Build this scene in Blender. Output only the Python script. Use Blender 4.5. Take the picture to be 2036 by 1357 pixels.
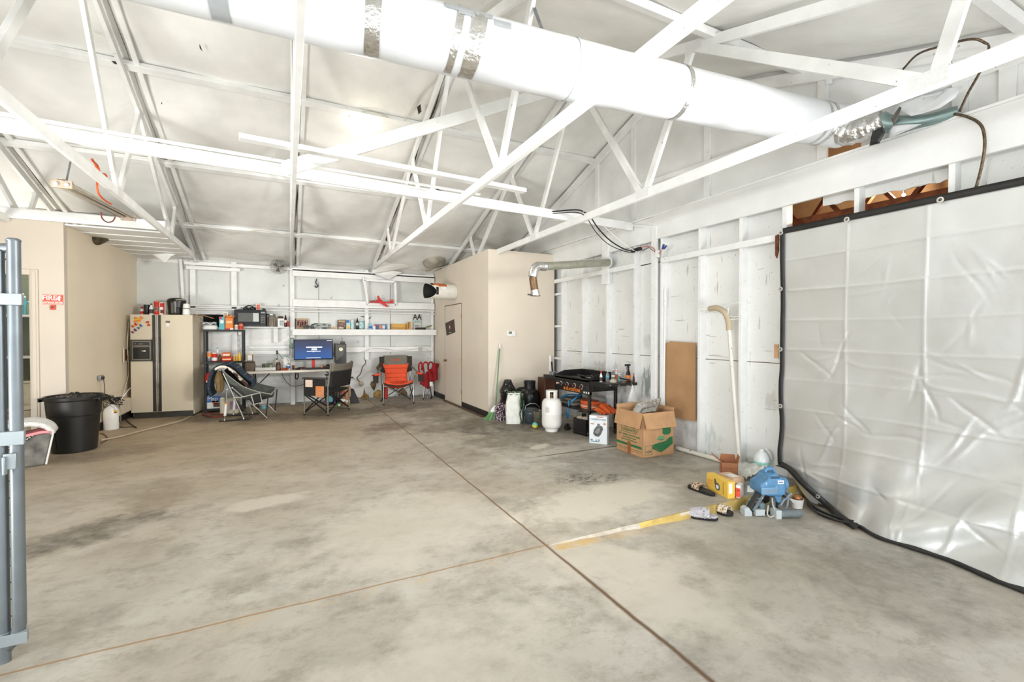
import bpy, bmesh, math, random
from mathutils import Vector, Matrix
from math import pi, sin, cos, tan, radians, atan2, sqrt, exp
random.seed(7)
for o in list(bpy.data.objects): bpy.data.objects.remove(o)
SC = bpy.context.scene
COL = SC.collection
# ---------------------------------------------------------------- camera
YAW, PITCH, FOC, CAMH = radians(26.27), radians(-.855), 902.0, 1.47
cam_d = bpy.data.cameras.new('camera'); cam = bpy.data.objects.new('camera', cam_d); COL.objects.link(cam)
cam_d.sensor_width = 36; cam_d.lens = FOC/2036*36; cam_d.clip_start = .02; cam_d.clip_end = 200
cam.location = (0, 0, CAMH); cam.rotation_euler = (pi/2+PITCH, 0, -YAW)
SC.camera = cam
# ---------------------------------------------------------------- world, light, exposure
wd = bpy.data.worlds.new('overcast_sky'); SC.world = wd; wd.use_nodes = True
bg = wd.node_tree.nodes['Background']; bg.inputs[0].default_value = (.84, .92, 1, 1); bg.inputs[1].default_value = 1.2
SC.view_settings.view_transform = 'Standard'; SC.view_settings.look = 'None'
SC.view_settings.exposure = 0.32; SC.view_settings.gamma = 1.0; SC.view_settings.use_curve_mapping = False
def area(name, loc, rot, sx, sy, power, col, spread=pi):
    d = bpy.data.lights.new(name, 'AREA'); d.shape = 'RECTANGLE'; d.size = sx; d.size_y = sy; d.energy = power; d.color = col; d.spread = spread
    o = bpy.data.objects.new(name, d); COL.objects.link(o); o.location = loc; o.rotation_euler = rot; return o
area('daylight_garage_door', (.2, -.95, 1.3), (pi/2, 0, pi), 8.6, 2.7, 190, (.90, .95, 1))
def bulb(name, loc, power, col, r=.08):
    d = bpy.data.lights.new(name, 'POINT'); d.energy = power; d.color = col; d.shadow_soft_size = r
    o = bpy.data.objects.new(name, d); COL.objects.link(o); o.location = loc; return o
def aimed(name, loc, to, sx, sy, power, col, spread=pi):
    o = area(name, loc, (0, 0, 0), sx, sy, power, col, spread); o.rotation_euler = (Vector(to)-Vector(loc)).to_track_quat('-Z', 'Y').to_euler(); return o
aimed('left_fill_uplight', (-4.2, 2.2, .5), (.8, 8.0, 3.7), 2.2, 1.2, 105, (.985, .985, .96), radians(110))  # added uplight out of view, brightens the rear of the ceiling
aimed('right_fill_uplight', (2.6, -.5, .4), (3.9, 5.2, 3.7), 1.6, .8, 26, (.98, .99, 1), radians(120))  # unseen fill, added to lift the ledger and gable
bulb('ceiling_lamp_light', (.98, 6.2, 3.95), 3, (1, .9, .75), .10)
aimed('left_front_fill', (-3.4, .2, 2.3), (4.6, 4.6, 2.2), 1.2, .5, 50, (.95, .98, 1), radians(110))  # added fill from out of view for the right wall, no fixture there
area('flood_lamp_light', (.87, 6.35, 4.08), (0, 0, 0), .16, .16, 14, (1, .96, .91))
aimed('front_fill', (.3, -.1, 2.6), (1.2, 5, 3.9), 1.2, .4, 5, (.95, .98, 1))  # weak fill added above the camera, aimed up at the roof
aimed('door_fill_uplight', (0, -1.9, .05), (.6, 4.5, 4.6), 8.5, 2.4, 155, (.92, .96, 1))  # invented upward light outside the door opening, added to brighten the ceiling
aimed('right_front_fill', (3.9, -.2, 2.3), (-2.4, 8.8, 1.6), 1.2, .5, 66, (1, .975, .93), radians(80))  # extra unseen fill for the beige left wall and rear-left corner
# ---------------------------------------------------------------- photo ray -> point on a known plane
_F = Vector((sin(YAW)*cos(PITCH), cos(YAW)*cos(PITCH), sin(PITCH)))
_R = Vector((cos(YAW), -sin(YAW), 0)); _U = _R.cross(_F)
def _ray(x, y): return _F + _R*((x-1018)/FOC) + _U*((678.5-y)/FOC)
def _pl(x, y, ax, v):
    d = _ray(x, y); o = Vector((0, 0, CAMH)); return o + d*((v-o[ax])/d[ax])
def wx(x, y, X): return _pl(x, y, 0, X)
def wy(x, y, Y): return _pl(x, y, 1, Y)
def wz(x, y, Z=0): return _pl(x, y, 2, Z)
def bby(x0, y0, x1, y1, Y):      # box in a plane Y=const -> X0,X1,Z0,Z1
    xm, ym = (x0+x1)/2, (y0+y1)/2
    return wy(x0, ym, Y).x, wy(x1, ym, Y).x, wy(xm, y1, Y).z, wy(xm, y0, Y).z
def bbx(x0, y0, x1, y1, X):      # plane X=const -> Y(at x1, nearer), Y(at x0), Z0, Z1
    xm, ym = (x0+x1)/2, (y0+y1)/2
    return wx(x1, ym, X).y, wx(x0, ym, X).y, wx(xm, y1, X).z, wx(xm, y0, X).z
# ---------------------------------------------------------------- colours and materials
def c8(r, g, b):
    f = lambda v: (v/255/12.92 if v/255 <= .04045 else ((v/255+.055)/1.055)**2.4)
    return (f(r), f(g), f(b))
_M = {}
def mat(name, col, rough=.6, metal=0., var=.06, scale=8., bump=0., bscale=60., trans=0., emit=0., alpha=1., col2=None, spots=0., spotcol=None, spotscale=30., coat=0., stretch=None, ior=1.45):
    if name in _M: return _M[name]
    m = bpy.data.materials.new(name); m.use_nodes = True; nt = m.node_tree; N = nt.nodes; K = nt.links
    b = N['Principled BSDF']; b.inputs['Roughness'].default_value = rough; b.inputs['Metallic'].default_value = metal
    b.inputs['IOR'].default_value = ior
    tc = N.new('ShaderNodeTexCoord'); src = tc.outputs['Object']
    if stretch:
        mp = N.new('ShaderNodeMapping'); mp.inputs['Scale'].default_value = stretch; K.new(src, mp.inputs[0]); src = mp.outputs[0]
    n = N.new('ShaderNodeTexNoise'); n.inputs['Scale'].default_value = scale; n.inputs['Detail'].default_value = 5; K.new(src, n.inputs['Vector'])
    mx = N.new('ShaderNodeMix'); mx.data_type = 'RGBA'; r = N.new('ShaderNodeMapRange')
    r.inputs[1].default_value = .3; r.inputs[2].default_value = .7; K.new(n.outputs[0], r.inputs[0]); K.new(r.outputs[0], mx.inputs[0])
    c2 = col2 if col2 else tuple(max(0, v*(1-2*var)) for v in col)
    mx.inputs[6].default_value = (*c2, 1); mx.inputs[7].default_value = (*(min(1, v*(1+var*.4)) for v in col), 1)
    out = mx.outputs[2]
    if spots > 0:
        n2 = N.new('ShaderNodeTexNoise'); n2.inputs['Scale'].default_value = spotscale; n2.inputs['Detail'].default_value = 6; K.new(src, n2.inputs['Vector'])
        r2 = N.new('ShaderNodeMapRange'); r2.inputs[1].default_value = .71-spots*.21; r2.inputs[2].default_value = .76-spots*.20; K.new(n2.outputs[0], r2.inputs[0])
        m2 = N.new('ShaderNodeMix'); m2.data_type = 'RGBA'; K.new(r2.outputs[0], m2.inputs[0]); K.new(out, m2.inputs[6]); m2.inputs[7].default_value = (*(spotcol or (.12, .1, .08)), 1); out = m2.outputs[2]
    K.new(out, b.inputs['Base Color'])
    if bump:
        n3 = N.new('ShaderNodeTexNoise'); n3.inputs['Scale'].default_value = bscale; n3.inputs['Detail'].default_value = 4; K.new(src, n3.inputs['Vector'])
        bp = N.new('ShaderNodeBump'); bp.inputs['Strength'].default_value = bump; bp.inputs['Distance'].default_value = .01; K.new(n3.outputs[0], bp.inputs['Height']); K.new(bp.outputs[0], b.inputs['Normal'])
    if trans: b.inputs['Transmission Weight'].default_value = trans
    if alpha < 1: b.inputs['Alpha'].default_value = alpha
    if coat: b.inputs['Coat Weight'].default_value = coat
    if emit: K.new(out, b.inputs['Emission Color']); b.inputs['Emission Strength'].default_value = emit
    _M[name] = m; return m
def M8(name, r, g, b, rough=.55, **k): return mat(name, c8(r, g, b), rough, **k)
WHITEW = mat('white_painted_wood', c8(240, 240, 237), .45, var=.05, scale=5, stretch=(1, 1, 1), bump=.15, bscale=25, spots=.05, spotcol=c8(170, 162, 148), spotscale=26)
WHITEP = mat('white_painted_panel', c8(236, 236, 233), .6, var=.05, scale=2.2, bump=.25, bscale=14, spots=.0, spotcol=c8(120, 112, 100), spotscale=16)
def scuffed(name, col):
    m = bpy.data.materials.new(name); m.use_nodes = True; nt = m.node_tree; N = nt.nodes; K = nt.links; b = N['Principled BSDF']; b.inputs['Roughness'].default_value = .6
    P = N.new('ShaderNodeTexCoord').outputs['Object']; out = None
    def nse(sc, st, det=4):
        mp = N.new('ShaderNodeMapping'); mp.inputs['Scale'].default_value = st[:3]; mp.inputs['Rotation'].default_value = st[3:]; K.new(P, mp.inputs[0])
        n = N.new('ShaderNodeTexNoise'); n.inputs['Scale'].default_value = sc; n.inputs['Detail'].default_value = det; K.new(mp.outputs[0], n.inputs[0]); return n.outputs[0]
    def rg(v, a, c, lo=0., hi=1.):
        r = N.new('ShaderNodeMapRange'); r.inputs[1].default_value = a; r.inputs[2].default_value = c; r.inputs[3].default_value = lo; r.inputs[4].default_value = hi; K.new(v, r.inputs[0]); return r.outputs[0]
    def mx(f, a, c):
        q = N.new('ShaderNodeMix'); q.data_type = 'RGBA'; K.new(f, q.inputs[0])
        for i, v in ((6, a), (7, c)):
            if isinstance(v, tuple): q.inputs[i].default_value = (*v, 1)
            else: K.new(v, q.inputs[i])
        return q.outputs[2]
    out = mx(rg(nse(1.5, (1, 1, 1, 0, 0, 0)), .35, .65), col, tuple(v*.93 for v in col))
    out = mx(rg(nse(30, (1, 1, .10, .5, 0, 0), 2), .69, .72, 0, .5), out, c8(140, 132, 120))
    out = mx(rg(nse(26, (1, .10, 1, .8, 0, 0), 2), .70, .725, 0, .5), out, c8(145, 138, 128))
    out = mx(rg(nse(48, (1, 1, 1, 0, 0, 0), 3), .70, .725, 0, .6), out, c8(110, 102, 92))
    G = N.new('ShaderNodeNewGeometry').outputs['Position']
    for (cy, cz, ry, rz, cc, st) in ((4.93, .78, .17, .24, (112, 124, 122), .8), (4.95, 1.35, .10, .14, (190, 190, 184), .4), (3.98, .22, .3, .16, (176, 186, 184), .5), (3.1, .75, .10, .12, (150, 140, 126), .3), (5.9, .95, .5, .10, (170, 166, 158), .5)):
        mp = N.new('ShaderNodeMapping'); mp.vector_type = 'TEXTURE'; mp.inputs['Location'].default_value = (4.6, cy, cz); mp.inputs['Scale'].default_value = (1, ry, rz); K.new(G, mp.inputs[0])
        ln = N.new('ShaderNodeVectorMath'); ln.operation = 'LENGTH'; K.new(mp.outputs[0], ln.inputs[0]); ad = N.new('ShaderNodeMath'); ad.operation = 'ADD'; K.new(ln.outputs['Value'], ad.inputs[0]); K.new(rg(nse(9, (1, 2, .6, 0, 0, 0), 6), .2, .8, -.7, .7), ad.inputs[1])
        out = mx(rg(ad.outputs[0], 1.0, .5, 0, st), out, c8(*cc))
    K.new(out, b.inputs['Base Color'])
    bp = N.new('ShaderNodeBump'); bp.inputs['Strength'].default_value = .25; bp.inputs['Distance'].default_value = .008; K.new(nse(12, (1, 1, 1, 0, 0, 0)), bp.inputs['Height']); K.new(bp.outputs[0], b.inputs['Normal'])
    return m
SCUFF = scuffed('scuffed_white_panel', c8(234, 234, 230))
LINER = mat('white_insulation_liner', c8(240, 239, 234), .5, var=.08, scale=1.6, bump=.8, bscale=6)
BEIGE = mat('beige_wall_paint', c8(226, 214, 197), .55, var=.03, scale=1.6, bump=.05, bscale=30)
CREAM = mat('cream_wall_paint', c8(208, 196, 180), .55, var=.03, scale=1.2, bump=.04, bscale=30)
BLACK = M8('black_plastic', 26, 26, 27, .35, var=.15)
DARKM = M8('black_powder_coated_metal', 34, 34, 35, .42, metal=.3, var=.15)
RUBBER = M8('black_rubber', 30, 29, 28, .75, var=.15)
CHROME = mat('chrome_metal', (.8, .8, .8), .15, 1, var=.05)
STEEL = mat('grey_steel_tube', c8(130, 130, 128), .3, .85, var=.08)
GALV = mat('galvanised_steel', c8(168, 174, 178), .38, .8, var=.14, scale=25, bump=.1)
FOIL = mat('crinkled_foil', c8(222, 221, 218), .3, .95, var=.12, scale=15, bump=.8, bscale=45)
WHITEPL = M8('white_plastic', 238, 238, 234, .35, var=.03)
PAPERW = M8('white_printed_card', 236, 236, 232, .6, var=.03)
CLEAR = mat('clear_plastic', (.93, .96, .97), .08, trans=.85, var=.02, ior=1.2)
KRAFT = mat('brown_cardboard', c8(196, 152, 110), .75, var=.08, scale=10, bump=.1, bscale=50)
KRAFTD = mat('dark_brown_cardboard', c8(160, 108, 68), .75, var=.1, scale=9, bump=.1, bscale=50)
RUSTY = mat('raw_brown_timber', c8(120, 66, 34), .7, var=.3, scale=14, stretch=(1, 1, 1))
# ---------------------------------------------------------------- mesh builder
class MB:
    def __init__(s): s.v = []; s.f = []; s.m = []; s.k = 0
    def slot(s, k): s.k = k; return s
    def add(s, vs, fs):
        b = len(s.v); s.v += [Vector(v) for v in vs]; s.f += [[b+i for i in f] for f in fs]; s.m += [s.k]*len(fs); return s
    def box(s, x0, x1, y0, y1, z0, z1):
        if x0 > x1: x0, x1 = x1, x0
        if y0 > y1: y0, y1 = y1, y0
        if z0 > z1: z0, z1 = z1, z0
        return s.add([(x0,y0,z0),(x1,y0,z0),(x1,y1,z0),(x0,y1,z0),(x0,y0,z1),(x1,y0,z1),(x1,y1,z1),(x0,y1,z1)],
                     [(0,3,2,1),(4,5,6,7),(0,1,5,4),(1,2,6,5),(2,3,7,6),(3,0,4,7)])
    def beam(s, a, b, w, h, up=(0, 0, 1)):   # w across, h along 'up'
        a, b = Vector(a), Vector(b); d = (b-a).normalized(); up = Vector(up)
        sd = d.cross(up)
        if sd.length < 1e-4: sd = d.cross(Vector((1, 0, 0)))
        sd.normalize(); u = sd.cross(d).normalized(); sd = sd*w/2; u = u*h/2
        vs = [a-sd-u, a+sd-u, a+sd+u, a-sd+u, b-sd-u, b+sd-u, b+sd+u, b-sd+u]
        return s.add(vs, [(0,1,2,3),(7,6,5,4),(0,4,5,1),(1,5,6,2),(2,6,7,3),(3,7,4,0)])
    def tube(s, pts, r, n=8, closed=False, caps=True):
        pts = [Vector(p) for p in pts]; rs = r if isinstance(r, (list, tuple)) else [r]*len(pts)
        vs = []; fs = []; L = len(pts); prev = None
        for i, p in enumerate(pts):
            if closed: t = pts[(i+1) % L]-pts[i-1]
            else: t = pts[min(i+1, L-1)]-pts[max(i-1, 0)]
            if t.length < 1e-9: t = Vector((0, 0, 1))
            t.normalize()
            if prev is None:
                a = t.cross(Vector((0, 0, 1)))
                if a.length < .05: a = t.cross(Vector((0, 1, 0)))
                a.normalize()
            else:
                a = prev - t*prev.dot(t)
                if a.length < 1e-5: a = t.orthogonal()
                a.normalize()
            prev = a; b = t.cross(a)
            for j in range(n):
                an = 2*pi*j/n; vs.append(p+(a*cos(an)+b*sin(an))*rs[i])
        for i in range(L if closed else L-1):
            for j in range(n):
                a0 = i*n+j; a1 = i*n+(j+1) % n; i2 = (i+1) % L
                fs.append((a0, a1, i2*n+(j+1) % n, i2*n+j))
        if caps and not closed: fs.append(tuple(range(n))[::-1]); fs.append(tuple((L-1)*n+j for j in range(n)))
        return s.add(vs, fs)
    def cyl(s, a, b, r, r2=None, n=16): return s.tube([a, b], [r, r if r2 is None else r2], n)
    def lathe(s, prof, c=(0, 0, 0), n=28, sx=1., sy=1., caps=True, ax='z'):
        c = Vector(c); vs = []; fs = []
        for (r, z) in prof:
            for j in range(n):
                a = 2*pi*j/n; p = Vector((r*cos(a)*sx, r*sin(a)*sy, z))
                if ax == 'x': p = Vector((p.z, p.x, p.y))
                if ax == 'y': p = Vector((p.y, p.z, p.x))
                vs.append(c+p)
        L = len(prof)
        for i in range(L-1):
            for j in range(n): fs.append((i*n+j, i*n+(j+1) % n, (i+1)*n+(j+1) % n, (i+1)*n+j))
        if caps: fs.append(tuple(range(n))[::-1]); fs.append(tuple((L-1)*n+j for j in range(n)))
        return s.add(vs, fs)
    def prism(s, poly, d0, d1, ax='y'):      # poly in the two other axes
        def P(p, d): return {'y': (p[0], d, p[1]), 'x': (d, p[0], p[1]), 'z': (p[0], p[1], d)}[ax]
        n = len(poly); vs = [P(p, d0) for p in poly]+[P(p, d1) for p in poly]
        fs = [tuple(range(n)), tuple(range(2*n-1, n-1, -1))]+[(i, n+i, n+(i+1) % n, (i+1) % n) for i in range(n)]
        return s.add(vs, fs)
    def grid(s, fn, nu, nv, cu=False):
        vs = [fn(i/nu, j/nv) for i in range(nu+(0 if cu else 1)) for j in range(nv+1)]; fs = []
        for i in range(nu):
            i2 = (i+1) % nu if cu else i+1
            for j in range(nv): fs.append((i*(nv+1)+j, i2*(nv+1)+j, i2*(nv+1)+j+1, i*(nv+1)+j+1))
        return s.add(vs, fs)
    def ball(s, c, r, n=14, sx=1, sy=1, sz=1):
        return s.lathe([(max(1e-4, r*sin(pi*i/8)), -r*cos(pi*i/8)*sz) for i in range(9)], c, n, sx, sy, caps=False)
    def xf(s, mx):
        s.v = [mx @ v for v in s.v]; return s
    def build(s, name, mats, parent=None, bevel=0., smooth=35, sub=0, solid=0., world=False, weld=False, lab=None):
        me = bpy.data.meshes.new(name); org = Vector((0, 0, 0))
        if parent is None and s.v:
            lo = [min(v[i] for v in s.v) for i in range(3)]; hi = [max(v[i] for v in s.v) for i in range(3)]
            org = Vector(((lo[0]+hi[0])/2, (lo[1]+hi[1])/2, lo[2]))
        if world and parent is not None: org = parent.location.copy()
        me.from_pydata([tuple(v-org) for v in s.v], [], s.f)
        if not isinstance(mats, (list, tuple)): mats = [mats]
        for m in mats: me.materials.append(m)
        me.polygons.foreach_set('material_index', [min(k, len(mats)-1) for k in s.m])
        bm = bmesh.new(); bm.from_mesh(me)
        if weld: bmesh.ops.remove_doubles(bm, verts=bm.verts, dist=1e-5)
        bmesh.ops.recalc_face_normals(bm, faces=bm.faces); bm.to_mesh(me); bm.free()
        if smooth:
            me.polygons.foreach_set('use_smooth', [True]*len(me.polygons)); me.set_sharp_from_angle(angle=radians(smooth))
        o = bpy.data.objects.new(name, me); COL.objects.link(o)
        if parent is None: o.location = org
        else: o.parent = parent
        if solid: q = o.modifiers.new('thickness', 'SOLIDIFY'); q.thickness = solid; q.offset = 0
        if bevel: q = o.modifiers.new('bevel', 'BEVEL'); q.width = bevel; q.segments = 2; q.limit_method = 'ANGLE'; q.angle_limit = radians(40)
        if sub: q = o.modifiers.new('subdivision', 'SUBSURF'); q.levels = sub; q.render_levels = sub
        if lab: o['label'] = lab
        return o
def tag(o, label, cat, group=None, kind=None):
    o['label'] = label; o['category'] = cat
    if group: o['group'] = group
    if kind: o['kind'] = kind
    return o
def struct(o): o['kind'] = 'structure'; return o
def thing(name, label, cat, loc=(0, 0, 0), rz=0., group=None):
    o = bpy.data.objects.new(name, None); COL.objects.link(o); o.location = loc; o.rotation_euler = (0, 0, rz); o.empty_display_size = .1
    return tag(o, label, cat, group)
def copy_thing(o, loc, rz, label, group=None):
    c = o.copy(); COL.objects.link(c); c.location = loc; c.rotation_euler = (0, 0, rz); c['label'] = label
    if group: c['group'] = group
    for ch in list(o.children):
        d = ch.copy(); COL.objects.link(d); d.parent = c
        for g in list(ch.children):
            e = g.copy(); COL.objects.link(e); e.parent = d
    return c
def text(name, body, size, parent, loc, rot, m, ext=.0015, align='CENTER', sx=1., lab=None, bold=0.):
    cu = bpy.data.curves.new(name, 'FONT'); cu.body = body; cu.size = size; cu.extrude = ext; cu.align_x = align; cu.align_y = 'CENTER'; cu.offset = bold
    t = bpy.data.objects.new(name+'_tmp', cu); COL.objects.link(t)
    dg = bpy.context.evaluated_depsgraph_get(); me = bpy.data.meshes.new_from_object(t.evaluated_get(dg)); bpy.data.objects.remove(t)
    me.transform(Matrix.Diagonal((sx, 1, 1, 1))); me.materials.clear(); me.materials.append(m)
    o = bpy.data.objects.new(name, me); COL.objects.link(o); o.parent = parent; o.location = loc; o.rotation_euler = rot
    if lab: o['label'] = lab
    return o
def spline(pts, n=8):                       # catmull-rom
    P = [Vector(p) for p in pts]; P = [P[0]*2-P[1]]+P+[P[-1]*2-P[-2]]; out = []
    for i in range(1, len(P)-2):
        for k in range(n):
            t = k/n; a, b, c, d = P[i-1], P[i], P[i+1], P[i+2]
            out.append(.5*((2*b)+(c-a)*t+(2*a-5*b+4*c-d)*t*t+(3*b-a-3*c+d)*t**3))
    out.append(P[-2]); return out
def nz(x, y, z=0.): # cheap smooth pseudo noise
    return (sin(x*1.7+1.3*sin(y*2.1+z))+sin(y*2.3+1.1*sin(x*1.9-z*1.3))+sin((x+y)*1.1+z*2.2+.7*sin(x*3.1)))/3
# ================================================================= shell of the workshop
YR = 10.6; XO = 3.14; YO = 7.3; XR = 4.6; XS = 4.5; ZC = 2.88; YF = -.75
RY, RZ, SL = 4.9, 4.815, .335
def zl(y): return RZ-SL*abs(y-RY)
JX, JY = 1.6, 2.71                         # floor joints
# ---- floor with painted step
def floor_material():
    m = bpy.data.materials.new('stained_concrete'); m.use_nodes = True; nt = m.node_tree; N = nt.nodes; K = nt.links
    b = N['Principled BSDF']; b.inputs['Roughness'].default_value = .62
    tc = N.new('ShaderNodeTexCoord'); geo = N.new('ShaderNodeNewGeometry'); P = geo.outputs['Position']
    def noise(sc, det=6, rough=.55, st=None, dist=0):
        n = N.new('ShaderNodeTexNoise'); n.inputs['Scale'].default_value = sc; n.inputs['Detail'].default_value = det; n.inputs['Roughness'].default_value = rough
        n.inputs['Distortion'].default_value = dist
        if st:
            mp = N.new('ShaderNodeMapping'); mp.inputs['Scale'].default_value = st[:3]; mp.inputs['Rotation'].default_value = (0, 0, st[3]); K.new(P, mp.inputs[0]); K.new(mp.outputs[0], n.inputs[0])
        else: K.new(P, n.inputs[0])
        return n.outputs[0]
    def rng(v, a, b_, c=0., d=1.):
        r = N.new('ShaderNodeMapRange'); r.inputs[1].default_value = a; r.inputs[2].default_value = b_; r.inputs[3].default_value = c; r.inputs[4].default_value = d; K.new(v, r.inputs[0]); return r.outputs[0]
    def math2(op, a, b_):
        q = N.new('ShaderNodeMath'); q.operation = op
        for i, v in enumerate((a, b_)):
            if isinstance(v, (int, float)): q.inputs[i].default_value = v
            else: K.new(v, q.inputs[i])
        return q.outputs[0]
    def mixc(f, a, b_):
        q = N.new('ShaderNodeMix'); q.data_type = 'RGBA'
        if isinstance(f, float): q.inputs[0].default_value = f
        else: K.new(f, q.inputs[0])
        for i, v in ((6, a), (7, b_)):
            if isinstance(v, tuple): q.inputs[i].default_value = (*v, 1)
            else: K.new(v, q.inputs[i])
        return q.outputs[2]
    warp = noise(1.1, 4)
    fine = noise(9, 8, .7); big = noise(.55, 3)
    def blob(cx, cy, rx, ry, rot, soft=.9, rag=1.2):     # worn or stained patch with a ragged edge
        mp = N.new('ShaderNodeMapping'); mp.vector_type = 'TEXTURE'; mp.inputs['Location'].default_value = (cx, cy, 0); mp.inputs['Rotation'].default_value = (0, 0, rot); mp.inputs['Scale'].default_value = (rx, ry, 1)
        K.new(P, mp.inputs[0]); sx = N.new('ShaderNodeSeparateXYZ'); K.new(mp.outputs[0], sx.inputs[0])
        r2 = math2('ADD', math2('MULTIPLY', sx.outputs[0], sx.outputs[0]), math2('MULTIPLY', sx.outputs[1], sx.outputs[1]))
        r2 = math2('ADD', r2, math2('MULTIPLY', math2('SUBTRACT', noise(2.6, 7, .68), .5), rag*3.2))
        return rng(r2, 1.0, 1.0-soft, 0, 1)
    A, B_, C_ = c8(196, 191, 181), c8(168, 158, 140), c8(136, 129, 117)
    col = mixc(rng(noise(.8, 6, .6, dist=.6), .3, .7), A, B_)
    col = mixc(rng(noise(2.2, 8, .68), .50, .70, 0, .75), col, C_)
    col = mixc(rng(noise(2.1, 10, .75, (1, 1.5, 1, .5)), .54, .70, 0, .42), col, c8(206, 200, 190))
    col = mixc(rng(noise(9, 9, .8, (1, 1.8, 1, .3)), .55, .70, 0, .5), col, c8(128, 118, 102))
    # warm far-left part of the slab
    sp = N.new('ShaderNodeSeparateXYZ'); K.new(P, sp.inputs[0])
    warmf = math2('MULTIPLY', rng(sp.outputs[1], 3.5, 7.5), rng(sp.outputs[0], 2.6, .2))
    col = mixc(math2('MULTIPLY', warmf, .65), col, c8(172, 146, 110))
    col = mixc(rng(noise(4.6, 10, .8, (1, 1.4, 1, .4)), .50, .66, 0, .5), col, c8(122, 110, 90))
    col = mixc(rng(noise(1.15, 8, .7, (1, 1.3, 1, -.3), 1.0), .50, .66, 0, .32), col, c8(132, 124, 112))
    for (cx, cy, rx, ry, ro, cc, st) in [
        (3.3, 5.9, 1.5, .9, .5, (118, 108, 94), .75), (2.4, 7.0, 1.0, .6, .3, (122, 108, 88), .7), (3.4, 4.1, 1.0, .75, .2, (138, 132, 122), .75),
        (-1.35, 4.35, .62, .28, .5, (96, 88, 76), .9), (-1.1, 5.2, .35, .6, .2, (140, 124, 100), .5), (0.6, 9.0, 1.8, .8, 0, (104, 90, 72), .85), (2.6, 8.0, .8, .6, 0, (112, 100, 84), .7), (3.0, 6.6, .8, .7, 0, (100, 92, 80), .8), (-1.2, 9.5, .9, .5, 0, (98, 86, 72), .8),
        (2.2, 9.2, .9, .6, 0, (106, 94, 78), .7), (1.4, 7.3, .55, .35, .8, (112, 92, 70), .8), (3.4, 1.6, .7, .5, .4, (142, 134, 122), .6), (-1.9, 7.2, .7, .4, .3, (128, 112, 90), .6),
        (3.0, 2.2, 1.2, .3, .1, (168, 158, 142), .5), (1.9, 5.3, .7, .5, 1, (140, 128, 108), .45), (4.35, 2.4, .35, .9, 0, (128, 100, 74), .7)]:
        f = math2('MULTIPLY', blob(cx, cy, rx, ry, ro, .8), math2('MULTIPLY', st, rng(fine, .3, .62, .45, 1)))
        col = mixc(f, col, c8(*[int(v*.9) for v in cc]))
    for (cx, cy, rx, ry, ro, st) in [(2.5, 3.25, .95, .4, .15, .9), (.9, 3.5, .9, .7, .3, .5), (2.95, 5.15, .2, .1, .5, 1.), (1.9, 2.1, .5, .7, .3, .6), (-.2, 4.5, .4, .16, .2, .6), (.4, 1.7, .9, .5, .5, .5)]:
        col = mixc(math2('MULTIPLY', blob(cx, cy, rx, ry, ro, .6), st), col, c8(206, 198, 182))
    # black scuffed oil patch
    f = math2('MULTIPLY', blob(2.72, 3.75, .42, .20, -.25, .5, 1.4), rng(noise(14, 6, .8, (1, 2.4, 1, .6)), .46, .56))
    col = mixc(f, col, c8(72, 68, 62))
    # speckles
    col = mixc(rng(noise(42, 4, .8), .70, .76, 0, .6), col, c8(235, 228, 215))
    col = mixc(rng(noise(30, 5, .8), .68, .75, 0, .55), col, c8(92, 76, 58))
    # saw-cut joints filled with brown dirt
    wob = math2('MULTIPLY', math2('SUBTRACT', noise(3, 4), .5), .025)
    def line(coord, at, w, lo=None, other=None):
        d = math2('ABSOLUTE', math2('SUBTRACT', math2('ADD', coord, wob), at), 0)
        f = rng(d, w, w*.35)
        if lo is not None: f = math2('MULTIPLY', f, rng(other, lo[0], lo[1]))
        return f
    X, Y = sp.outputs[0], sp.outputs[1]
    dirt = c8(112, 84, 56)
    col = mixc(math2('MULTIPLY', line(X, JX, .012), .9), col, dirt)
    col = mixc(math2('MULTIPLY', line(X, JX, .022, (2.9, 2.2), Y), .7), col, c8(100, 74, 48))
    col = mixc(math2('MULTIPLY', line(Y, JY, .010, (1.65, 1.6), X), .8), col, c8(150, 112, 66))
    col = mixc(math2('MULTIPLY', line(Y, 4.72, .022, (2.5, 2.8), X), .9), col, c8(58, 54, 50))
    col = mixc(math2('MULTIPLY', line(Y, 4.66, .020, (3.2, 3.5), X), .7), col, c8(205, 200, 190))
    col = mixc(math2('MULTIPLY', line(Y, 7.9, .010, (1.2, 1.0), X), .4), col, c8(205, 190, 165))
    # worn yellow paint along the joint
    yb = math2('MULTIPLY', rng(math2('ABSOLUTE', math2('SUBTRACT', Y, 2.65), 0), .055, .03), math2('MULTIPLY', rng(X, 1.62, 1.66), rng(X, 2.6, 1.9)))
    col = mixc(math2('MULTIPLY', yb, rng(noise(6, 6, .7), .42, .55, .15, .8)), col, c8(205, 168, 98))
    yb2 = math2('MULTIPLY', rng(math2('ABSOLUTE', math2('SUBTRACT', Y, 2.66), 0), .05, .02), math2('MULTIPLY', rng(X, -.6, .3), rng(X, 1.62, 1.55)))
    col = mixc(math2('MULTIPLY', yb2, rng(noise(5, 6, .7), .52, .66, 0, .5)), col, c8(205, 172, 110))
    K.new(col, b.inputs['Base Color'])
    bp = N.new('ShaderNodeBump'); bp.inputs['Strength'].default_value = .35; bp.inputs['Distance'].default_value = .006; K.new(fine, bp.inputs['Height']); K.new(bp.outputs[0], b.inputs['Normal'])
    K.new(rng(noise(3, 6), .35, .65, .5, .72), b.inputs['Roughness'])
    return m
YELLOW = mat('worn_yellow_paint', c8(196, 168, 94), .65, var=.18, scale=7, bump=.5, bscale=25, spots=.62, spotcol=c8(190, 182, 165), spotscale=9)
CONC = floor_material()
mb = MB(); X0, X1 = -6.5, 7.2
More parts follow.
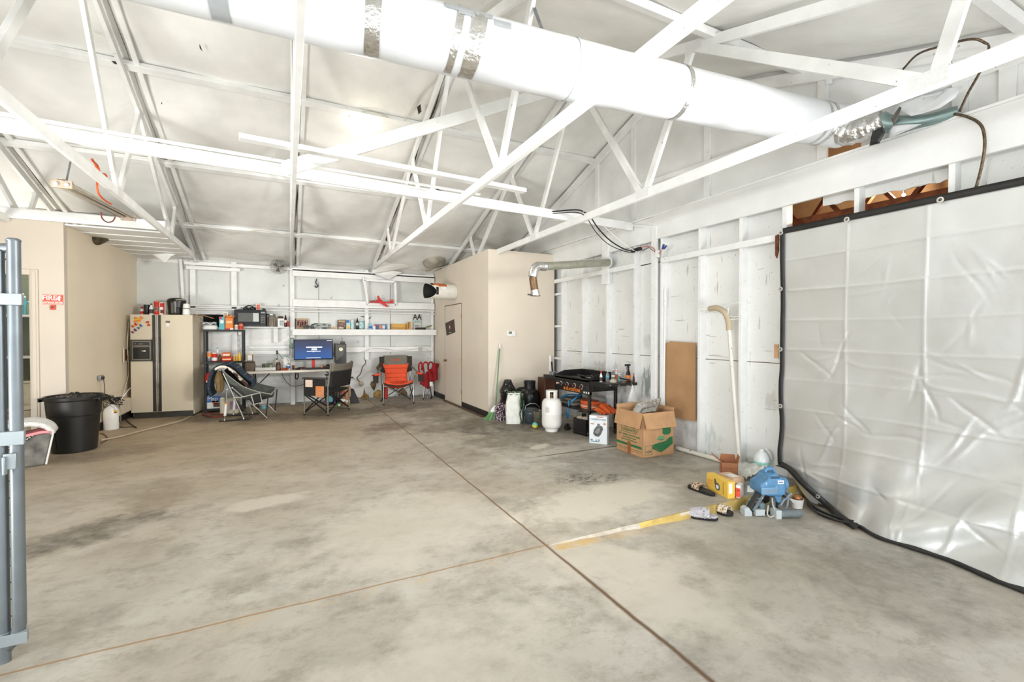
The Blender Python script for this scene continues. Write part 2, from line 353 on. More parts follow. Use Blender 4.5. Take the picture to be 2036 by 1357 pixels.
mb.add([(X0, YF-3, 0), (JX, YF-3, 0), (JX, YR+.4, 0), (X0, YR+.4, 0)], [(0, 1, 2, 3)])
mb.add([(JX, JY, 0), (X1, JY, 0), (X1, YR+.4, 0), (JX, YR+.4, 0)], [(0, 1, 2, 3)])
zt = lambda x: -.043*(x-JX)
n = 40; vs = []
for i in range(n+1):
    x = JX+(X1-JX)*i/n; vs += [(x, YF-3, zt(x)), (x, JY-.012-.008*sin(i*2.3), zt(x)), (x, JY, 0)]
fs = [(3*i, 3*i+3, 3*i+4, 3*i+1) for i in range(n)]; mb.add(vs, fs)
mb.slot(0).add(vs, [(3*i+1, 3*i+4, 3*i+5, 3*i+2) for i in range(n) if i < 6]); mb.slot(1).add(vs, [(3*i+1, 3*i+4, 3*i+5, 3*i+2) for i in range(6, n)])
mb.slot(0).box(X0, X1, YF-3, YR+.4, -.5, -.45)
fl = struct(mb.build('floor', [CONC, YELLOW], smooth=0))
# painted top edge of the step
mb = MB(); vs = []
for i in range(61):
    x = 2.15+(4.45-2.15)*i/60; w = (.006+.030*max(0, (x-2.5)/1.9))*(1+.7*nz(x*11, 2)); vs += [(x, JY+.001, .0012), (x, JY+w, .0012)]
mb.add(vs, [(2*i, 2*i+2, 2*i+3, 2*i+1) for i in range(60)])
struct(mb.build('trim_1', YELLOW, smooth=0))

# ---- ceiling: quilted insulation liner pinned by purlins
PUR = [1.25, 2.8, 4.3, 6.2, 7.75, 9.3, 10.5]
TX = [-4.75, -3.15, -1.56, .06, 1.68, 3.33]
def liner_z(x, y):
    z = zl(y); ps = [YF]+PUR+[YR+.2]
    for a, b in zip(ps, ps[1:]):
        if a <= y <= b: t = (y-a)/(b-a); pil = sin(pi*t)**.6
    xs = [-6.6]+TX+[XR]
    q = 1
    for a, b in zip(xs, xs[1:]):
        if a <= x <= b: q = max(0, sin(pi*(x-a)/(b-a)))**.45
    return z-.065*pil*q+.02*nz(x*2.2, y*2.6)*q+.006*nz(x*9, y*7)
mb = MB(); mb.grid(lambda u, v: Vector((-6.6+(XR+6.6)*u, YF+(YR+.2-YF)*v, liner_z(-6.6+(XR+6.6)*u, YF+(YR+.2-YF)*v)+.02)), 220, 150)
mb.grid(lambda u, v: Vector((-6.7+(7.3+6.7)*u, YF-.6+(YR+.9-YF)*v, zl(YF-.6+(YR+.9-YF)*v)+.22)), 4, 60)
ceil = struct(mb.build('ceiling', LINER, smooth=60))
def part_of(o, parent): # keep world coordinates while parenting
    o.parent = parent; o.matrix_parent_inverse = Matrix.Translation(-parent.location); return o
for k, y in enumerate(PUR[:-1]):
    z = zl(y)-.035
    o = MB().beam((-6.5, y, z), (XR, y, z), .09, .06, (0, SL*(1 if y < RY else -1), -1)).build('purlin', WHITEW, bevel=.004); part_of(o, ceil)
# dark torn seams beside the trusses
SEAM = M8('dark_gap_lining', 74, 68, 60, .8, var=.3, scale=12)
for k, x in enumerate(TX):
    mb = MB(); vs = []; ys = [YF+.2+(YR-YF-.3)*i/160 for i in range(161)]
    for i, y in enumerate(ys):
        w = max(.001, (.010+.014*nz(y*3+k*2, k*1.7))*(.2 if k == 2 else .8)); z = zl(y)-.012+0*i; vs += [(x+.07+.02*nz(y*2, k), y, z), (x+.07+w*1.6+.02*nz(y*2, k), y, z)]
    mb.add(vs, [(2*i, 2*i+2, 2*i+3, 2*i+1) for i in range(160)])
    part_of(mb.build('seam_gap', SEAM, smooth=0), ceil)
    mb = MB()
    for (ya, yb) in ((YF+.1, RY), (RY, YR-.1)):
        mb.beam((x+.13, ya, zl(ya)-.03), (x+.13, yb, zl(yb)-.03), .05, .035)
    part_of(mb.build('batten', WHITEW, bevel=.003), ceil)

# ---- roof trusses
PLATE = M8('perforated_gusset_plate', 232, 232, 230, .4, metal=.1, var=.04, scale=60, bump=.25, bscale=120)
TL = {-4.75: 'far left white roof truss above the small utility room', -3.15: 'white roof truss crossing above the red extinguisher sign',
      -1.56: 'white roof truss whose foot lands on the rear wall above the refrigerator', .06: 'white roof truss seen end-on landing above the wall phone',
      1.68: 'long white roof truss landing beside the small window frame with the red glider', 3.33: 'white roof truss running over the beige office box towards the upper right'}
BJ = [1.3, 3.65, 6.0, 8.35]; TJ = [1.1, 3.0, 4.9, 6.8, 8.7]
for x in TX:
    T = thing('roof_truss', TL[x], 'roof truss', (x, RY, ZC))
    MB().box(x-.019, x+.019, YF+.1, YR-.12, ZC, ZC+.09).build('bottom_chord', WHITEW, T, world=True, bevel=.003)
    for s, ye in ((1, YR-.15), (-1, YF+.12)):
        z0 = zl(ye)-.085; MB().beam((x, ye, z0), (x, RY, RZ-.085), .038, .09).build('top_chord', WHITEW, T, world=True, bevel=.003)
    zt_ = lambda y: zl(y)-.11
    for a, b in ((BJ[3], TJ[4]), (BJ[3], TJ[3]), (BJ[2], TJ[3]), (BJ[2], TJ[2]), (BJ[1], TJ[2]), (BJ[1], TJ[1]), (BJ[0], TJ[1]), (BJ[0], TJ[0])):
        da = .03 if b > a else -.03
        MB().beam((x+.001, a+da, ZC+.06), (x+.001, b-da, zt_(b)), .036, .075 if abs(a-b) < 1.5 else .085, (0, 1, 0)).build('web', WHITEW, T, world=True, bevel=.003)
    for y, z in [(b_, ZC+.06) for b_ in BJ]+[(t_, zl(t_)-.1) for t_ in TJ]:
        MB().box(x-.0215, x+.0215, y-.09, y+.09, z-.045, z+.045).build('gusset_plate', PLATE, T, world=True)
# ---- continuous bracing boards
o = MB().beam((-4.6, 4.50, 3.0), (4.45, 5.11, 3.0), .038, .085).beam((-4.6, 4.53, 3.055), (4.45, 5.14, 3.055), .085, .03).build('bracing_board', WHITEW, bevel=.004)
tag(o, 'long white double board crossing on top of all the truss bottom chords', 'brace board')
tag(MB().tube([(-4.6, 4.50, 3.088), (2.0, 4.89, 3.088)], .016, 10).build('conduit', WHITEW), 'white conduit lying along the top of the long double brace board', 'conduit')
a, b = wz(475, 272, 3.0), wz(1043, 380, 3.0)
tag(MB().beam(a, b, .085, .04).build('bracing_board', WHITEW, bevel=.004), 'short loose white board resting across two truss chords in the centre', 'brace board')
tag(MB().beam((-.02, 4.68, 2.99), (3.36, 4.98, 4.72), .04, .13).build('sway_brace', WHITEW, bevel=.004), 'wide white diagonal board rising from a truss chord up behind the big duct', 'brace board')
# small tears in the liner
def on_liner(x, y, d=.06):
    r_ = _ray(x, y); t = (RZ+SL*RY-CAMH-d)/(r_.z+SL*r_.y); return Vector((0, 0, CAMH))+r_*t
for pl_ in ([(396, 87), (399, 92), (403, 103), (397, 96)], [(166, 62), (177, 68), (187, 73), (176, 71)], [(221, 121), (230, 122), (236, 129), (227, 127)], [(320, 205), (323, 203), (322, 208)], [(829, 213), (836, 207), (838, 222), (832, 228)]):
    mb = MB(); vs = [on_liner(x, y, .10) for x, y in pl_]; mb.add(vs, [tuple(range(len(vs)))]); part_of(mb.build('liner_tear', SEAM, smooth=0), ceil)
# ================================================================= rear wall
SHEET = mat('white_plastic_sheeting', c8(220, 222, 218), .42, var=.06, scale=1.6, bump=.9, bscale=4.5, spots=.08, spotcol=c8(170, 165, 150), spotscale=6)
WX0, WX1, WZ0, WZ1 = bby(392, 626, 464, 661, YR)
mb = MB()
def wall_grid(mb, x0, x1, z0, z1, Y, amp=.008, k=0):
    nu = max(2, int((x1-x0)/.08)); nv = max(2, int((z1-z0)/.08))
    mb.grid(lambda u, v: Vector((x0+(x1-x0)*u, Y-amp*nz((x0+(x1-x0)*u)*5+k, (z0+(z1-z0)*v)*4)*(1 if .01 < u < .99 and .01 < v < .99 else 0), z0+(z1-z0)*v)), nu, nv)
wall_grid(mb, -2.6, WX0, 0, 3.1, YR); wall_grid(mb, WX1, 3.3, 0, 3.1, YR); wall_grid(mb, WX0, WX1, 0, WZ0, YR); wall_grid(mb, WX0, WX1, WZ1, 3.1, YR)
mb.box(-6.6, 7.2, YR+.12, YR+.2, 0, 3.1); mb.box(3.3, 7.2, YR, YR+.1, 0, 3.1); mb.box(-6.6, -2.6, YR, YR+.1, 0, 3.1)
wr = struct(mb.build('wall_rear', SHEET, smooth=60))
w1 = struct(MB().box(WX0, WX1, YR+.10, YR+.11, WZ0, WZ1).build('window_1', mat('dark_window_glass', c8(20, 20, 21), .75, var=.2)))
fr = MB(); t = .035
fr.box(WX0-t, WX0+.0, YR-.02, YR+.11, WZ0, WZ1).box(WX1-.06, WX1-.03, YR-.01, YR+.1, WZ0, WZ1).box(WX1, WX1+t, YR-.02, YR+.1, WZ0-.02, WZ1)
fr.box(WX0-.1, WX1+.1, YR-.05, YR+.02, WZ0-.05, WZ0).box(WX0-.15, WX1+.12, YR-.05, YR+.02, WZ1, WZ1+.12).box(WX0-.15, WX1+.14, YR-.09, YR+.0, WZ1+.12, WZ1+.15)
part_of(fr.build('window_frame', WHITEW, bevel=.003), w1)
def stud_y(x0, x1, z0, z1, Y0=YR-.09, tilt=0):
    mb = MB(); mb.add([(x0, Y0, z0), (x1, Y0, z0), (x1, YR, z0), (x0, YR, z0), (x0-tilt, Y0, z1), (x1-tilt, Y0, z1), (x1-tilt, YR, z1), (x0-tilt, YR, z1)],
        [(0,3,2,1),(4,5,6,7),(0,1,5,4),(1,2,6,5),(2,3,7,6),(3,0,4,7)])
    part_of(mb.build('stud', WHITEW, bevel=.003), wr)
for a, b, z0, tl in ((363, 369, 1.7, .05), (378, 389, 1.9, 0), (460, 471, 0, 0), (576.5, 585.5, 0, 0), (725, 733, .9, 0), (857, 862, 0, 0)):
    stud_y(wy(a, 600, YR-.09).x, wy(b, 600, YR-.09).x, z0, 2.9, tilt=tl)
for px in (776, 634): # dark seams between the panels
    x = wy(px, 640, YR).x; part_of(MB().box(x-.003, x+.003, YR-.012, YR+.01, 1.0, 2.6).build('panel_seam', M8('grey_seam_shadow', 120, 116, 106)), wr)
def hboard(px0, px1, ya, yb, Y, d=.03, label=None, parent=wr, name='girt_board', pxr=None):
    x0, x1 = wy(px0, ya, Y).x, wy(px1, ya, Y).x; xr = pxr or px0
    z1, z0 = wy(xr, ya, Y).z, wy(xr, yb, Y).z
    return part_of(MB().box(x0, x1, Y, Y+d, z0, z1).build(name, WHITEW, bevel=.004), parent)
Yb = YR-.13
hboard(272, 864, 510, 519, YR-.02, .02); hboard(365, 864, 519, 526, Yb, .03); hboard(369, 477, 528, 535, Yb, .03)
hboard(581, 864, 535, 549, Yb, .035); hboard(582, 864, 595, 609.5, Yb, .035)
hboard(485, 575, 689, 694, Yb+.02, .03); hboard(485, 576, 698, 706, Yb+.01, .03); hboard(648, 861, 691.5, 702, Yb+.02, .03, pxr=650)
for i in range(5): # lapped siding strips
    ya = 651+i*11.2; x0, x1 = wy(402, ya, YR).x, wy(576, ya, YR).x; z1, z0 = wy(520, ya, YR-.02).z, wy(520, ya+12, YR-.02).z
    mb = MB(); mb.add([(x0, YR-.004, z1), (x1, YR-.004, z1), (x1, YR-.045, z0), (x0, YR-.045, z0), (x0, YR, z0), (x1, YR, z0)], [(0,1,2,3),(3,2,5,4)])
    part_of(mb.build('siding_strip', WHITEW, smooth=0), wr)
# foundation lip along the rear wall
part_of(MB().box(wy(500, 800, YR).x, 3.1, YR-.05, YR, 0, .035).build('sill_lip', M8('dirty_grey_sill', 150, 146, 138, .8, var=.3)), wr)
# ================================================================= office box
OFF = BEIGE
mb = MB(); mb.box(XO, XO+.1, YO+.1, YR, 0, 2.92).box(XO, XS-.01, YO, YO+.1, 0, 2.92).box(XO, 7.2, YO, YR, 2.92, 2.96)
struct(mb.build('wall_office', OFF, smooth=0))
dy1, dy0, dz0, dz1 = bbx(885, 607, 918, 805, XO)
d1 = struct(MB().box(XO-.006, XO+.03, dy1+.006, dy0-.006, .02, dz1).build('door_1', OFF, bevel=.003))
e = MB(); e.box(XO-.007, XO+.0, dy1-.002, dy1+.004, .0, dz1+.01).box(XO-.007, XO, dy0-.004, dy0+.002, 0, dz1+.01).box(XO-.012, XO, dy1, dy0, dz1, dz1+.014)
part_of(e.build('door_gap', M8('door_gap_shadow', 120, 95, 70, .8)), d1)
kz = wx(888, 717, XO).z; ky = wx(888, 717, XO).y
mb = MB().lathe([(.026, 0), (.026, .008), (.012, .012), (.012, .035), (.026, .04), (.03, .052), (.022, .064), (.001, .066)], n=18, caps=False); mb.xf(Matrix.Translation((XO, ky, kz)) @ Matrix.Rotation(-pi/2, 4, 'Y'))
part_of(mb.build('door_handle', mat('aged_brass', c8(150, 120, 80), .3, 1)), d1)
for zz in (.3, kz+.05, dz1-.25): part_of(MB().cyl((XO-.01, dy1, zz-.045), (XO-.01, dy1, zz+.045), .007).build('hinge', mat('aged_brass', (0,0,0))), d1)
BB = M8('black_rubber_baseboard', 44, 41, 38, .5, var=.15)
struct(MB().box(XO-.012, XO, dy0, YR, 0, .11).build('baseboard_office', BB, bevel=.003)); struct(MB().box(XO-.012, XO, YO, dy1-.02, 0, .11).build('baseboard_office', BB, bevel=.003))
struct(MB().box(XO-.09, XO-.012, YO+.1, dy0-.1, 0.0, .012).build('trim_2', M8('brown_floor_edge', 112, 92, 72, .8, var=.25)))
# ================================================================= beige left wall, utility room
LW = mat('beige_left_wall_paint', c8(236, 222, 198), .5, var=.05, scale=.9, bump=.06, bscale=20)
mb = MB(); A = Vector((-2.50, YR, 0)); B = Vector((-2.63, 8.05, 0)); H2 = Vector((0, 0, 2.94)); off = Vector((-.1, 0, 0))
vs = [A, B, B+off, A+off]; mb.add(vs+[v+H2 for v in vs], [(0,3,2,1),(4,5,6,7),(0,1,5,4),(1,2,6,5),(2,3,7,6),(3,0,4,7)])
wl = struct(mb.build('wall_left', LW, smooth=0))
mb = MB(); BQ = B.lerp(A, .34); mb.add([A+Vector((.002, 0, .0)), BQ+Vector((.002, 0, 0)), BQ+Vector((.014, 0, 0)), A+Vector((.014, 0, 0)), A+Vector((.002, 0, .12)), BQ+Vector((.002, 0, .12)), BQ+Vector((.014, 0, .12)), A+Vector((.014, 0, .12))],
   [(0,3,2,1),(4,5,6,7),(0,1,5,4),(1,2,6,5),(2,3,7,6),(3,0,4,7)]); struct(mb.build('baseboard_left', BB, smooth=0))
UX1 = wy(62.5, 650, 7.95).x; UX0 = UX1-.80; UZ = wy(60, 547, 7.95).z
mb = MB(); mb.box(UX1, -2.63, 7.95, 8.05, 0, 2.94).box(-6.6, UX0, 7.95, 8.05, 0, 2.94).box(UX0, UX1, 7.95, 8.05, UZ, 2.94)
struct(mb.build('wall_utility', CREAM, smooth=0))
DT = wy(77, 650, 7.94).x-UX1
mb = MB().box(UX1, UX1+DT, 7.93, 7.95, 0, UZ+DT).box(UX0-DT, UX0, 7.93, 7.95, 0, UZ+DT).box(UX0, UX1, 7.93, 7.95, UZ, UZ+DT).box(UX1-.02, UX1, 7.95, 8.06, 0, UZ).box(UX0-.0, UX0+.02, 7.95, 8.06, 0, UZ)
mb.box(UX1+.015, UX1+DT-.02, 7.922, 7.93, 0, UZ+DT-.02)
struct(mb.build('trim_3', CREAM, smooth=0, bevel=.004))
mb = MB().box(-6.6, -2.74, 10.4, 10.45, 0, 2.9); struct(mb.build('wall_utility_back', M8('sage_green_wall_paint', 150, 160, 142, .6), smooth=0))
# loft planks above the gap by the fridge and the header board
lf = None
mb = MB()
for i in range(17):
    y = 7.98+i*.152; mb.box(-2.7, -1.585, y, y+.142, 2.905+.004*(i % 3), 2.925+.004*(i % 3))
lf = mb.build('loft_planks', WHITEW, bevel=.002); struct(lf); lf.name = 'trim_4'
struct(MB().box(-6.5, -1.54, 7.90, 7.935, 2.93, 3.06).build('trim_5', WHITEW, bevel=.004))
# ================================================================= right wall
wrt_m = SCUFF
STPX = [1117, 1158, 1206, 1261.5, 1315, 1390.5, 1472, 1559, 1701, 1889]
SY = [wx(p, 560, XS).y for p in STPX]
SYn = list(SY); y = SY[-1]
while y > YF+.7: y -= .6; SYn.append(y)
hy1, hy0 = wx(1884, 400, XR).y, wx(1636, 400, XR).y      # hole above the tarp
dh1, dh0 = wx(1712, 300, XR).y, wx(1634, 300, XR).y      # hole under the duct
seam = 1.165
mb = MB(); edges = [YR]+SYn+[YF]
for i, (a, b) in enumerate(zip(edges, edges[1:])):   # a farther, b nearer
    yb_, ya_ = b+.002, a-.002
    hole = (ya_+yb_)/2 < hy0 and (ya_+yb_)/2 > hy1-.02
    zs = -.2 if ya_ < JY else 0
    mb.box(XR, XR+.014, yb_, ya_, zs, seam-.004)
    if hole: mb.box(XR, XR+.014, yb_, ya_, seam+.004, 2.44)
    else: mb.box(XR, XR+.014, yb_, ya_, seam+.004, 2.46); mb.box(XR, XR+.014, yb_, ya_, 2.475, 2.92)
def ragged(y0, y1, ztop, zf, n=24):  # strip with a torn lower edge
    vs = []
    for i in range(n+1):
        y = y0+(y1-y0)*i/n; z = zf(y); vs += [(XR, y, z), (XR, y, ztop), (XR+.012, y, z), (XR+.012, y, ztop)]
    fs = []
    for i in range(n): q = 4*i; fs += [(q, q+4, q+5, q+1), (q+2, q+3, q+7, q+6), (q, q+2, q+6, q+4)]
    mb.add(vs, fs)
ragged(hy1, hy0, 2.95, lambda y: 2.665+.03*(y-hy1)+.006*nz(y*13, 3)+.008*nz(y*31, 1), 90)
wrt = struct(mb.build('wall_right', wrt_m, smooth=0))
# gable above the ledger
mb = MB(); ys = [YF, dh1, dh0, RY, YR]
mbp = [(YF, 2.9), (dh1, 2.9), (dh1, 3.32), (dh0, 3.4), (dh0, 2.9), (YR, 2.9), (YR, zl(YR)+.1), (RY, RZ+.1), (YF, zl(YF)+.1)]
mb.prism(mbp, XR, XR+.014, 'x'); g = part_of(mb.build('gable_panel', WHITEP, smooth=0), wrt)
mb = MB() # thin panel joints on the gable
for px in (1258, ):
    y = wx(px, 330, XR).y; mb.box(XR-.002, XR+.002, y-.006, y+.006, 3.08, 4.3)
part_of(mb.build('panel_seam', mat('raw_brown_timber', (0,0,0))), wrt)
for px, z1 in ((1252, 9), (1398, 9), (1626, 9), (1640, 3.98), (1898, 9), (1993, 9), (1180, 9)):
    y = wx(px, 300, XR-.09).y; z1 = min(z1, zl(y)-.03)
    if px == 1640: part_of(MB().box(XR-.05, XR-.012, y-.02, y+.02, z1-.16, z1).build('stud', WHITEW, bevel=.003), wrt); continue
    part_of(MB().box(XR-.03, XR, y-.045, y+.045, 3.07, z1).build('stud', WHITEW, bevel=.003), wrt)
for s in (1, -1): # rake boards under the liner
    ye = YR-.1 if s > 0 else YF+.1
    part_of(MB().beam((XR-.03, ye, zl(ye)-.10), (XR-.03, RY, RZ-.10), .05, .12).build('rake_board', WHITEW, bevel=.003), wrt)
part_of(MB().beam((XR-.02, RY+.2, 3.62), (XR-.02, YF+.6, 3.30), .03, .06).build('cleat', WHITEW, bevel=.003), wrt)
for i, y in enumerate(SYn):
    z1 = 2.78; zs = -.2 if y < JY else 0
    if i == 7: part_of(MB().box(XS, XR, y-.02, y+.03, 2.42, 2.80).build('stud', WHITEW, bevel=.006), wrt); continue
    part_of(MB().box(XS, XR, y-.02, y+.02, zs, z1).build('stud', WHITEW, bevel=.003), wrt)
# extra wide post and short blocks
y = wx(1299, 560, XS-.04).y; part_of(MB().box(XS-.04, XS, y-.05, y+.045, 0, wx(1299, 452, XS-.04).z).build('post', WHITEW, bevel=.004), wrt)
for k, (pa, pb) in enumerate(((1103, 1261), (1316, 1550))):
    y1, y0 = wx(pb, 500, XS-.02).y, wx(pa, 500, XS-.02).y; part_of(MB().box(XS-.035, XS, y1, y0, 2.42, 2.49).build('rail', WHITEW, bevel=.004), wrt)
part_of(MB().box(XS-.035, XS, YF+.05, wx(1302, 440, XS).y, 2.755, 3.075).build('ledger', WHITEP, bevel=.004), wrt)
part_of(MB().box(XS-.03, XS, wx(1302, 440, XS).y, 8.2, 2.74, 3.07).build('ledger', WHITEP, bevel=.004), wrt)
part_of(MB().box(XS-.03, XR, YF+.05, 8.2, 3.075, 3.10).build('ledge_cap', WHITEW, bevel=.003), wrt)
part_of(MB().beam(wx(1103, 437, 4.4), (4.47, wx(1302, 452, 4.47).y, wx(1302, 452, 4.47).z), .04, .035).build('cross_stick', WHITEW, bevel=.003), wrt)
for z in (1.0, 1.6, 2.2): part_of(MB().box(XS+.01, XR, wx(1117, 560, XS).y, YO+.15, z, z+.04).build('blocking', WHITEW, bevel=.003), wrt)
y = SY[2]; part_of(MB().box(XS-.045, XS-.005, y-.09, y+.07, wx(1206, 566, XS).z, wx(1206, 470, XS).z).build('backing_block', WHITEW, bevel=.003), wrt)
# panel scuffs: dark brown timber strip at left top gaps
# ================================================================= room beyond the right wall (seen through the torn panel)
TAN = M8('tan_back_wall', 206, 168, 128, .7, var=.1)
mb = MB().box(6.4, 6.5, YF, YR, -.4, 4.9); struct(mb.build('wall_beyond', TAN, smooth=0))
bt = thing('brown_rafter_frame', 'raw brown lattice of rafters seen through the torn gap above the silver tarp', 'rafters', (5.2, 2.1, 2.3))
for k in range(12):
    y = .7+k*.24; s_ = 1 if k % 2 else -1; MB().beam((5.3+.05*(k % 3), y-.28*s_, 2.45), (5.3+.05*(k % 3), y+.28*s_, 3.2), .035, .05, (1, 0, 0)).build('web', RUSTY, bt, world=True)
for z, x in ((2.66, 5.0), (3.28, 5.2), (2.78, 5.7)): MB().beam((x, -.2, z-.03), (x, 4.4, z+.05), .05, .08).build('chord', RUSTY, bt, world=True)
p = wx(1797, 388, 5.6)
lb = thing('bare_bulb', 'small glowing bulb among the brown rafters behind the torn gap above the tarp', 'light bulb', tuple(p))
MB().ball((0, 0, 0), .016).build('glass', mat('glowing_bulb', (1, .85, .6), .3, emit=30), lb); MB().cyl((0, 0, .016), (0, 0, .05), .010).build('socket', BLACK, lb)
bulb('bare_bulb_light', tuple(p+Vector((-.12, 0, 0))), 30, (1, .82, .62), .012)
# ================================================================= walls behind and beside the camera
mb = MB().box(-6.6, -6.5, YF, YR, -.1, 4.9); struct(mb.build('wall_far_left', WHITEP, smooth=0))
mb = MB().box(-6.6, -4.4, YF-.1, YF, -.3, 3.1).box(4.3, 7.2, YF-.1, YF, -.3, 3.1).box(-4.4, 4.3, YF-.1, YF, 2.72, 3.1); struct(mb.build('wall_front', WHITEP, smooth=0))

bulb('utility_room_light', (-3.6, 9.0, 2.6), 22, (1, .96, .9), .1)
# ================================================================= big white wrapped duct
DP = [Vector((-1.9, 3.03, 3.43)), Vector((-.8, 2.98, 3.41)), Vector((.35, 2.9, 3.385)), Vector((1.69, 2.68, 3.305)), Vector((2.7, 2.55, 3.30)), wx(1610, 242, 4.15), wx(1692, 254, 4.45)]
D = thing('wrapped_air_duct', 'huge white plastic wrapped round duct crossing under the roof', 'air duct', (1.2, 2.7, 3.1))
pts = spline(DP, 10); rr = [.205-.03*i/(len(pts)-1)+.004*nz(i*.6, 1) for i in range(len(pts))]; rr[-1] = .145; rr[-2] = .17
WRAP = mat('white_duct_wrap', c8(216, 218, 220), .35, var=.025, scale=2.5, bump=.35, bscale=7)
MB().tube(pts, rr, 36).build('duct_body', WRAP, D, world=True, smooth=60)
def duct_at(px):
    best = None
    for a, b in zip(pts, pts[1:]):
        for k in range(6):
            q = a.lerp(b, k/6); w = (q-Vector((0, 0, CAMH))); xs = 1018+FOC*w.dot(_R)/w.dot(_F)
            if best is None or abs(xs-px) < best[0]: best = (abs(xs-px), q, (b-a).normalized())
    return best[1], best[2]
def duct_r(q):
    i = min(range(len(pts)), key=lambda i: (pts[i]-q).length); return rr[i]
def band(px, w, a0, a1, m=FOIL, name='foil_tape', seed=0, tilt=0., lab=None):
    q, t = duct_at(px); r = duct_r(q)+.0035
    s = t.cross(Vector((0, 0, 1))).normalized(); u = s.cross(t)
    def f(a, b):
        an = a0+(a1-a0)*a; ww = w*(1+.06*nz(an*3, seed)); p = q+t*((b-.5)*ww+tilt*(an-(a0+a1)/2))
        return p+(s*cos(an)+u*sin(an))*(r+.0015*nz(an*14, b*6+seed))
    mb = MB().grid(f, 60, 6); return mb.build(name, m, D, world=True, smooth=80, lab=lab)
# s points to the camera side (towards -Y): angles 0 = camera side, +pi/2 = up
band(742, .085, -1.75, 1.0, seed=1); band(898, .045, -1.7, .4, seed=2, tilt=.02); band(938, .095, -1.75, .6, seed=3, tilt=.02)
band(925, .30, .42, .72, M8('pale_silver_tape', 176, 181, 184, .35, metal=.3), 'patch_tape', 4); band(925, .13, .3, 1.1, M8('pale_silver_tape', 0, 0, 0), 'patch_tape', 5); band(985, .10, .2, .5, M8('pale_silver_tape', 0, 0, 0), 'patch_tape', 6)
band(1131, .02, -3.1, 3.1, M8('worn_tape_edge', 205, 215, 214, .5), 'seam_tape', 7)
band(1345, .035, -2.2, 1.4, seed=8); band(1617, .03, -2.4, 1.6, seed=9); band(1633, .03, -2.4, 1.6, seed=10)
band(440, .09, -1.75, 1.0, M8('pale_silver_tape', 0, 0, 0), 'seam_tape', 11)
# hangers
for px in (1135, ):
    q, t = duct_at(px); MB().beam(q+Vector((0, .18, .1)), q+Vector((-.15, .6, 1.25)), .03, .003, (0, 1, 0)).build('hanger_strap', GALV, D, world=True)
# torn foil end and grey reducer going through the wall
E_ = D
a = wx(1690, 258, 4.42)
pp = spline([wx(1672, 262, 4.36), wx(1700, 262, 4.36), wx(1730, 250, 4.36), wx(1755, 238, 4.37)], 8)
rl = [.135, .14, .15, .155, .15, .145, .14, .14, .135, .13, .13, .12, .125, .12, .115, .11, .11, .105, .10, .10, .10, .10, .10, .10, .10]
mb = MB().tube(pp, [rl[min(i, 24)]*.72*(1+.07*nz(i*2.1, 3)) for i in range(len(pp))], 26)
for i, v in enumerate(mb.v): mb.v[i] = v+Vector((nz(v.y*40, v.z*35), nz(v.z*41, v.x*33), nz(v.y*37, v.x*39)))*.009
mb.build('foil_wrap', FOIL, E_, world=True, smooth=50)
pq = [wx(1750, 244, 4.40), wx(1775, 246, 4.42), wx(1840, 240, 4.45), wx(1905, 222, 4.50)]
MB().tube(spline(pq, 6), [.085-.04*min(1, i/12) for i in range(19)], 20).build('grey_reducer_pipe', M8('teal_grey_galvanised_pipe', 138, 158, 156, .35, metal=.6, var=.15), E_, world=True)
def rag(name, pl_, m, th=.004, lab=None, parent=E_, amp=.02):
    vs = [Vector(p) for p in pl_]; c = sum(vs, Vector())/len(vs); mb = MB(); n = len(vs); rings = []
    for k in (0, .35, .7, 1): rings.append([c.lerp(v, k)+Vector((-1, .3, .2))*amp*nz(v.y*20+k*5, v.z*20)*(1 if 0 < k else 0) for v in vs])
    al = [p for r in rings[1:] for p in r]; fs = []
    for r in range(2):
        for i in range(n): fs.append((r*n+i, r*n+(i+1) % n, (r+1)*n+(i+1) % n, (r+1)*n+i))
    fs.append(tuple(range(n))); mb.add(al, fs)
    return mb.build(name, m, parent, world=bool(parent), solid=th, lab=lab)
rag('torn_wrap', [wx(x, y, 4.38) for x, y in ((1770, 222), (1790, 220), (1815, 232), (1835, 226), (1870, 216), (1902, 195), (1910, 170), (1880, 178), (1835, 190), (1790, 205))], WRAP)
rag('torn_wrap', [wx(x, y, 4.37) for x, y in ((1762, 262), (1775, 250), (1800, 248), (1828, 246), (1800, 262), (1770, 275))], WRAP)
rag('shredded_tape', [wx(x, y, 4.33) for x, y in ((1772, 235), (1788, 212), (1792, 214), (1784, 238), (1776, 250))], M8('grey_shredded_tape', 120, 116, 110, .6, var=.3), amp=.01)
rag('black_wrap', [wx(x, y, 4.34) for x, y in ((1738, 250), (1752, 240), (1757, 262), (1748, 285), (1728, 290))], M8('black_torn_wrap', 40, 40, 40, .4, var=.3), amp=.015)
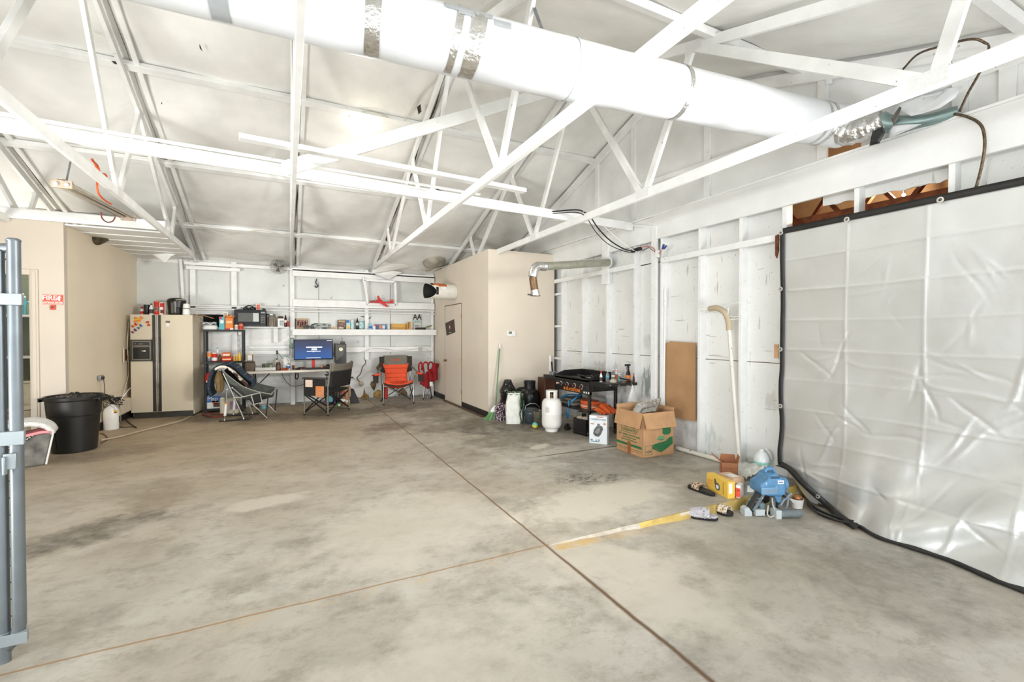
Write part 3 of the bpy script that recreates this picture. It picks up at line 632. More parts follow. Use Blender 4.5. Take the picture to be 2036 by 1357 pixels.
# perforated steel straps
STRAP = M8('rusty_perforated_strap', 122, 104, 84, .45, metal=.5, var=.35, scale=60)
def strap(name, P, w, lab, cat='strap', X=4.4):
    pts = spline(P, 8); mb = MB(); vs = []
    for i, p in enumerate(pts):
        t = (pts[min(i+1, len(pts)-1)]-pts[max(i-1, 0)]).normalized(); s = t.cross(Vector((1, 0, .25))).normalized(); vs += [p-s*w/2, p+s*w/2]
    mb.add(vs, [(2*i, 2*i+2, 2*i+3, 2*i+1) for i in range(len(pts)-1)]); return tag(mb.build(name, STRAP, solid=.003), lab, cat)
strap('steel_strap', [wx(1893, 226, 4.46), wx(1925, 233, 4.43), wx(1951, 250, 4.40), wx(1958, 285, 4.40), wx(1952, 330, 4.42), wx(1940, 376, 4.45)], .018, 'rusty perforated strap curling down over the white ledger above the tarp', )
strap('steel_strap', [wx(1795, 138, 4.5), wx(1825, 108, 4.42), wx(1870, 92, 4.3), wx(1930, 78, 4.25), wx(1958, 85, 4.3), wx(1966, 98, 4.4), wx(1950, 140, 4.46), wx(1925, 185, 4.44), wx(1908, 222, 4.48)], .016, 'rusty perforated strap looping high up by the gable at upper right')
# ================================================================= generic object builders
def mpp(p):
    w = Vector(p)-Vector((0, 0, CAMH)); return w.dot(_F)/FOC
def stretch(p):
    w = Vector(p)-Vector((0, 0, CAMH)); u = w.dot(_R)/w.dot(_F); return sqrt(1+u*u)
def carton(name, label, cat, base, w, d, h, rz, m, decals=(), group=None, bevel=.003, flaps=None, inside=None):
    T = thing(name, label, cat, tuple(base), rz, group)
    if flaps is None: MB().box(-w/2, w/2, -d/2, d/2, 0, h).build('body', m, T, bevel=bevel)
    else:
        t = .005; b = MB().box(-w/2, w/2, -d/2, d/2, 0, t).box(-w/2, w/2, -d/2, -d/2+t, 0, h).box(-w/2, w/2, d/2-t, d/2, 0, h).box(-w/2, -w/2+t, -d/2, d/2, 0, h).box(w/2-t, w/2, -d/2, d/2, 0, h)
        b.build('body', m, T)
        for side, ang, ln in flaps:
            f = MB(); ca, sa = cos(ang), sin(ang)          # ang 0 = straight up, pi = hanging down outside
            if side in 'FB':
                s = -1 if side == 'F' else 1; y = s*d/2; f.add([(-w/2, y, h), (w/2, y, h), (w/2-.01, y+s*sa*ln, h+ca*ln), (-w/2+.01, y+s*sa*ln, h+ca*ln)], [(0, 1, 2, 3)])
            else:
                s = -1 if side == 'L' else 1; x = s*w/2; f.add([(x, -d/2, h), (x, d/2, h), (x+s*sa*ln, d/2-.01, h+ca*ln), (x+s*sa*ln, -d/2+.01, h+ca*ln)], [(0, 1, 2, 3)])
            f.build('flap', m, T, solid=.004, smooth=0)
    for dc in decals:
        u0, v0, u1, v1, dm = dc[:5]; face = dc[5] if len(dc) > 5 else 'F'; e = .0012; nm = dc[6] if len(dc) > 6 else 'printed_panel'
        if face == 'F': q = MB().box(-w/2+u0*w, -w/2+u1*w, -d/2-e, -d/2, v0*h, v1*h)
        elif face == 'R': q = MB().box(w/2, w/2+e, -d/2+u0*d, -d/2+u1*d, v0*h, v1*h)
        elif face == 'L': q = MB().box(-w/2-e, -w/2, -d/2+u0*d, -d/2+u1*d, v0*h, v1*h)
        else: q = MB().box(-w/2+u0*w, -w/2+u1*w, -d/2+v0*d, -d/2+v1*d, h, h+e)
        q.build(nm, dm, T)
    return T
def vessel(name, label, cat, base, r, h, prof, m, cap=None, band=None, group=None, n=22, sx=1., sy=1., rz=0., capname='cap'):
    """prof: list of (r factor, z factor); cap: (r factor, height factor, material); band: (z0, z1, material)"""
    T = thing(name, label, cat, tuple(base), rz, group)
    MB().lathe([(max(.0005, a*r), b*h) for a, b in prof], n=n, sx=sx, sy=sy).build('body', m, T, smooth=50)
    top = prof[-1][1]*h
    if cap: MB().lathe([(cap[0]*r, top-.002), (cap[0]*r, top+cap[1]*h*.85), (cap[0]*r*.9, top+cap[1]*h)], n=n, sx=sx, sy=sy).build(capname, cap[2], T, smooth=40)
    if band:
        z0, z1, bm_ = band[:3]
        def R_(z):
            for (a, b), (c, d) in zip(prof, prof[1:]):
                if b <= z <= d and d > b: return (a+(c-a)*(z-b)/(d-b))*r
            return r
        MB().lathe([(R_(z0)+.0012, z0*h), (R_((z0+z1)/2)+.0012, (z0+z1)/2*h), (R_(z1)+.0012, z1*h)], n=n, sx=sx, sy=sy, caps=False).build('label_band', bm_, T, smooth=50)
    return T
P_CAN = [(.92, 0), (1, .02), (1, .97), (.93, 1)]
P_BOT = [(.85, 0), (1, .04), (1, .55), (.9, .66), (.45, .82), (.34, .86), (.34, .94)]
P_JAR = [(.9, 0), (1, .05), (1, .75), (.85, .84)]
P_CUP = [(.72, 0), (.75, .01), (1, 1), (.95, 1), (.7, .06)]
P_JUG = [(.88, 0), (1, .03), (1, .55), (.93, .68), (.6, .84), (.26, .93), (.26, .97)]
def pbox(x0, y0, x1, y1, Y, d=None):          # photo rectangle on plane Y -> base centre, w, h
    X0, X1, Z0, Z1 = bby(x0, y0, x1, y1, Y); w = X1-X0
    return Vector(((X0+X1)/2, Y+(d if d else w)/2, Z0)), w, Z1-Z0
def cord(name, label, pts, r, m, cat='cable', n=6, sm=6, group=None):
    return tag(MB().tube(spline(pts, sm), r, n).build(name, m, smooth=60), label, cat, group)
R_RED = M8('red_print', 196, 48, 36, .5); R_ORG = M8('orange_print', 232, 130, 50, .5); R_YEL = M8('yellow_print', 232, 186, 62, .5)
R_BLU = M8('blue_print', 44, 104, 170, .45); R_TEAL = M8('teal_print', 92, 178, 190, .5); R_GRN = M8('green_print', 70, 140, 84, .5)
R_BRN = M8('brown_print', 104, 66, 44, .5, var=.3, scale=40); R_PUR = M8('purple_print', 96, 50, 130, .45)
R_PIC = mat('colour_photo_print', c8(150, 90, 70), .5, var=.3, scale=38, col2=c8(40, 50, 46), spots=.6, spotcol=c8(230, 214, 190), spotscale=60)
R_LND = mat('landscape_print', c8(112, 190, 205), .5, var=.2, scale=20, col2=c8(220, 228, 220), spots=.5, spotcol=c8(80, 150, 90), spotscale=25)
COLA = mat('dark_cola', c8(48, 18, 12), .15, var=.1)
GLASSY = mat('clear_glass', (.95, .97, .97), .04, trans=.9, var=.02, ior=1.35)
AMBER = mat('amber_glass', c8(150, 84, 40), .1, trans=.4, var=.1)
# ================================================================= refrigerator
FRG = mat('almond_enamel', c8(212, 200, 177), .5, var=.02, scale=2)
FC = Vector((-1.985, 9.86, 0)); FH = 1.815
F = thing('refrigerator', 'almond side-by-side refrigerator with ice dispenser and coloured magnets', 'refrigerator', tuple(FC), -.13)
MB().box(-.455, .455, .07, .62, .03, FH).build('cabinet', FRG, F, bevel=.006)
MB().box(-.44, .44, .05, .12, .0, .095).build('kick_grille', M8('dark_grey_grille', 62, 60, 54, .5), F, bevel=.003)
for i in range(5): pass
sp = -.075
MB().box(-.46, sp-.004, 0, .068, .105, FH).build('door', FRG, F, bevel=.008, lab='narrow freezer door')
MB().box(sp+.004, .46, 0, .068, .105, FH).build('door', FRG, F, bevel=.008, lab='wide fridge door')
for x0, x1 in ((sp-.062, sp-.018), (sp+.022, sp+.062)):
    h_ = MB()
    h_.box(x0, x1, -.012, 0, .115, FH-.01)
    h_.build('handle', M8('dark_grey_handle', 52, 50, 46, .4), F, bevel=.004)
    MB().box(x0+.008, x1-.006, -.045, -.012, .98, 1.42).build('handle_grip', M8('dark_grey_handle', 0, 0, 0), F, bevel=.012)
MB().box(sp-.016, sp-.006, -.004, 0, .11, FH-.01).box(sp+.010, sp+.020, -.004, 0, .11, FH-.01).build('chrome_strip', CHROME, F, lab='thin bright strip beside the handle')
dp = MB().box(-.452, -.142, -.012, 0, 1.0, 1.375).build('dispenser', M8('dark_grey_bezel', 72, 70, 64, .4), F, bevel=.004)
MB().box(-.425, -.165, -.0155, -.010, 1.03, 1.35).build('dispenser_trim', mat('satin_metal', c8(170, 165, 152), .35, .6), dp, bevel=.002)
MB().box(-.415, -.175, -.018, -.010, 1.04, 1.245).build('cavity', M8('cavity_black', 22, 22, 22, .35), dp)
MB().box(-.335, -.195, -.020, -.018, 1.05, 1.235).build('cavity_back', M8('cavity_grey', 44, 43, 40, .35), dp)
MB().box(-.415, -.175, -.020, -.010, 1.255, 1.34).build('control_panel', M8('panel_grey', 62, 60, 55, .35), dp)
MB().box(-.33, -.27, -.0215, -.019, 1.30, 1.306).box(-.385, -.375, -.0215, -.019, 1.30, 1.31).box(-.40, -.19, -.022, -.019, 1.268, 1.274).build('panel_marking', mat('satin_metal', (0,0,0)), dp)
mb = MB().lathe([(.035, 0), (.035, .02), (.028, .024)], (-.262, -.02, 1.17), sy=.5, n=18); mb.build('lever', mat('satin_metal', (0,0,0)), dp)
MB().box(.058, .118, -.004, 0, 1.67, 1.705).build('badge', M8('dark_brown_badge', 74, 44, 34, .4), F); MB().box(.064, .112, -.003, 0, 1.61, 1.665).build('paper_sticker', PAPERW, F)
for i in range(3): MB().box(.066+.016*i, .078+.016*i, -.0052, -.004, 1.68, 1.693).build('badge_lettering', mat('satin_metal', (0,0,0)), F)
def fpt(x, z, y=-.002):  # fridge local -> world
    return FC + Matrix.Rotation(-.13, 3, 'Z') @ Vector((x, y, z))
for k, (x, z, a, m, nm) in enumerate(((-.335, 1.70, -.3, R_YEL, 'yellow'), (-.375, 1.72, .2, R_ORG, 'orange'), (-.305, 1.735, .6, R_ORG, 'upper orange'), (-.395, 1.625, .9, R_RED, 'red'), (-.318, 1.60, .7, R_BLU, 'blue'), (-.40, 1.525, .8, R_PUR, 'purple'), (-.197, 1.655, -.3, R_RED, 'lone red'))):
    T = thing('clip_magnet', nm+' plastic clip magnet on the freezer door of the refrigerator' if nm != 'lone red' else 'red clip magnet sitting alone near the freezer handle', 'magnet', tuple(fpt(x, z)), -.13, 'clip magnets on the freezer door')
    cs, sn = cos(a), sin(a); rot = Matrix.Rotation(a, 4, 'Y')
    mb = MB().box(-.014, .014, -.012, 0, -.04, .04).box(-.026, .026, -.016, -.002, .018, .042).box(-.022, .022, -.014, -.002, -.042, -.024); mb.xf(rot); mb.build('clip', m, T, bevel=.005)
    mb = MB().cyl((0, -.012, .0), (0, -.02, .0), .012); mb.xf(rot); mb.build('spring_eye', R_YEL if m is not R_YEL else R_ORG, T)
# things on top of the refrigerator
def on_fridge(x0, y0, x1, y1, dy=.12):
    b, w, h = pbox(x0, y0, x1, y1, 9.86+dy); b.z = FH+.001; return b, w/1.0, h
b, w, h = on_fridge(277, 609, 286, 622, .2); vessel('spray_bottle', 'small red-topped spray bottle at the left end on top of the refrigerator', 'spray bottle', b, w/2, .12, P_BOT, PAPERW, (.6, .25, R_RED), (.1, .5, R_RED))
b, w, h = on_fridge(284, 602, 297, 622); vessel('tumbler', 'tall black tumbler standing on top of the refrigerator', 'cup', b, w/2, .175, [(.75, 0), (.78, .02), (1, .95), (1, 1), (.94, 1), (.72, .05)], BLACK)
b, w, h = on_fridge(296, 601, 304, 623, .08); vessel('sauce_bottle', 'slim white bottle with black cap on top of the refrigerator', 'bottle', b, w/2+.004, .185, P_BOT, PAPERW, (.42, .10, BLACK), (.1, .5, M8('dark_label', 70, 60, 60, .5)))
b, w, h = on_fridge(305, 598, 316.5, 624, .04); vessel('chip_canister', 'tall red and brown snack canister on top of the refrigerator', 'canister', b, w/2, .225, P_CAN, R_RED, (1.02, .04, R_ORG), (.25, .6, R_PIC))
b, w, h = on_fridge(317, 599, 327.5, 624, .05); carton('cereal_box', 'narrow white and red box standing beside the coffee maker', 'box', b, w, .06, .215, -.1, PAPERW, [(.1, .62, .9, .95, R_RED), (.15, .1, .85, .4, R_BRN), (.7, .02, 1, .98, R_RED)])
b, w, h = on_fridge(327, 587, 369, 624, .06)
T = thing('coffee_maker', 'large black and silver pod coffee maker on top of the refrigerator', 'coffee maker', (b.x-.01, b.y+.02, b.z), -.13); r = w/2-.005
MB().lathe([(r*.78, 0), (r*.82, .01), (r*.86, .08), (r*.95, .2), (r*.98, .235)], sy=.8, n=30).build('body', M8('smoky_dark_body', 46, 45, 42, .25, var=.1), T, smooth=50)
MB().lathe([(r*1.0, .235), (r*1.02, .25), (r*.97, .275), (r*.8, .298), (r*.5, .31), (.001, .312)], sy=.8, n=30, caps=False).build('lid', M8('glossy_black_lid', 36, 33, 28, .2), T, smooth=50)
MB().box(.02, r*1.02, -.125, -.075, .262, .285).build('lid_handle', mat('satin_metal', (0,0,0)), T, bevel=.008)
MB().box(-r*.35, -r*.05, -r*.80, -r*.6, .03, .225).build('water_window', M8('smoky_panel', 92, 88, 78, .15), T, bevel=.006); MB().box(r*.15, r*.55, -r*.80, -r*.5, .02, .14).build('brew_bay', M8('bay_black', 28, 28, 28, .3), T, bevel=.006)
b, w, h = on_fridge(361, 600, 377, 625, -.0); b.y += .01; vessel('kitchen_canister', 'white lidded plastic canister at the right end on top of the refrigerator', 'canister', b, w/2, .19, [(.95, 0), (1, .03), (.86, .9), (.8, 1)], WHITEPL, (.75, .06, PAPERW), (.55, .66, M8('grey_label', 150, 150, 150)))
p0 = fpt(.40, FH+.01, .1); mb = MB()
mb.grid(lambda u, v: Vector((p0.x+.05+u*.30, p0.y-.12+v*.2, FH+.012-.07*u*u+.01*nz(u*8, v*6))), 14, 6); tag(mb.build('cardboard_scrap', KRAFT, solid=.003), 'flat torn cardboard and papers drooping off the refrigerator top', 'cardboard')
# ================================================================= items along the beige wall
wlx = lambda y: -2.63+(-2.50+2.63)*(y-7.95)/(YR-7.95)
def on_left(px, py, e=.0):
    y = 9.0
    for _ in range(8): p = wx(px, py, wlx(y)+e); y = p.y
    return p
p = on_left(250, 706, .004); rzl = -atan2(.13, 2.65)
T = thing('valve_box', 'recessed white water valve box in the beige wall beside the refrigerator', 'wall box', tuple(p))
q = MB().box(-.004, .02, -.16, .16, -.125, -.10).box(-.004, .02, -.16, .16, .10, .125).box(-.004, .02, -.16, -.13, -.1, .1).box(-.004, .02, .13, .16, -.1, .1); q.build('frame', M8('ivory_plastic', 205, 192, 170, .5), T, bevel=.003)
MB().box(-.004, .001, -.13, .13, -.1, .1).build('recess', M8('recess_brown', 120, 98, 76, .7), T); MB().cyl((.0, -.02, -.03), (.035, -.02, -.03), .02).cyl((.03, -.02, -.03), (.03, -.02, -.09), .008).build('valve', mat('aged_brass', (0,0,0)), T)
p = on_left(197, 752, .003); T = thing('wall_outlet', 'grey steel outlet box on the beige wall above the white jug', 'outlet', tuple(p))
MB().box(0, .04, -.06, .06, -.04, .04).build('box', GALV, T, bevel=.004)
for s in (-.03, .03): MB().box(.04, .055, s-.015, s+.015, -.02, .02).build('plug', BLACK, T, bevel=.004)
p0 = p; cord('extension_cord', 'black cord dropping from the steel outlet box behind the trash can', [p0+Vector((.06, -.03, 0)), p0+Vector((.08, -.05, -.2)), p0+Vector((.06, -.03, -.45)), Vector((-2.42, 8.9, .42))], .005, BLACK)
# black wall baseboard heater shelf: beige raceway lump by the corner
mb = MB().box(-2.545, -2.40, 9.15, 9.80, .16, .40); tag(mb.build('raceway_box', M8('beige_metal_raceway', 214, 200, 178, .5), bevel=.03), 'beige box low on the wall left of the refrigerator', 'utility box')
# ================================================================= fire extinguisher sign
X0, X1, Z0, Z1 = bby(85, 586, 125.5, 606, 7.945)
T = thing('fire_extinguisher_sign', 'red sign reading FIRE EXTINGUISHER on the utility room wall', 'sign', ((X0+X1)/2, 7.945, Z0)); w = X1-X0; h = Z1-Z0
SR = M8('sign_red', 214, 82, 54, .4, var=.02); SW = M8('sign_white', 240, 236, 228, .4, var=.02)
MB().box(-w/2, w/2, -.004, 0, 0, h).build('plate', SR, T); MB().box(-w/2+.004, w/2-.004, -.0045, -.0035, h*.30, h*.315).box(-w/2+.003, w/2-.003, -.0045, -.0035, h-.006, h-.003).box(-w/2+.003, w/2-.003, -.0045, -.0035, .003, .006).build('border_line', SW, T)
text('lettering_fire', 'FIRE', h*.66, T, (-w*.16, -.0045, h*.64), (pi/2, 0, 0), SW, .0008, bold=.0015, sx=.92); text('lettering_extinguisher', 'EXTINGUISHER', h*.225, T, (0, -.0045, h*.165), (pi/2, 0, 0), SW, .0008, sx=1.0, bold=.0008)
mb = MB().prism([(w*.16, h*.5), (w*.27, h*.5), (w*.27, h*.38), (w*.36, h*.38), (w*.36, h*.68), (w*.42, h*.68), (w*.32, h*.92), (w*.2, h*.68), (w*.27, h*.66), (w*.16, h*.58)], -.0053, -.0040, 'y'); mb.build('arrow', SW, T)
X0, X1, Z0, Z1 = bby(101, 607, 110.5, 616.5, 7.945)
T = thing('alarm_button', 'small red wall bracket just below the fire extinguisher sign', 'wall bracket', ((X0+X1)/2, 7.948, Z0)); w = X1-X0; h = Z1-Z0
MB().box(-w/2, w/2, -.025, 0, 0, h).build('housing', SR, T, bevel=.004); MB().cyl((0, -.026, h*.5), (0, -.036, h*.5), .012).build('button', M8('dark_red', 120, 30, 24, .4), T)
# ================================================================= utility room contents
def shelfboard(py, nm, lab): 
    z = wy(52, py, 9.9).z; return tag(MB().box(-4.45, -2.75, 9.75, 10.39, z-.03, z).build(nm, WHITEW, bevel=.003), lab, 'shelf'), z
s1, z1 = shelfboard(627, 'storage_shelf', 'upper white shelf seen through the open utility room doorway'); s2, z2 = shelfboard(709, 'storage_shelf', 'lower white shelf seen through the open utility room doorway')
for k, (px, w, h, m, lab) in enumerate(((50, .07, .30, R_TEAL, 'teal bottle on the upper shelf behind the doorway'), (58, .08, .22, M8('grey_green_bottle', 130, 150, 130), 'grey-green bottle on the upper shelf behind the doorway'), (46, .08, .34, GLASSY, 'tall clear jar on the upper shelf behind the doorway'))):
    b = wy(px, 620, 9.95); b.z = z1+.001; vessel('shelf_bottle', lab, 'bottle', b, w/2, h, P_BOT, m, (.4, .08, WHITEPL))
T = thing('toilet', 'almond toilet seen through the utility room doorway behind the trash can', 'toilet', (-3.42, 9.0, 0))
PORC = M8('almond_porcelain', 214, 204, 180, .15, coat=.5)
MB().lathe([(.13, 0), (.14, .02), (.10, .12), (.11, .2), (.19, .33), (.21, .39), (.17, .39), (.12, .28), (.01, .24)], sy=1.25, n=28, caps=False).build('bowl', PORC, T, smooth=60)
MB().lathe([(.15, .39), (.215, .40), (.215, .415), (.15, .42)], sy=1.25, n=28).build('seat', PORC, T); MB().box(-.22, .22, .26, .44, .38, .74).build('tank', PORC, T, bevel=.02); MB().box(-.23, .23, .25, .45, .74, .77).build('tank_lid', PORC, T, bevel=.01)
# ================================================================= trash can
TC = Vector((-2.43, 7.59, 0)); T = thing('trash_can', 'large round black plastic trash can with a black liner', 'trash can', tuple(TC), -.3)
CANM = M8('black_trash_can_plastic', 34, 33, 31, .38, var=.12)
rb, rt, H_ = .213, .262, .70
def canr(z): return rb+(rt-rb)*z/H_
mb = MB(); prof = [(rb-.01, 0), (rb, .01), (canr(.45), .45), (canr(.455)+.012, .465), (canr(.64)+.012, .64), (rt+.022, .655), (rt+.026, .69), (rt+.02, .70), (rt+.002, .695), (rt-.012, .6), (rb-.012, .03), (.001, .025)]
mb.lathe(prof, n=48, caps=False); mb.build('body', CANM, T, smooth=35)
for s in (-1, 1): # moulded side grips
    MB().box(s*(rt+.0), s*(rt+.075), -.09, .09, .655, .675).box(s*(rt+.065), s*(rt+.078), -.09, .09, .625, .675).build('handle', CANM, T, bevel=.006)
e = MB(); 
def embp(a, z): r = canr(z)+.004; return (r*sin(a), -r*cos(a), z)
arch = [(-.42+.0, .06), (-.42, .30), (-.34, .37), (-.2, .41), (-.05, .40), (.06, .34), (.09, .28), (.09, .06)]
e.tube([embp(a-.35, z) for a, z in arch], .006, 6).build('raised_arch', CANM, T)
e = MB().tube([embp(-1.2+i*.12, .455-.03*max(0, sin(i*.35))) for i in range(22)], .007, 6).build('raised_rim_line', CANM, T)
bagm = mat('black_trash_bag_film', c8(30, 30, 30), .22, var=.25, scale=20)
mb = MB(); mb.grid(lambda u, v: Vector(((rt-.01)*v*cos(2*pi*u), (rt-.01)*v*sin(2*pi*u), .655+.055*(1-v)**.7+.03*abs(nz(7*v*cos(2*pi*u), 7*v*sin(2*pi*u)))*(1-v)**.3+.014*abs(nz(26*v*cos(2*pi*u), 26*v*sin(2*pi*u))))), 60, 14, cu=True)
lin = thing('trash_liner', 'crumpled black plastic bag filling the top of the trash can', 'trash bag', tuple(TC+Vector((0, 0, .0)))); mb.build('film', bagm, lin, smooth=25)
# ================================================================= white jug, wire caddy, cords
b = wz(218, 856); T = vessel('white_jug', 'white plastic chemical jug with a small yellow label behind the trash can', 'jug', (b.x, b.y+.07, 0), .095, .37, [(.92, 0), (1, .03), (1, .70), (.96, .78), (.72, .93), (.5, 1)], WHITEPL, (.42, .08, WHITEPL), None, n=28, sy=.8)
MB().tube([(-.02, -.03, .375), (.02, -.06, .385), (.07, -.055, .34), (.08, -.045, .28)], .012, 8).build('handle', WHITEPL, T); MB().box(.03, .092, -.062, -.05, .255, .30).build('sticker', R_YEL, T); MB().box(.035, .085, -.064, -.062, .262, .276).build('sticker_text', R_BRN, T)
c = Vector((b.x+.0, b.y+.06, .47)); rr_ = random.Random(3); pts_ = []
for i in range(46): pts_.append(c+Vector((rr_.uniform(-.15, .17), rr_.uniform(-.08, .08), rr_.uniform(-.065, .07)-(.25*(0))))-Vector((0, 0, .0)))
pts_ = [p+Vector((0, 0, -.35*(p.x-c.x))) for p in pts_]
tag(MB().tube(spline(pts_, 3), .0045, 5).build('wire_basket', BLACK, smooth=60), 'tangled black wire basket lying on top of the white jug', 'wire basket')
cord('extension_cord', 'black cord looping on the floor beside the white jug', [c+Vector((.1, 0, -.1)), wz(240, 822, .15), wz(232, 845, .01), wz(245, 850, .01), wz(262, 849, .01), wz(272, 851, .01), wz(258, 842, .01), wz(246, 830, .02), wz(240, 815, .2)], .006, BLACK)
cord('extension_cord', 'thin brown cord curling out from under the trash can', [wz(199, 862, .01), wz(208, 865, .008), wz(214, 874, .008), wz(200, 882, .008)], .006, M8('brown_cord', 96, 72, 52, .6))
cord('water_hose', 'beige hose running across the floor from the refrigerator to the trash can', [wy(391, 700, 10.45), wy(389, 780, 10.3), wz(384, 820, .02), wz(368, 834, .02), wz(330, 845, .02), wz(285, 856, .02), wz(240, 868, .02), wz(200, 876, .02)], .013, M8('beige_hose', 188, 172, 146, .5), 'hose', 10)
cord('white_cable', 'white cable bunch hanging at the wall left of the refrigerator', [wy(259, 772, 9.80), wy(252, 780, 8.95), wy(240, 800, 8.95), wz(240, 838, .02)], .006, WHITEPL); cord('white_cable', 'thin cream cable draped down the beige wall behind the refrigerator', [on_left(256, 640, .02), on_left(253, 690, .05), on_left(256, 740, .02), wy(246, 785, 9.75), wy(254, 806, 9.7)], .005, M8('cream_cable', 220, 208, 186))
# ================================================================= fabric basket with fleece blanket (left edge)
bp_ = wz(62, 928); T = thing('fabric_basket', 'grey fabric storage basket partly hidden behind the gate post', 'basket', (bp_.x-.10, bp_.y+.1, 0), .35)
GREYF = mat('grey_marled_fabric', c8(120, 118, 112), .9, var=.3, scale=9, bump=.4, bscale=90)
mb = MB(); mb.add([(-.24, -.17, 0), (.17, -.17, 0), (.17, .17, 0), (-.24, .17, 0), (-.28, -.2, .36), (.23, -.2, .36), (.23, .2, .36), (-.28, .2, .36)], [(0,3,2,1),(4,5,6,7),(0,1,5,4),(1,2,6,5),(2,3,7,6),(3,0,4,7)]); mb.build('body', GREYF, T, bevel=.02)
MB().tube([(.175, -.175, .01), (.235, -.205, .36)], .009, 6).build('piping', M8('white_piping', 220, 218, 212, .9), T)
B2 = M8('black_white_pattern_cloth', 34, 34, 34, .8, spots=.9, spotcol=c8(220, 220, 216), spotscale=70)
mb = MB().add([(-.2, -.206, .17), (.02, -.21, .30), (.1, -.212, .36), (-.02, -.21, .36), (-.2, -.206, .24)], [(0, 1, 2, 3, 4)]); mb.build('patterned_trim', B2, T, solid=.006)
bt_ = T.location
FLE = mat('white_fleece', c8(226, 224, 220), .95, var=.1, scale=20, bump=1., bscale=60)
T2 = thing('folded_blanket', 'fluffy white fleece blanket folded over the grey fabric basket', 'blanket', (bt_.x, bt_.y, .40), .35)
mb = MB().grid(lambda u, v: Vector((-.27+.50*u+(.03*sin(pi*v)), -.2+.4*v, .075*sin(pi*min(1, max(0, u*1.02)))**.3+.03*sin(pi*v)-.055*max(0, u-.8)*5+.006*nz(u*12, v*10))), 30, 14); mb.build('fleece', FLE, T2, solid=.045, smooth=60)
T3 = thing('pink_cloth', 'pink cloth squeezed between the fleece blanket and the fabric basket', 'cloth', (bt_.x, bt_.y, .362), .35)
MB().grid(lambda u, v: Vector((-.22+.43*u, -.215+.3*v, .012+.012*sin(u*9)-.01*u)), 16, 6).build('fold', M8('pink_cotton', 232, 150, 155, .85), T3, solid=.024)
# ================================================================= kennel gate posts
GP = M8('galvanised_gate_pipe', 124, 131, 135, .42, metal=.6, var=.1)
P1 = Vector((-1.094, 2.80, 0)); P2 = P1+Vector((-.056, .012, 0)); dl = Vector((-.93, .37, 0)).normalized(); zt1 = wx(27, 478, P1.x).z
T = thing('kennel_panel', 'galvanised chain-link gate panel at the left edge with rounded bottom corner', 'gate', tuple(P1))
pts_ = [P1+dl*1.1+Vector((0, 0, .05)), P1+dl*.12+Vector((0, 0, .05)), P1+dl*.05+Vector((0, 0, .06)), P1+dl*.012+Vector((0, 0, .10)), P1+Vector((0, 0, .16)), P1+Vector((0, 0, zt1))]
MB().tube(pts_, .0235, 18).build('frame_pipe', GP, T, world=True, smooth=60)
MB().tube([P1+Vector((0, 0, zt1-.035)), P1+dl*1.1+Vector((0, 0, zt1-.035))], .021, 16).build('top_rail', GP, T, world=True)
MB().lathe([(.025, zt1-.004), (.026, zt1), (.018, zt1+.008), (.001, zt1+.01)], tuple(P1), n=18, caps=False).build('post_cap', GP, T, world=True)
def link_mesh(Pa, dr, L, z0, z1, name, T):
    mb = MB(); s = .055; k = 0; a = 0
    while a < L+(z1-z0):
        for sg in (1, -1):
            q = []
            for t in (0, 1):
                pass
            u0 = a if sg > 0 else a-(z1-z0); 
            # diagonal from (a, z0) going up with slope sg
            x0_, x1_ = a, a-(z1-z0)
            za, zb = (z0, z1) if sg > 0 else (z1, z0)
            lo = max(0, x1_); hi = min(L, x0_)
            if hi > lo:
                f = lambda x: za+(zb-za)*((x0_-x)/(z1-z0)); mb.tube([Pa+dr*lo+Vector((0, 0, f(lo))), Pa+dr*hi+Vector((0, 0, f(hi)))], .0018, 4, caps=False)
        a += s*1.4
    mb.build(name, GP, T, world=True)
link_mesh(P1+Vector((0, .02, 0)), dl, 1.1, .08, zt1-.05, 'chain_link_mesh', T)
T = thing('gate_post', 'galvanised round gate post clamped beside the kennel panel at the far left', 'post', tuple(P2))
MB().tube([P2, P2+Vector((0, 0, wx(4, 503, P2.x).z))], .022, 16).build('pipe', GP, T, world=True)
for k, (py, hh) in enumerate(((596, .05), (872, .06), (1278, .05))):
    z = wx(27, py, P1.x).z
    mb = MB().lathe([(.028, z-hh/2), (.0285, z-hh/2+.003), (.0285, z+hh/2-.003), (.028, z+hh/2)], tuple(P1), n=18).lathe([(.0265, z-hh/2), (.0265, z+hh/2)], tuple(P2), n=18)
    mb.box(P2.x, P1.x+.035, P1.y-.031, P1.y-.026, z-hh/2, z+hh/2); mb.build('clamp', M8('bright_zinc_clamp', 158, 166, 169, .42, metal=.5), T, world=True, bevel=.001)
z = wx(27, 915, P1.x).z; MB().box(P1.x-.03, P1.x+.012, P1.y-.04, P1.y-.025, z-.04, z+.03).box(P1.x-.028, P1.x-.018, P1.y-.055, P1.y-.03, z-.06, z+.02).build('latch', M8('bright_zinc_clamp', 0, 0, 0), T, world=True, bevel=.003)
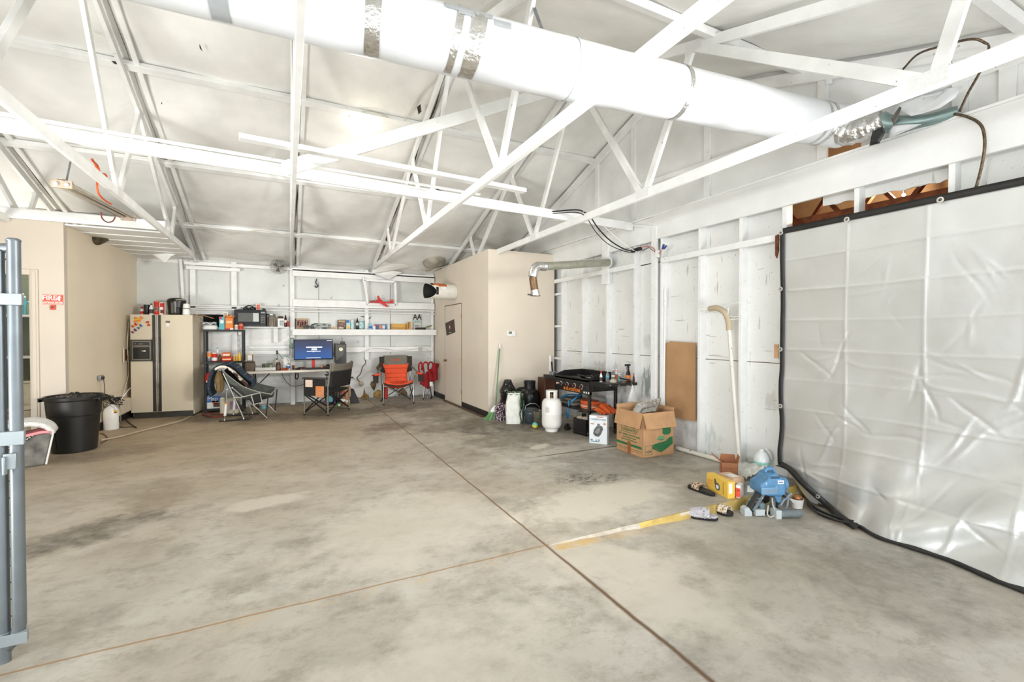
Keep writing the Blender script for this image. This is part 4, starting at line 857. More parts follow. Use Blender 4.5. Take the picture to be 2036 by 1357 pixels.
# ================================================================= torn insulation, hanging tube light
T = thing('torn_insulation', 'dark torn tuft of insulation hanging at the top of the beige wall', 'insulation', tuple(wy(196, 474, 8.9)))
INS = mat('dark_insulation', c8(104, 92, 66), .95, var=.45, scale=14, bump=1., bscale=40, col2=c8(54, 52, 44))
c = T.location.copy(); mb = MB(); ol = [(170, 459), (182, 462), (200, 461), (226, 466), (218, 474), (205, 481), (192, 488), (180, 484), (174, 473)]
vs = [wy(x, y, 8.86) for x, y in ol]; n = len(vs); cc = sum(vs, Vector())/n
mb.add(vs+[v.lerp(cc, .45)+Vector((0, -.07, -.02)) for v in vs]+[cc+Vector((0, -.09, -.03))]+[v+Vector((0, .08, 0)) for v in vs], [(i, (i+1) % n, n+(i+1) % n, n+i) for i in range(n)]+[(n+i, n+(i+1) % n, 2*n) for i in range(n)]+[(i, 2*n+1+i, 2*n+1+(i+1) % n, (i+1) % n) for i in range(n)])
mb.build('tuft', INS, T, world=True, sub=1)
tag(rag('loose_liner_flap', [wy(x, y, 9.9) for x, y in ((300, 505), (330, 504), (352, 505), (340, 510), (327, 524), (318, 516))], LINER, parent=None), 'loose white flap of liner hanging from the planks above the refrigerator', 'liner flap')
# hanging twin-tube shop light
a, b = wz(128, 372, 2.62), wz(253, 434, 2.62)
a = wx(122, 366, -1.95); b = wx(256, 434, -1.88)
T = thing('tube_light', 'unlit twin-tube shop light hanging below a truss with orange cord', 'ceiling light', tuple((a+b)/2)); d = (b-a).normalized(); sd = d.cross(Vector((0, 0, 1))).normalized()
SHOP = M8('aged_white_reflector', 206, 198, 182, .4, metal=.2, var=.12)
mb = MB()
for s in (-1, 1):
    mb.add([a+sd*s*.02+Vector((0, 0, .05)), b+sd*s*.02+Vector((0, 0, .05)), b+sd*s*.085+Vector((0, 0, -.01)), a+sd*s*.085+Vector((0, 0, -.01))], [(0, 1, 2, 3)])
mb.add([a-sd*.02+Vector((0, 0, .05)), b-sd*.02+Vector((0, 0, .05)), b+sd*.02+Vector((0, 0, .05)), a+sd*.02+Vector((0, 0, .05))], [(0, 1, 2, 3)]); mb.build('reflector', SHOP, T, world=True, solid=.004)
for s in (-1, 1): MB().tube([a+sd*s*.04+d*.03+Vector((0, 0, .005)), b+sd*s*.04-d*.03+Vector((0, 0, .005))], .013, 10).build('tube', M8('frosted_tube', 214, 206, 190, .3), T, world=True)
for e, q in ((a, 1), (b, -1)): MB().beam(e-Vector((0, 0, .0)), e+d*q*.03, .16, .075).build('end_cap', M8('rust_edged_white', 214, 190, 168, .5, var=.2, scale=30), T, world=True, bevel=.004)
for s in (-1, 1): MB().cyl(a+sd*s*.04-d*.002+Vector((0, 0, -.005)), a+sd*s*.04-d*.012+Vector((0, 0, -.005)), .018).build('lamp_holder', WHITEPL, T, world=True)
top = Vector((a.x+.18*d.x, a.y+.18*d.y, 0)); pz = wx(140, 322, a.x+.1)
MB().tube([a+d*.10+Vector((0, 0, .05)), Vector((pz.x, pz.y, pz.z))], .008, 6).build('hanger_chain', GALV, T, world=True)
OC = M8('orange_extension_cord', 206, 92, 48, .5)
q = lambda x, y: wx(x, y, -1.62)
MB().tube(spline([q(171, 338), q(182, 348), q(197, 353), q(211, 352), q(208, 346), q(196, 345), q(191, 330), q(184, 318), q(183, 319), q(194, 330), q(198, 348), q(193, 365), q(196, 385), q(208, 398), q(221, 406)], 6), .009, 8).build('power_cord', OC, T, world=True)
MB().tube(spline([q(201, 422), q(203, 434), q(213, 442), q(224, 440), q(229, 432)], 6), .006, 8).build('dangling_plug', M8('dark_red_cord', 110, 40, 34, .5), T, world=True)
# ================================================================= conduits on the rear wall
for k, (ya, yb, lab) in enumerate(((605.5, 618.2, 'upper of the two thin white conduits running along the rear wall'), (612.5, 622.4, 'lower of the two thin white conduits running along the rear wall'))):
    z = wy(700, 615+k*6.6, YR-.15).z; x0 = wy(372, 610, YR-.15).x
    tag(MB().tube([(x0, YR-.155, z), (3.12, YR-.155, z)], .014, 10).build('conduit', WHITEW), lab, 'conduit')
x0, x1 = wy(575, 516, YR-.16).x, wy(862, 516, YR-.16).x
# ================================================================= shelf rack
Yr = 10.03
X0, X1, Zb, Zt = bby(405, 655, 485, 818, Yr); W = X1-X0
T = thing('shelf_rack', 'black metal four-tier shelf rack beside the refrigerator', 'shelf rack', ((X0+X1)/2, Yr+.17, 0))
zs = [wy(445, y, Yr).z for y in (656, 719, 812)]
for sx in (-1, 1):
    for sy in (-1, 1):
        x = sx*(W/2-.015); y = sy*.165
        MB().box(x-.018, x+.018, y-sy*.002, y-sy*.006, 0, zs[0]).box(x+sx*.018, x+sx*.014, y-.0, y-sy*.03, 0, zs[0]).build('post', DARKM, T)
for z in zs: MB().box(-W/2+.005, W/2-.005, -.165, .165, z-.035, z).build('shelf', DARKM, T, bevel=.003)
def rk(x0, y0, x1, z, yoff=0.): # base centre on rack shelf
    xc = (x0+x1)/2; Y = Yr+.08+yoff; return Vector((wy(xc, y0, Y).x, Y, z+.001)), (wy(x1, y0, Y).x-wy(x0, y0, Y).x)
zt, zm, zb_ = zs
b, w = rk(401, 660, 433, zt, .05); T = thing('foam_tray', 'stack of white trays at the left of the rack top', 'tray', (b.x+.01, b.y, b.z)); MB().lathe([(w*.40, 0), (w*.46, .01), (w*.50, .05), (w*.47, .055), (w*.38, .02)], sy=.6, n=26).build('tray', WHITEPL, T)
MB().lathe([(w*.42, .055), (w*.46, .075), (w*.44, .08)], sy=.55, n=26).build('plate', PAPERW, T)
mb = MB().grid(lambda u, v: Vector((-w*.42+w*.8*u, -.09+.16*v, .09+.04*abs(sin(u*5+v*3))+.01*nz(u*14, v*12))), 20, 10); mb.build('crumpled_bag', mat('clear_bag_with_blue_print', c8(206, 208, 210), .3, var=.2, scale=18, spots=.5, spotcol=c8(50, 80, 150), spotscale=22), thing('plastic_bag', 'crumpled clear food bag lying on the white trays on the rack', 'plastic bag', (b.x+.01, b.y, b.z)), solid=.02, smooth=25)
b, w = rk(436, 660, 447, zt); carton('carton', 'pale blue carton standing on top of the shelf rack', 'carton', b, w, .09, .24, .1, R_TEAL, [(.05, .82, .5, .98, R_RED), (.2, .5, .8, .75, PAPERW)])
b, w = rk(448.5, 660, 464.5, zt, -.01); carton('carton', 'open orange carton standing on top of the shelf rack', 'carton', b, w, .11, .22, 0, R_ORG, [(0, 0, .6, .12, R_RED), (.6, 0, 1, .12, PAPERW), (.15, .55, .85, .75, M8('pale_orange', 236, 196, 140))], flaps=[('B', .1, .05), ('R', .5, .05), ('L', .3, .04)])
b, w = rk(444.5, 655, 453.5, zt, .12); carton('picture_card', 'small pale card with a round logo behind the cartons on the rack', 'card', b+Vector((0, 0, .0)), w, .01, .34, 0, PAPERW, [(.15, .72, .85, .95, M8('tan_logo', 190, 170, 130)), (.1, .5, .9, .56, BLACK)])
b, w = rk(466, 660, 474, zt, .02); vessel('jar', 'small white jar with a black lid on the rack top', 'jar', b, w/2, .115, P_JAR, PAPERW, (.9, .16, BLACK), (.2, .6, M8('pale_tan', 214, 196, 170)))
b, w = rk(474.5, 660, 484, zt, -.02); vessel('jar', 'red-lidded jar at the right end of the rack top', 'jar', b, w/2, .125, P_JAR, M8('tan_contents', 196, 150, 110), (.95, .16, R_RED), (.1, .6, R_RED))
b, w = rk(411.5, 717, 421, zm, -.02); vessel('can', 'orange and silver can at the left of the middle rack shelf', 'can', b, w/2, .175, P_CAN, GALV, (1.02, .06, WHITEPL), (.5, .92, R_ORG))
b, w = rk(421, 717, 432.5, zm); vessel('tub', 'red and white plastic tub on the middle rack shelf', 'tub', b, w/2, .145, P_CAN, R_RED, (.9, .10, PAPERW), (.1, .5, PAPERW))
b, w = rk(429, 700, 436, zm, .10); vessel('bottle', 'tall white bottle at the back of the middle rack shelf', 'bottle', b, w/2, .25, P_BOT, WHITEPL, (.5, .08, R_TEAL))
b, w = rk(434, 717, 441, zm, -.03); vessel('bottle', 'brown spice bottle on the middle rack shelf', 'bottle', b, w/2, .14, P_BOT, R_BRN, (.55, .12, R_ORG))
for k in (0, 1):
    b, w = rk(441+2*k, 717, 462-3*k, zm+k*.085, -.03); carton('food_tub', ('large red oval tub on the middle rack shelf', 'orange tub stacked on the large red tub')[k], 'tub', b, w, .15, .08, 0, (R_RED, R_ORG)[k], [(.1, .3, .9, .6, (M8('pale_orange', 0, 0, 0), PAPERW)[k]), (0, .85, 1, 1, R_RED)], bevel=.02)
for k, (x0, x1, h, lab) in enumerate(((463, 468.5, .12, 'first small mustard spice jar on the middle rack shelf'), (468.5, 473.5, .11, 'second small mustard spice jar on the middle rack shelf'))):
    b, w = rk(x0, 717, x1, zm, -.02); vessel('spice_jar', lab, 'jar', b, w/2, h, P_JAR, M8('mustard_label', 206, 160, 74), (.9, .16, M8('pale_tan', 0, 0, 0)))
b, w = rk(474, 717, 479.5, zm, -.03); vessel('mustard_bottle', 'tall yellow mustard bottle at the right of the middle rack shelf', 'bottle', b, w/2+.003, .175, P_BOT, R_YEL, (.4, .1, R_YEL))
b, w = rk(409, 760, 420, .42, -.08); mb = MB().lathe([(.03, 0), (.075, .03), (.08, .12), (.05, .17), (.03, .2)], n=14, sx=.8, sy=.7); T = thing('food_bag', 'red snack bag behind the quilt on the shelf rack', 'bag', (b.x, b.y, wy(414, 763, Yr).z)); mb.build('bag', R_RED, T); MB().box(-.03, .03, -.062, -.055, .02, .06).build('label_panel', PAPERW, T)
MB().box(-.06, .08, -.06, .16, -.02, -.001).build('under_shelf', DARKM, T)
X0, X1, Z0, Z1 = bby(409, 783, 440.5, 808, Yr-.02)
bb_ = carton('printed_carton', 'blue and white printed carton on the bottom rack shelf', 'carton', Vector(((X0+X1)/2, Yr+.12, zb_+.001)), (X1-X0)*.9, .20, Z1-Z0, 0, PAPERW, [(0, .5, 1, 1, R_BLU), (.45, .12, 1, .45, R_BRN), (.38, .40, .8, .62, R_ORG)]); text('lettering', 'Map', .10, bb_, (-.02, -.114, (Z1-Z0)*.78), (pi/2, 0, 0), PAPERW, .001)
tag(MB().tube(spline([wz(402, 824, .02), wz(415, 828, .02), wz(430, 829, .02), wz(446, 827, .02), wz(450, 824, .02), wz(430, 824, .02), wz(410, 822, .03)], 6), .012, 6).build('red_hose', M8('dark_red_hose', 130, 52, 44, .5)), 'dark red hose coiled on the floor under the shelf rack', 'hose')
b = wz(469, 818); T = carton('storage_bag', 'pale patterned bag standing on the floor behind the rocking camp chair', 'bag', Vector((b.x-.02, 9.78, 0)), .20, .14, .30, 0, M8('pale_olive_bag', 190, 184, 160, .8), [(.3, .3, .9, .8, M8('mauve_patch', 150, 120, 140, .8))], bevel=.03)
b = wz(457, 816); vessel('tall_jar', 'cream plastic container on the floor under the rack edge', 'container', Vector((b.x-.06, 9.76, 0)), .045, .30, P_CAN, M8('cream_plastic', 206, 198, 176), (.8, .05, PAPERW))
b = wz(525, 813); vessel('plastic_cup', 'clear cup with blue liquid on the floor under the desk', 'cup', Vector((b.x, b.y, 0)), .05, .09, P_CAN, CLEAR, None, (.05, .5, R_TEAL))
# ================================================================= rocking camp chair with blankets
NY, FY = 8.95, 9.50
TUBE = mat('brushed_grey_frame', c8(150, 148, 142), .3, .7, var=.1); JNT = WHITEPL
def NP(x, y, dy=0): return wy(400+x/8.48, 700+y/8.48, NY+dy)
def FP(x, y, dy=0): return wy(400+x/8.48, 700+y/8.48, FY+dy)
T = thing('rocking_camp_chair', 'grey and black spring rocking camp chair facing right in front of the rack', 'camp chair', (-.72, 9.2, 0))
def tb(P, r, m, name, n=8): return MB().tube(P, r, n).build(name, m, T, world=True, smooth=60)
def flo(v): v = Vector(v); v.z = max(v.z, .012); return v
for Pf, nm in ((NP, 'near'), (FP, 'far')):
    o = (0, 0) if Pf is NP else (120, -118)
    f = (lambda x, y: Pf(x, y)) if Pf is NP else (lambda x, y: Pf(x+150, y-105))
    z0 = .012
    g = lambda x, y: Vector((f(x, y).x, f(x, y).y, z0))
    tb([g(300, 1185), g(815, 1185)], .012, DARKM, 'ground_bar')
    top = f(370, 360); a = f(720, 1150); a.z = .03; tb([top, a], .013, TUBE, 'back_leg')
    s0, s1 = f(440, 630), f(395, 1150); s1.z = .03; tb([s0, s1], .009, TUBE, 'shock_strut')
    m0, m1 = s0.lerp(s1, .48), s0.lerp(s1, .86); tb([m0, m1], .021, M8('white_shock_sleeve', 216, 216, 212, .3), 'shock_sleeve', 12); tb([s0.lerp(s1, .45), s0.lerp(s1, .48)], .027, R_ORG, 'shock_collar', 12)
    tb([f(430, 630), f(525, 605), f(700, 760)], .012, TUBE, 'arm_brace')
    tb([f(560, 775), f(690, 765), f(990, 690), f(1025, 850), f(890, 890), f(845, 735)], .010, M8('light_grey_binding', 176, 174, 166, .6), 'arm_frame')
    q = f(1110, 1120); q.z = .012; tb([f(870, 890), q], .011, TUBE, 'front_leg'); q = f(1090, 1065); q.z = .012; tb([f(1130, 740), q], .010, DARKM, 'front_leg')
    q = f(850, 1040); q.z = .02; tb([f(560, 775), q], .010, DARKM, 'cross_brace')
    for pt in ((525, 605), (555, 772), (715, 1145), (395, 1155), (440, 630)):
        c = f(*pt); c.z = max(c.z, .03); MB().ball(c+Vector((0, -.014, 0)), .011, 8).build('joint', JNT, T, world=True)
    if Pf is NP:
        pk = [NP(850, 750), NP(1000, 715), NP(1020, 845), NP(890, 885)]; MB().add([v+Vector((0, .01, 0)) for v in pk], [(0, 1, 2, 3)]).build('side_pocket', M8('black_mesh_pocket', 38, 38, 38, .9), T, world=True, solid=.012)
nr = [NP(345, 285), NP(420, 370), NP(560, 480), NP(700, 580), NP(850, 640), NP(1000, 680), NP(1180, 715)]
fr_ = [FP(520, 180), FP(600, 260), FP(720, 370), FP(850, 470), FP(1000, 540), FP(1130, 575), FP(1250, 600)]
nrs, frs = spline(nr, 4), spline(fr_, 4); L_ = len(nrs)-1
def sling(u, v):
    i = u*L_; k = min(int(i), L_-1); a = nrs[k].lerp(nrs[k+1], i-k); b = frs[k].lerp(frs[k+1], i-k); p = a.lerp(b, v)
    sag = sin(pi*v)*(.10+.16*sin(pi*min(1, u*1.0))**1.0); return p+Vector((-sag*.55*(1-u), 0, -sag))
GRF = mat('charcoal_camp_fabric', c8(86, 90, 84), .8, var=.15, scale=14, bump=.3, bscale=90)
MB().grid(sling, 24, 16).build('seat_sling', GRF, T, world=True, solid=.012, smooth=60)
MB().grid(lambda u, v: NP(345, 285).lerp(NP(420, 370), v)*1 if False else (nrs[int(u*14)]+(Vector((0, .015, -.02-.10*v*sin(pi*min(1, u*1.2+.05)))))), 14, 6).build('side_panel', GRF, T, world=True, solid=.01)
PIP = M8('pale_grey_piping', 168, 166, 158, .6); tb(nrs, .007, PIP, 'piping', 6); tb(frs, .007, PIP, 'piping', 6); tb([nrs[-1], nrs[-1].lerp(frs[-1], .5)+Vector((.02, 0, .0)), frs[-1]], .010, PIP, 'front_rim', 6)
def ribbon(name, path, y0, y1, th, m, T, lat=.0, n=12, amp=.006):
    P = spline(path, 5); L = len(P)-1
    def f(u, v):
        p = P[min(L, int(round(u*L)))]; return Vector((p.x+lat*v, y0+(y1-y0)*v, p.z+amp*nz(u*14, v*9)+amp*nz(u*30, v*22)*.5))
    return MB().grid(f, L, n).build(name, m, T, world=True, solid=th, smooth=60)
W_ = lambda x, y, Y=9.3: wy(400+x/8.48, 700+y/8.48, Y)
QU = mat('navy_quilted_fabric', c8(34, 50, 66), .75, var=.25, scale=6, bump=.6, bscale=30)
T = thing('navy_quilt', 'navy quilted blanket draped over the back of the rocking camp chair', 'blanket', (-.9, 9.3, .5))
pth = [W_(215, 720), W_(175, 640), W_(165, 520), W_(205, 370), W_(270, 260), W_(400, 205), W_(510, 210), W_(620, 260), W_(720, 360), W_(810, 430), W_(890, 490), W_(880, 560)]
ribbon('quilt', pth, 9.02, 9.52, .045, QU, T)
P = spline(pth, 5)
for i in range(6, len(P)-3, 6): MB().tube([Vector((P[i].x, 9.0+.02*j, P[i].z+.03)) for j in range(0, 27)], .006, 5).build('quilt_seam', M8('grey_seam_thread', 120, 128, 136, .8), T, world=True)
T = thing('cow_print_throw', 'white throw with brown cow spots lying inside the rocking camp chair', 'blanket', (-.75, 9.05, .55))
COW = mat('cow_print_fleece', c8(232, 222, 206), .9, var=.04, scale=4, spots=1.0, spotcol=c8(66, 38, 28), spotscale=9, bump=.3)
ribbon('throw', [W_(240, 300, 9.0), W_(330, 250, 9.0), W_(440, 262, 9.0), W_(540, 330, 9.0), W_(640, 430, 9.0), W_(740, 530, 9.0), W_(785, 590, 9.0)], 8.93, 9.10, .035, COW, T)
T = thing('olive_jacket', 'olive brown jacket hanging behind the rocking camp chair', 'jacket', (-.98, 9.0, .3))
ol = [(330, 290), (270, 320), (225, 400), (215, 480), (250, 540), (240, 640), (250, 700), (330, 710), (380, 660), (400, 560), (380, 430)]
mb = MB(); vs = [W_(x, y, 8.98) for x, y in ol]; cc = sum(vs, Vector())/len(vs); n = len(vs)
mb.add(vs+[v.lerp(cc, .5)+Vector((0, -.05, 0)) for v in vs]+[v+Vector((0, .10, 0)) for v in vs], [(i, (i+1) % n, n+(i+1) % n, n+i) for i in range(n)]+[tuple(range(n, 2*n))]+[(i, 2*n+i, 2*n+(i+1) % n, (i+1) % n) for i in range(n)]+[tuple(range(3*n-1, 2*n-1, -1))])
mb.build('cloth', mat('olive_cotton', c8(124, 102, 66), .85, var=.2, scale=8, bump=.4), T, world=True, sub=1)
MB().tube([W_(300, 330, 8.94), W_(330, 480, 8.925), W_(330, 640, 8.935)], .004, 5).build('sleeve_seam', M8('dark_olive_thread', 84, 68, 44, .8), T, world=True)
# ================================================================= desk
YD0, YD1 = 9.78, 10.44
zd = wy(550, 738, YD0).z; dx0, dx1 = wy(486, 740, YD0).x, wy(694, 740, YD0).x
T = thing('folding_table', 'long white folding table against the rear wall under the monitor', 'table', ((dx0+dx1)/2, (YD0+YD1)/2, 0)); Wd = dx1-dx0
MB().box(-Wd/2, Wd/2, -(YD1-YD0)/2, (YD1-YD0)/2, zd-.045, zd).build('table_top', M8('ivory_table_top', 226, 216, 202, .4), T, bevel=.008)
for sx in (-1, 1):
    for sy in (-1, 1): MB().tube([(sx*(Wd/2-.14), sy*.22, zd-.045), (sx*(Wd/2-.2), sy*.24, 0)], .012, 8).build('leg', DARKM, T)
    MB().tube([(sx*(Wd/2-.2), -.24, .1), (sx*(Wd/2-.2), .24, .1)], .010, 8).build('crossbar', DARKM, T)
    MB().tube([(sx*(Wd/2-.17), -.05, .45), (sx*(Wd/2-.42), -.0, zd-.05)], .009, 8).build('brace', DARKM, T)
def dk(x0, x1, Y=9.95):
    return Vector((wy((x0+x1)/2, 736, Y).x, Y, zd+.001)), wy(x1, 736, Y).x-wy(x0, 736, Y).x
b, w = dk(487, 508, 9.93); T = vessel('handbag', 'small grey-brown patterned pouch at the left end of the table', 'pouch', b, w/2, .20, [(.8, 0), (1, .12), (1.05, .6), (.9, .92), (.5, 1)], mat('mottled_taupe_fabric', c8(128, 112, 98), .8, var=.4, scale=60, bump=.6), sy=.55); MB().tube([(-.08, -.06, .165), (0, -.075, .175), (.08, -.06, .16)], .006, 6).build('zip', M8('dark_brown_zip', 66, 52, 44), T)
b, w = dk(491.5, 504, 10.15); carton('framed_picture', 'small square picture in a wooden frame behind the pouch', 'picture', b+Vector((0, 0, .17)), w, .02, .14, 0, M8('pale_wood_frame', 208, 184, 140), [(.15, .15, .8, .85, PAPERW), (.8, .05, .95, .95, R_BRN)])
tag(MB().box(b.x-.02, b.x+.02, b.y-.01, b.y+.01, zd+.001, zd+.17).build('frame_stand', M8('pale_wood_frame', 0, 0, 0)), 'pale wooden block holding up the small square picture', 'stand')
b, w = dk(508, 549, 9.98); T = thing('serving_tray', 'wide pale plastic tray on the left half of the table', 'tray', tuple(b)); MB().box(-w/2, w/2, -.13, .13, 0, .012).box(-w/2, w/2, -.13, -.12, 0, .065).box(-w/2, w/2, .12, .13, 0, .065).box(-w/2, -w/2+.01, -.13, .13, 0, .065).box(w/2-.01, w/2, -.13, .13, 0, .065).build('tray', M8('grey_white_plastic', 206, 204, 198, .4), T, bevel=.004)
b, w = dk(521, 527.5); vessel('small_lens', 'small dark metal canister standing in the pale tray', 'canister', b+Vector((0, .04, .013)), w/2, .115, P_CAN, M8('dark_pewter', 84, 80, 72, .4, metal=.4), (.8, .1, GALV))
b, w = dk(529.5, 542, 9.97); carton('army_green_case', 'small green case sitting in the pale tray', 'case', b+Vector((0, .04, .013)), w, .07, .125, 0, M8('olive_green_plastic', 84, 96, 78), [(.55, .2, .9, .75, M8('pale_green_label', 150, 160, 130)), (.05, .3, .5, .4, BLACK)])
b, w = dk(548.5, 558.5, 9.92); vessel('supplement_jar', 'dark brown jar standing right of the pale tray', 'jar', b, w/2, .155, P_JAR, M8('dark_brown_glass', 74, 54, 46, .25), (.85, .18, M8('dark_brown_lid', 84, 64, 54, .5)), (.1, .5, M8('brown_label', 96, 78, 66)))
b, w = dk(545.5, 555, 10.2); vessel('glass_carafe', 'squat clear bottle behind the brown jar', 'bottle', b, w/2, .20, P_JUG, M8('milky_plastic', 220, 210, 196, .3), (.28, .12, BLACK))
b, w = dk(560, 574, 10.08); T = vessel('milk_jug', 'translucent white gallon jug with a pale blue cap on the table', 'jug', b, w/2, .265, P_JUG, M8('translucent_white_plastic', 222, 222, 218, .3), (.3, .06, R_TEAL)); MB().tube([(.03, -.0, .235), (.075, -.02, .20), (.075, -.02, .13)], .011, 8).build('handle', M8('translucent_white_plastic', 0, 0, 0), T)
b, w = dk(569.5, 577); T = vessel('coffee_mug', 'blue and white mug standing in front of the gallon jug', 'mug', b, w/2, .10, P_CAN, PAPERW, None, (.3, .8, R_BLU))
for k, (x0, x1) in enumerate(((558, 564), (564, 569), (569, 574))):
    b, w = dk(x0, x1, 9.86); vessel('copper_cup', ('left', 'middle', 'right')[k]+'most of three little copper-red bowls at the front edge of the table', 'bowl', b, w/2, .045, [(.55, 0), (.95, .4), (1, 1), (.9, .95), (.4, .2)], mat('copper_red', c8(196, 96, 62), .25, .6, var=.2))
b, w = dk(580, 586); vessel('amber_glass', 'small amber drinking glass left of the keyboard', 'glass', b, w/2, .085, P_CUP, AMBER)
b, w = dk(588, 607, 9.92); mb = MB()
for k in range(16): q = Vector((random.uniform(-w/2, w/2), random.uniform(-.06, .06), random.uniform(.01, .04))); mb.tube([q, q+Vector((random.uniform(-.07, .07), random.uniform(-.04, .04), random.uniform(-.01, .02)))], .008, 5)
T = thing('headset', 'black tangle of headset and cables left of the keyboard', 'headset', tuple(b)); mb.build('cables', BLACK, T); MB().lathe([(.035, 0), (.04, .015), (.03, .03)], (-.04, 0, .0), n=14).build('ear_cup', M8('dark_brown_pad', 60, 48, 42, .7), T)
b, w = dk(607, 662, 9.86); T = thing('keyboard', 'long black keyboard on the table below the monitor', 'keyboard', tuple(b)); MB().box(-w/2, w/2, -.07, .07, 0, .028).build('base', BLACK, T, bevel=.004)
mb = MB()
for i in range(24):
    for j in range(4): mb.box(-w/2+.012+i*(w-.02)/24, -w/2+.004+(i+1)*(w-.02)/24, -.06+j*.031, -.035+j*.031, .028, .036)
mb.build('keys', M8('dark_grey_keys', 58, 54, 50, .5), T)
# ================================================================= monitor
YM = 10.12; X0, X1, Z0, Z1 = bby(584.5, 675.5, 661.5, 715.5, YM); w = X1-X0; h = Z1-Z0
T = thing('computer_monitor', 'wide curved computer monitor showing a blue screen', 'monitor', ((X0+X1)/2, YM, zd), -.02); zb = Z0-zd
def curve(x): return -.045*(x/(w/2))**2
def cs(name, x0, x1, z0, z1, y, m, par, th=.0):
    mb = MB(); nn = max(2, int((x1-x0)/.04)); mb.grid(lambda u, v: Vector((x0+(x1-x0)*u, y+curve(x0+(x1-x0)*u), z0+(z1-z0)*v)), nn, 2); return mb.build(name, m, par, solid=th)
cs('housing', -w/2, w/2, zb, zb+h, .02, BLACK, T, .03)
def screen_mat():
    m = bpy.data.materials.new('blue_gradient_screen'); m.use_nodes = True; nt = m.node_tree; N = nt.nodes; K = nt.links; b = N['Principled BSDF']; b.inputs['Roughness'].default_value = .3
    tc = N.new('ShaderNodeTexCoord'); s = N.new('ShaderNodeSeparateXYZ'); K.new(tc.outputs['Generated'], s.inputs[0]); cr = N.new('ShaderNodeValToRGB'); K.new(s.outputs[2], cr.inputs[0])
    el = cr.color_ramp.elements; el[0].position = 0; el[0].color = (*c8(10, 84, 158), 1); el[1].position = 1; el[1].color = (*c8(32, 34, 66), 1); e = el.new(.35); e.color = (*c8(14, 72, 142), 1); e = el.new(.7); e.color = (*c8(26, 46, 94), 1)
    b.inputs['Base Color'].default_value = (.004, .005, .01, 1); b.inputs['Roughness'].default_value = .5; K.new(cr.outputs[0], b.inputs['Emission Color']); b.inputs['Emission Strength'].default_value = .8; return m
scr = cs('screen', -w/2+.012, w/2-.012, zb+.018, zb+h-.01, .002, screen_mat(), T)
LT = mat('screen_white_text', c8(226, 232, 240), .5, emit=.6)
for (u0, u1, v0, v1) in ((.31, .72, .59, .645), (.45, .58, .53, .565), (.44, .59, .47, .51), (.32, .68, .40, .42), (.47, .52, .385, .40), (.31, .68, .075, .10), (.84, .98, .935, .955)):
    nn = max(1, int((u1-u0)/.035))
    cs('screen_text', -w/2+w*u0, -w/2+w*u1, zb+h*v0, zb+h*v1, -.001, LT, scr)
MB().box(-.035, .025, .03, .06, .0, zb+.08).build('stand_neck', R_RED, T, bevel=.004)
MB().tube(spline([(-.15, -.04, .012), (-.06, -.08, .012), (.05, -.085, .012), (.17, -.05, .012)], 6), .012, 8).build('stand_foot', M8('silver_plastic', 200, 200, 196, .3, metal=.4), T); MB().box(-.05, .05, -.07, .06, .0, .012).build('stand_base', M8('silver_plastic', 0, 0, 0), T)
for k, (x0, x1, h_, m, lab) in enumerate(((600, 606, .05, R_RED, 'small red toy left of the monitor stand'), (636, 641, .06, R_ORG, 'small orange toy right of the monitor stand'))):
    b, w = dk(x0, x1, 9.99); carton('toy', lab, 'toy', b, w, .04, h_, .3, m, [(.2, .3, .8, .7, PAPERW)], bevel=.008)
b, w = dk(643, 661, 10.0); T = thing('game_console', 'flat dark box on the table right of the keyboard', 'device', tuple(b)); MB().box(-w/2, w/2, -.06, .08, 0, .05).build('body', M8('dark_taupe_plastic', 72, 64, 56, .5), T, bevel=.008); MB().box(-w/2+.01, w/2-.01, -.062, -.058, .02, .026).build('slot', BLACK, T); MB().lathe([(.03, .05), (.035, .07), (.02, .085)], (0, 0, 0), n=14).build('dial', BLACK, T)
b, w = dk(657, 664, 9.98); vessel('white_cup', 'small white cup at the right end of the table', 'cup', b+Vector((.03, .1, 0)), w/2, .11, P_CUP, WHITEPL)
# cable below table
cord('black_cable', 'black cable sagging in a loop under the table', [wy(560, 742, 10.2), wy(566, 755, 10.2), wy(580, 768, 10.2), wy(600, 766, 10.2), wy(612, 760, 10.2), wy(626, 752, 10.2)], .006, BLACK)
cord('black_cable', 'thick black cable bundle hanging behind the table edge', [wy(588, 742, 9.9), wy(587, 752, 9.9), wy(591, 754, 9.9), wy(593, 748, 9.9), wy(592, 742, 9.9)], .012, BLACK)
# wall phone
b, w, h = pbox(576, 672, 585, 695, YR-.21, .08)
T = thing('wall_telephone', 'grey-green wall telephone handset mounted left of the monitor', 'telephone', (b.x, YR-.10, b.z)); PH = M8('sage_phone_plastic', 132, 158, 146, .35)
MB().lathe([(w*.28, 0), (w*.42, h*.1), (w*.5, h*.3), (w*.5, h*.75), (w*.42, h*.97), (w*.2, h)], n=20, sy=.5).build('body', PH, T, smooth=50); MB().box(-w*.32, w*.32, -w*.3, -w*.22, h*.5, h*.9).build('window', M8('pale_phone_window', 190, 208, 196, .3), T, bevel=.006)
MB().tube([Vector((.02*sin(i*1.3)+.01, -.02-.01*cos(i*1.3), -.005*i)) for i in range(36)], .003, 5).build('coiled_cord', M8('grey_phone_cord', 110, 112, 104), T)
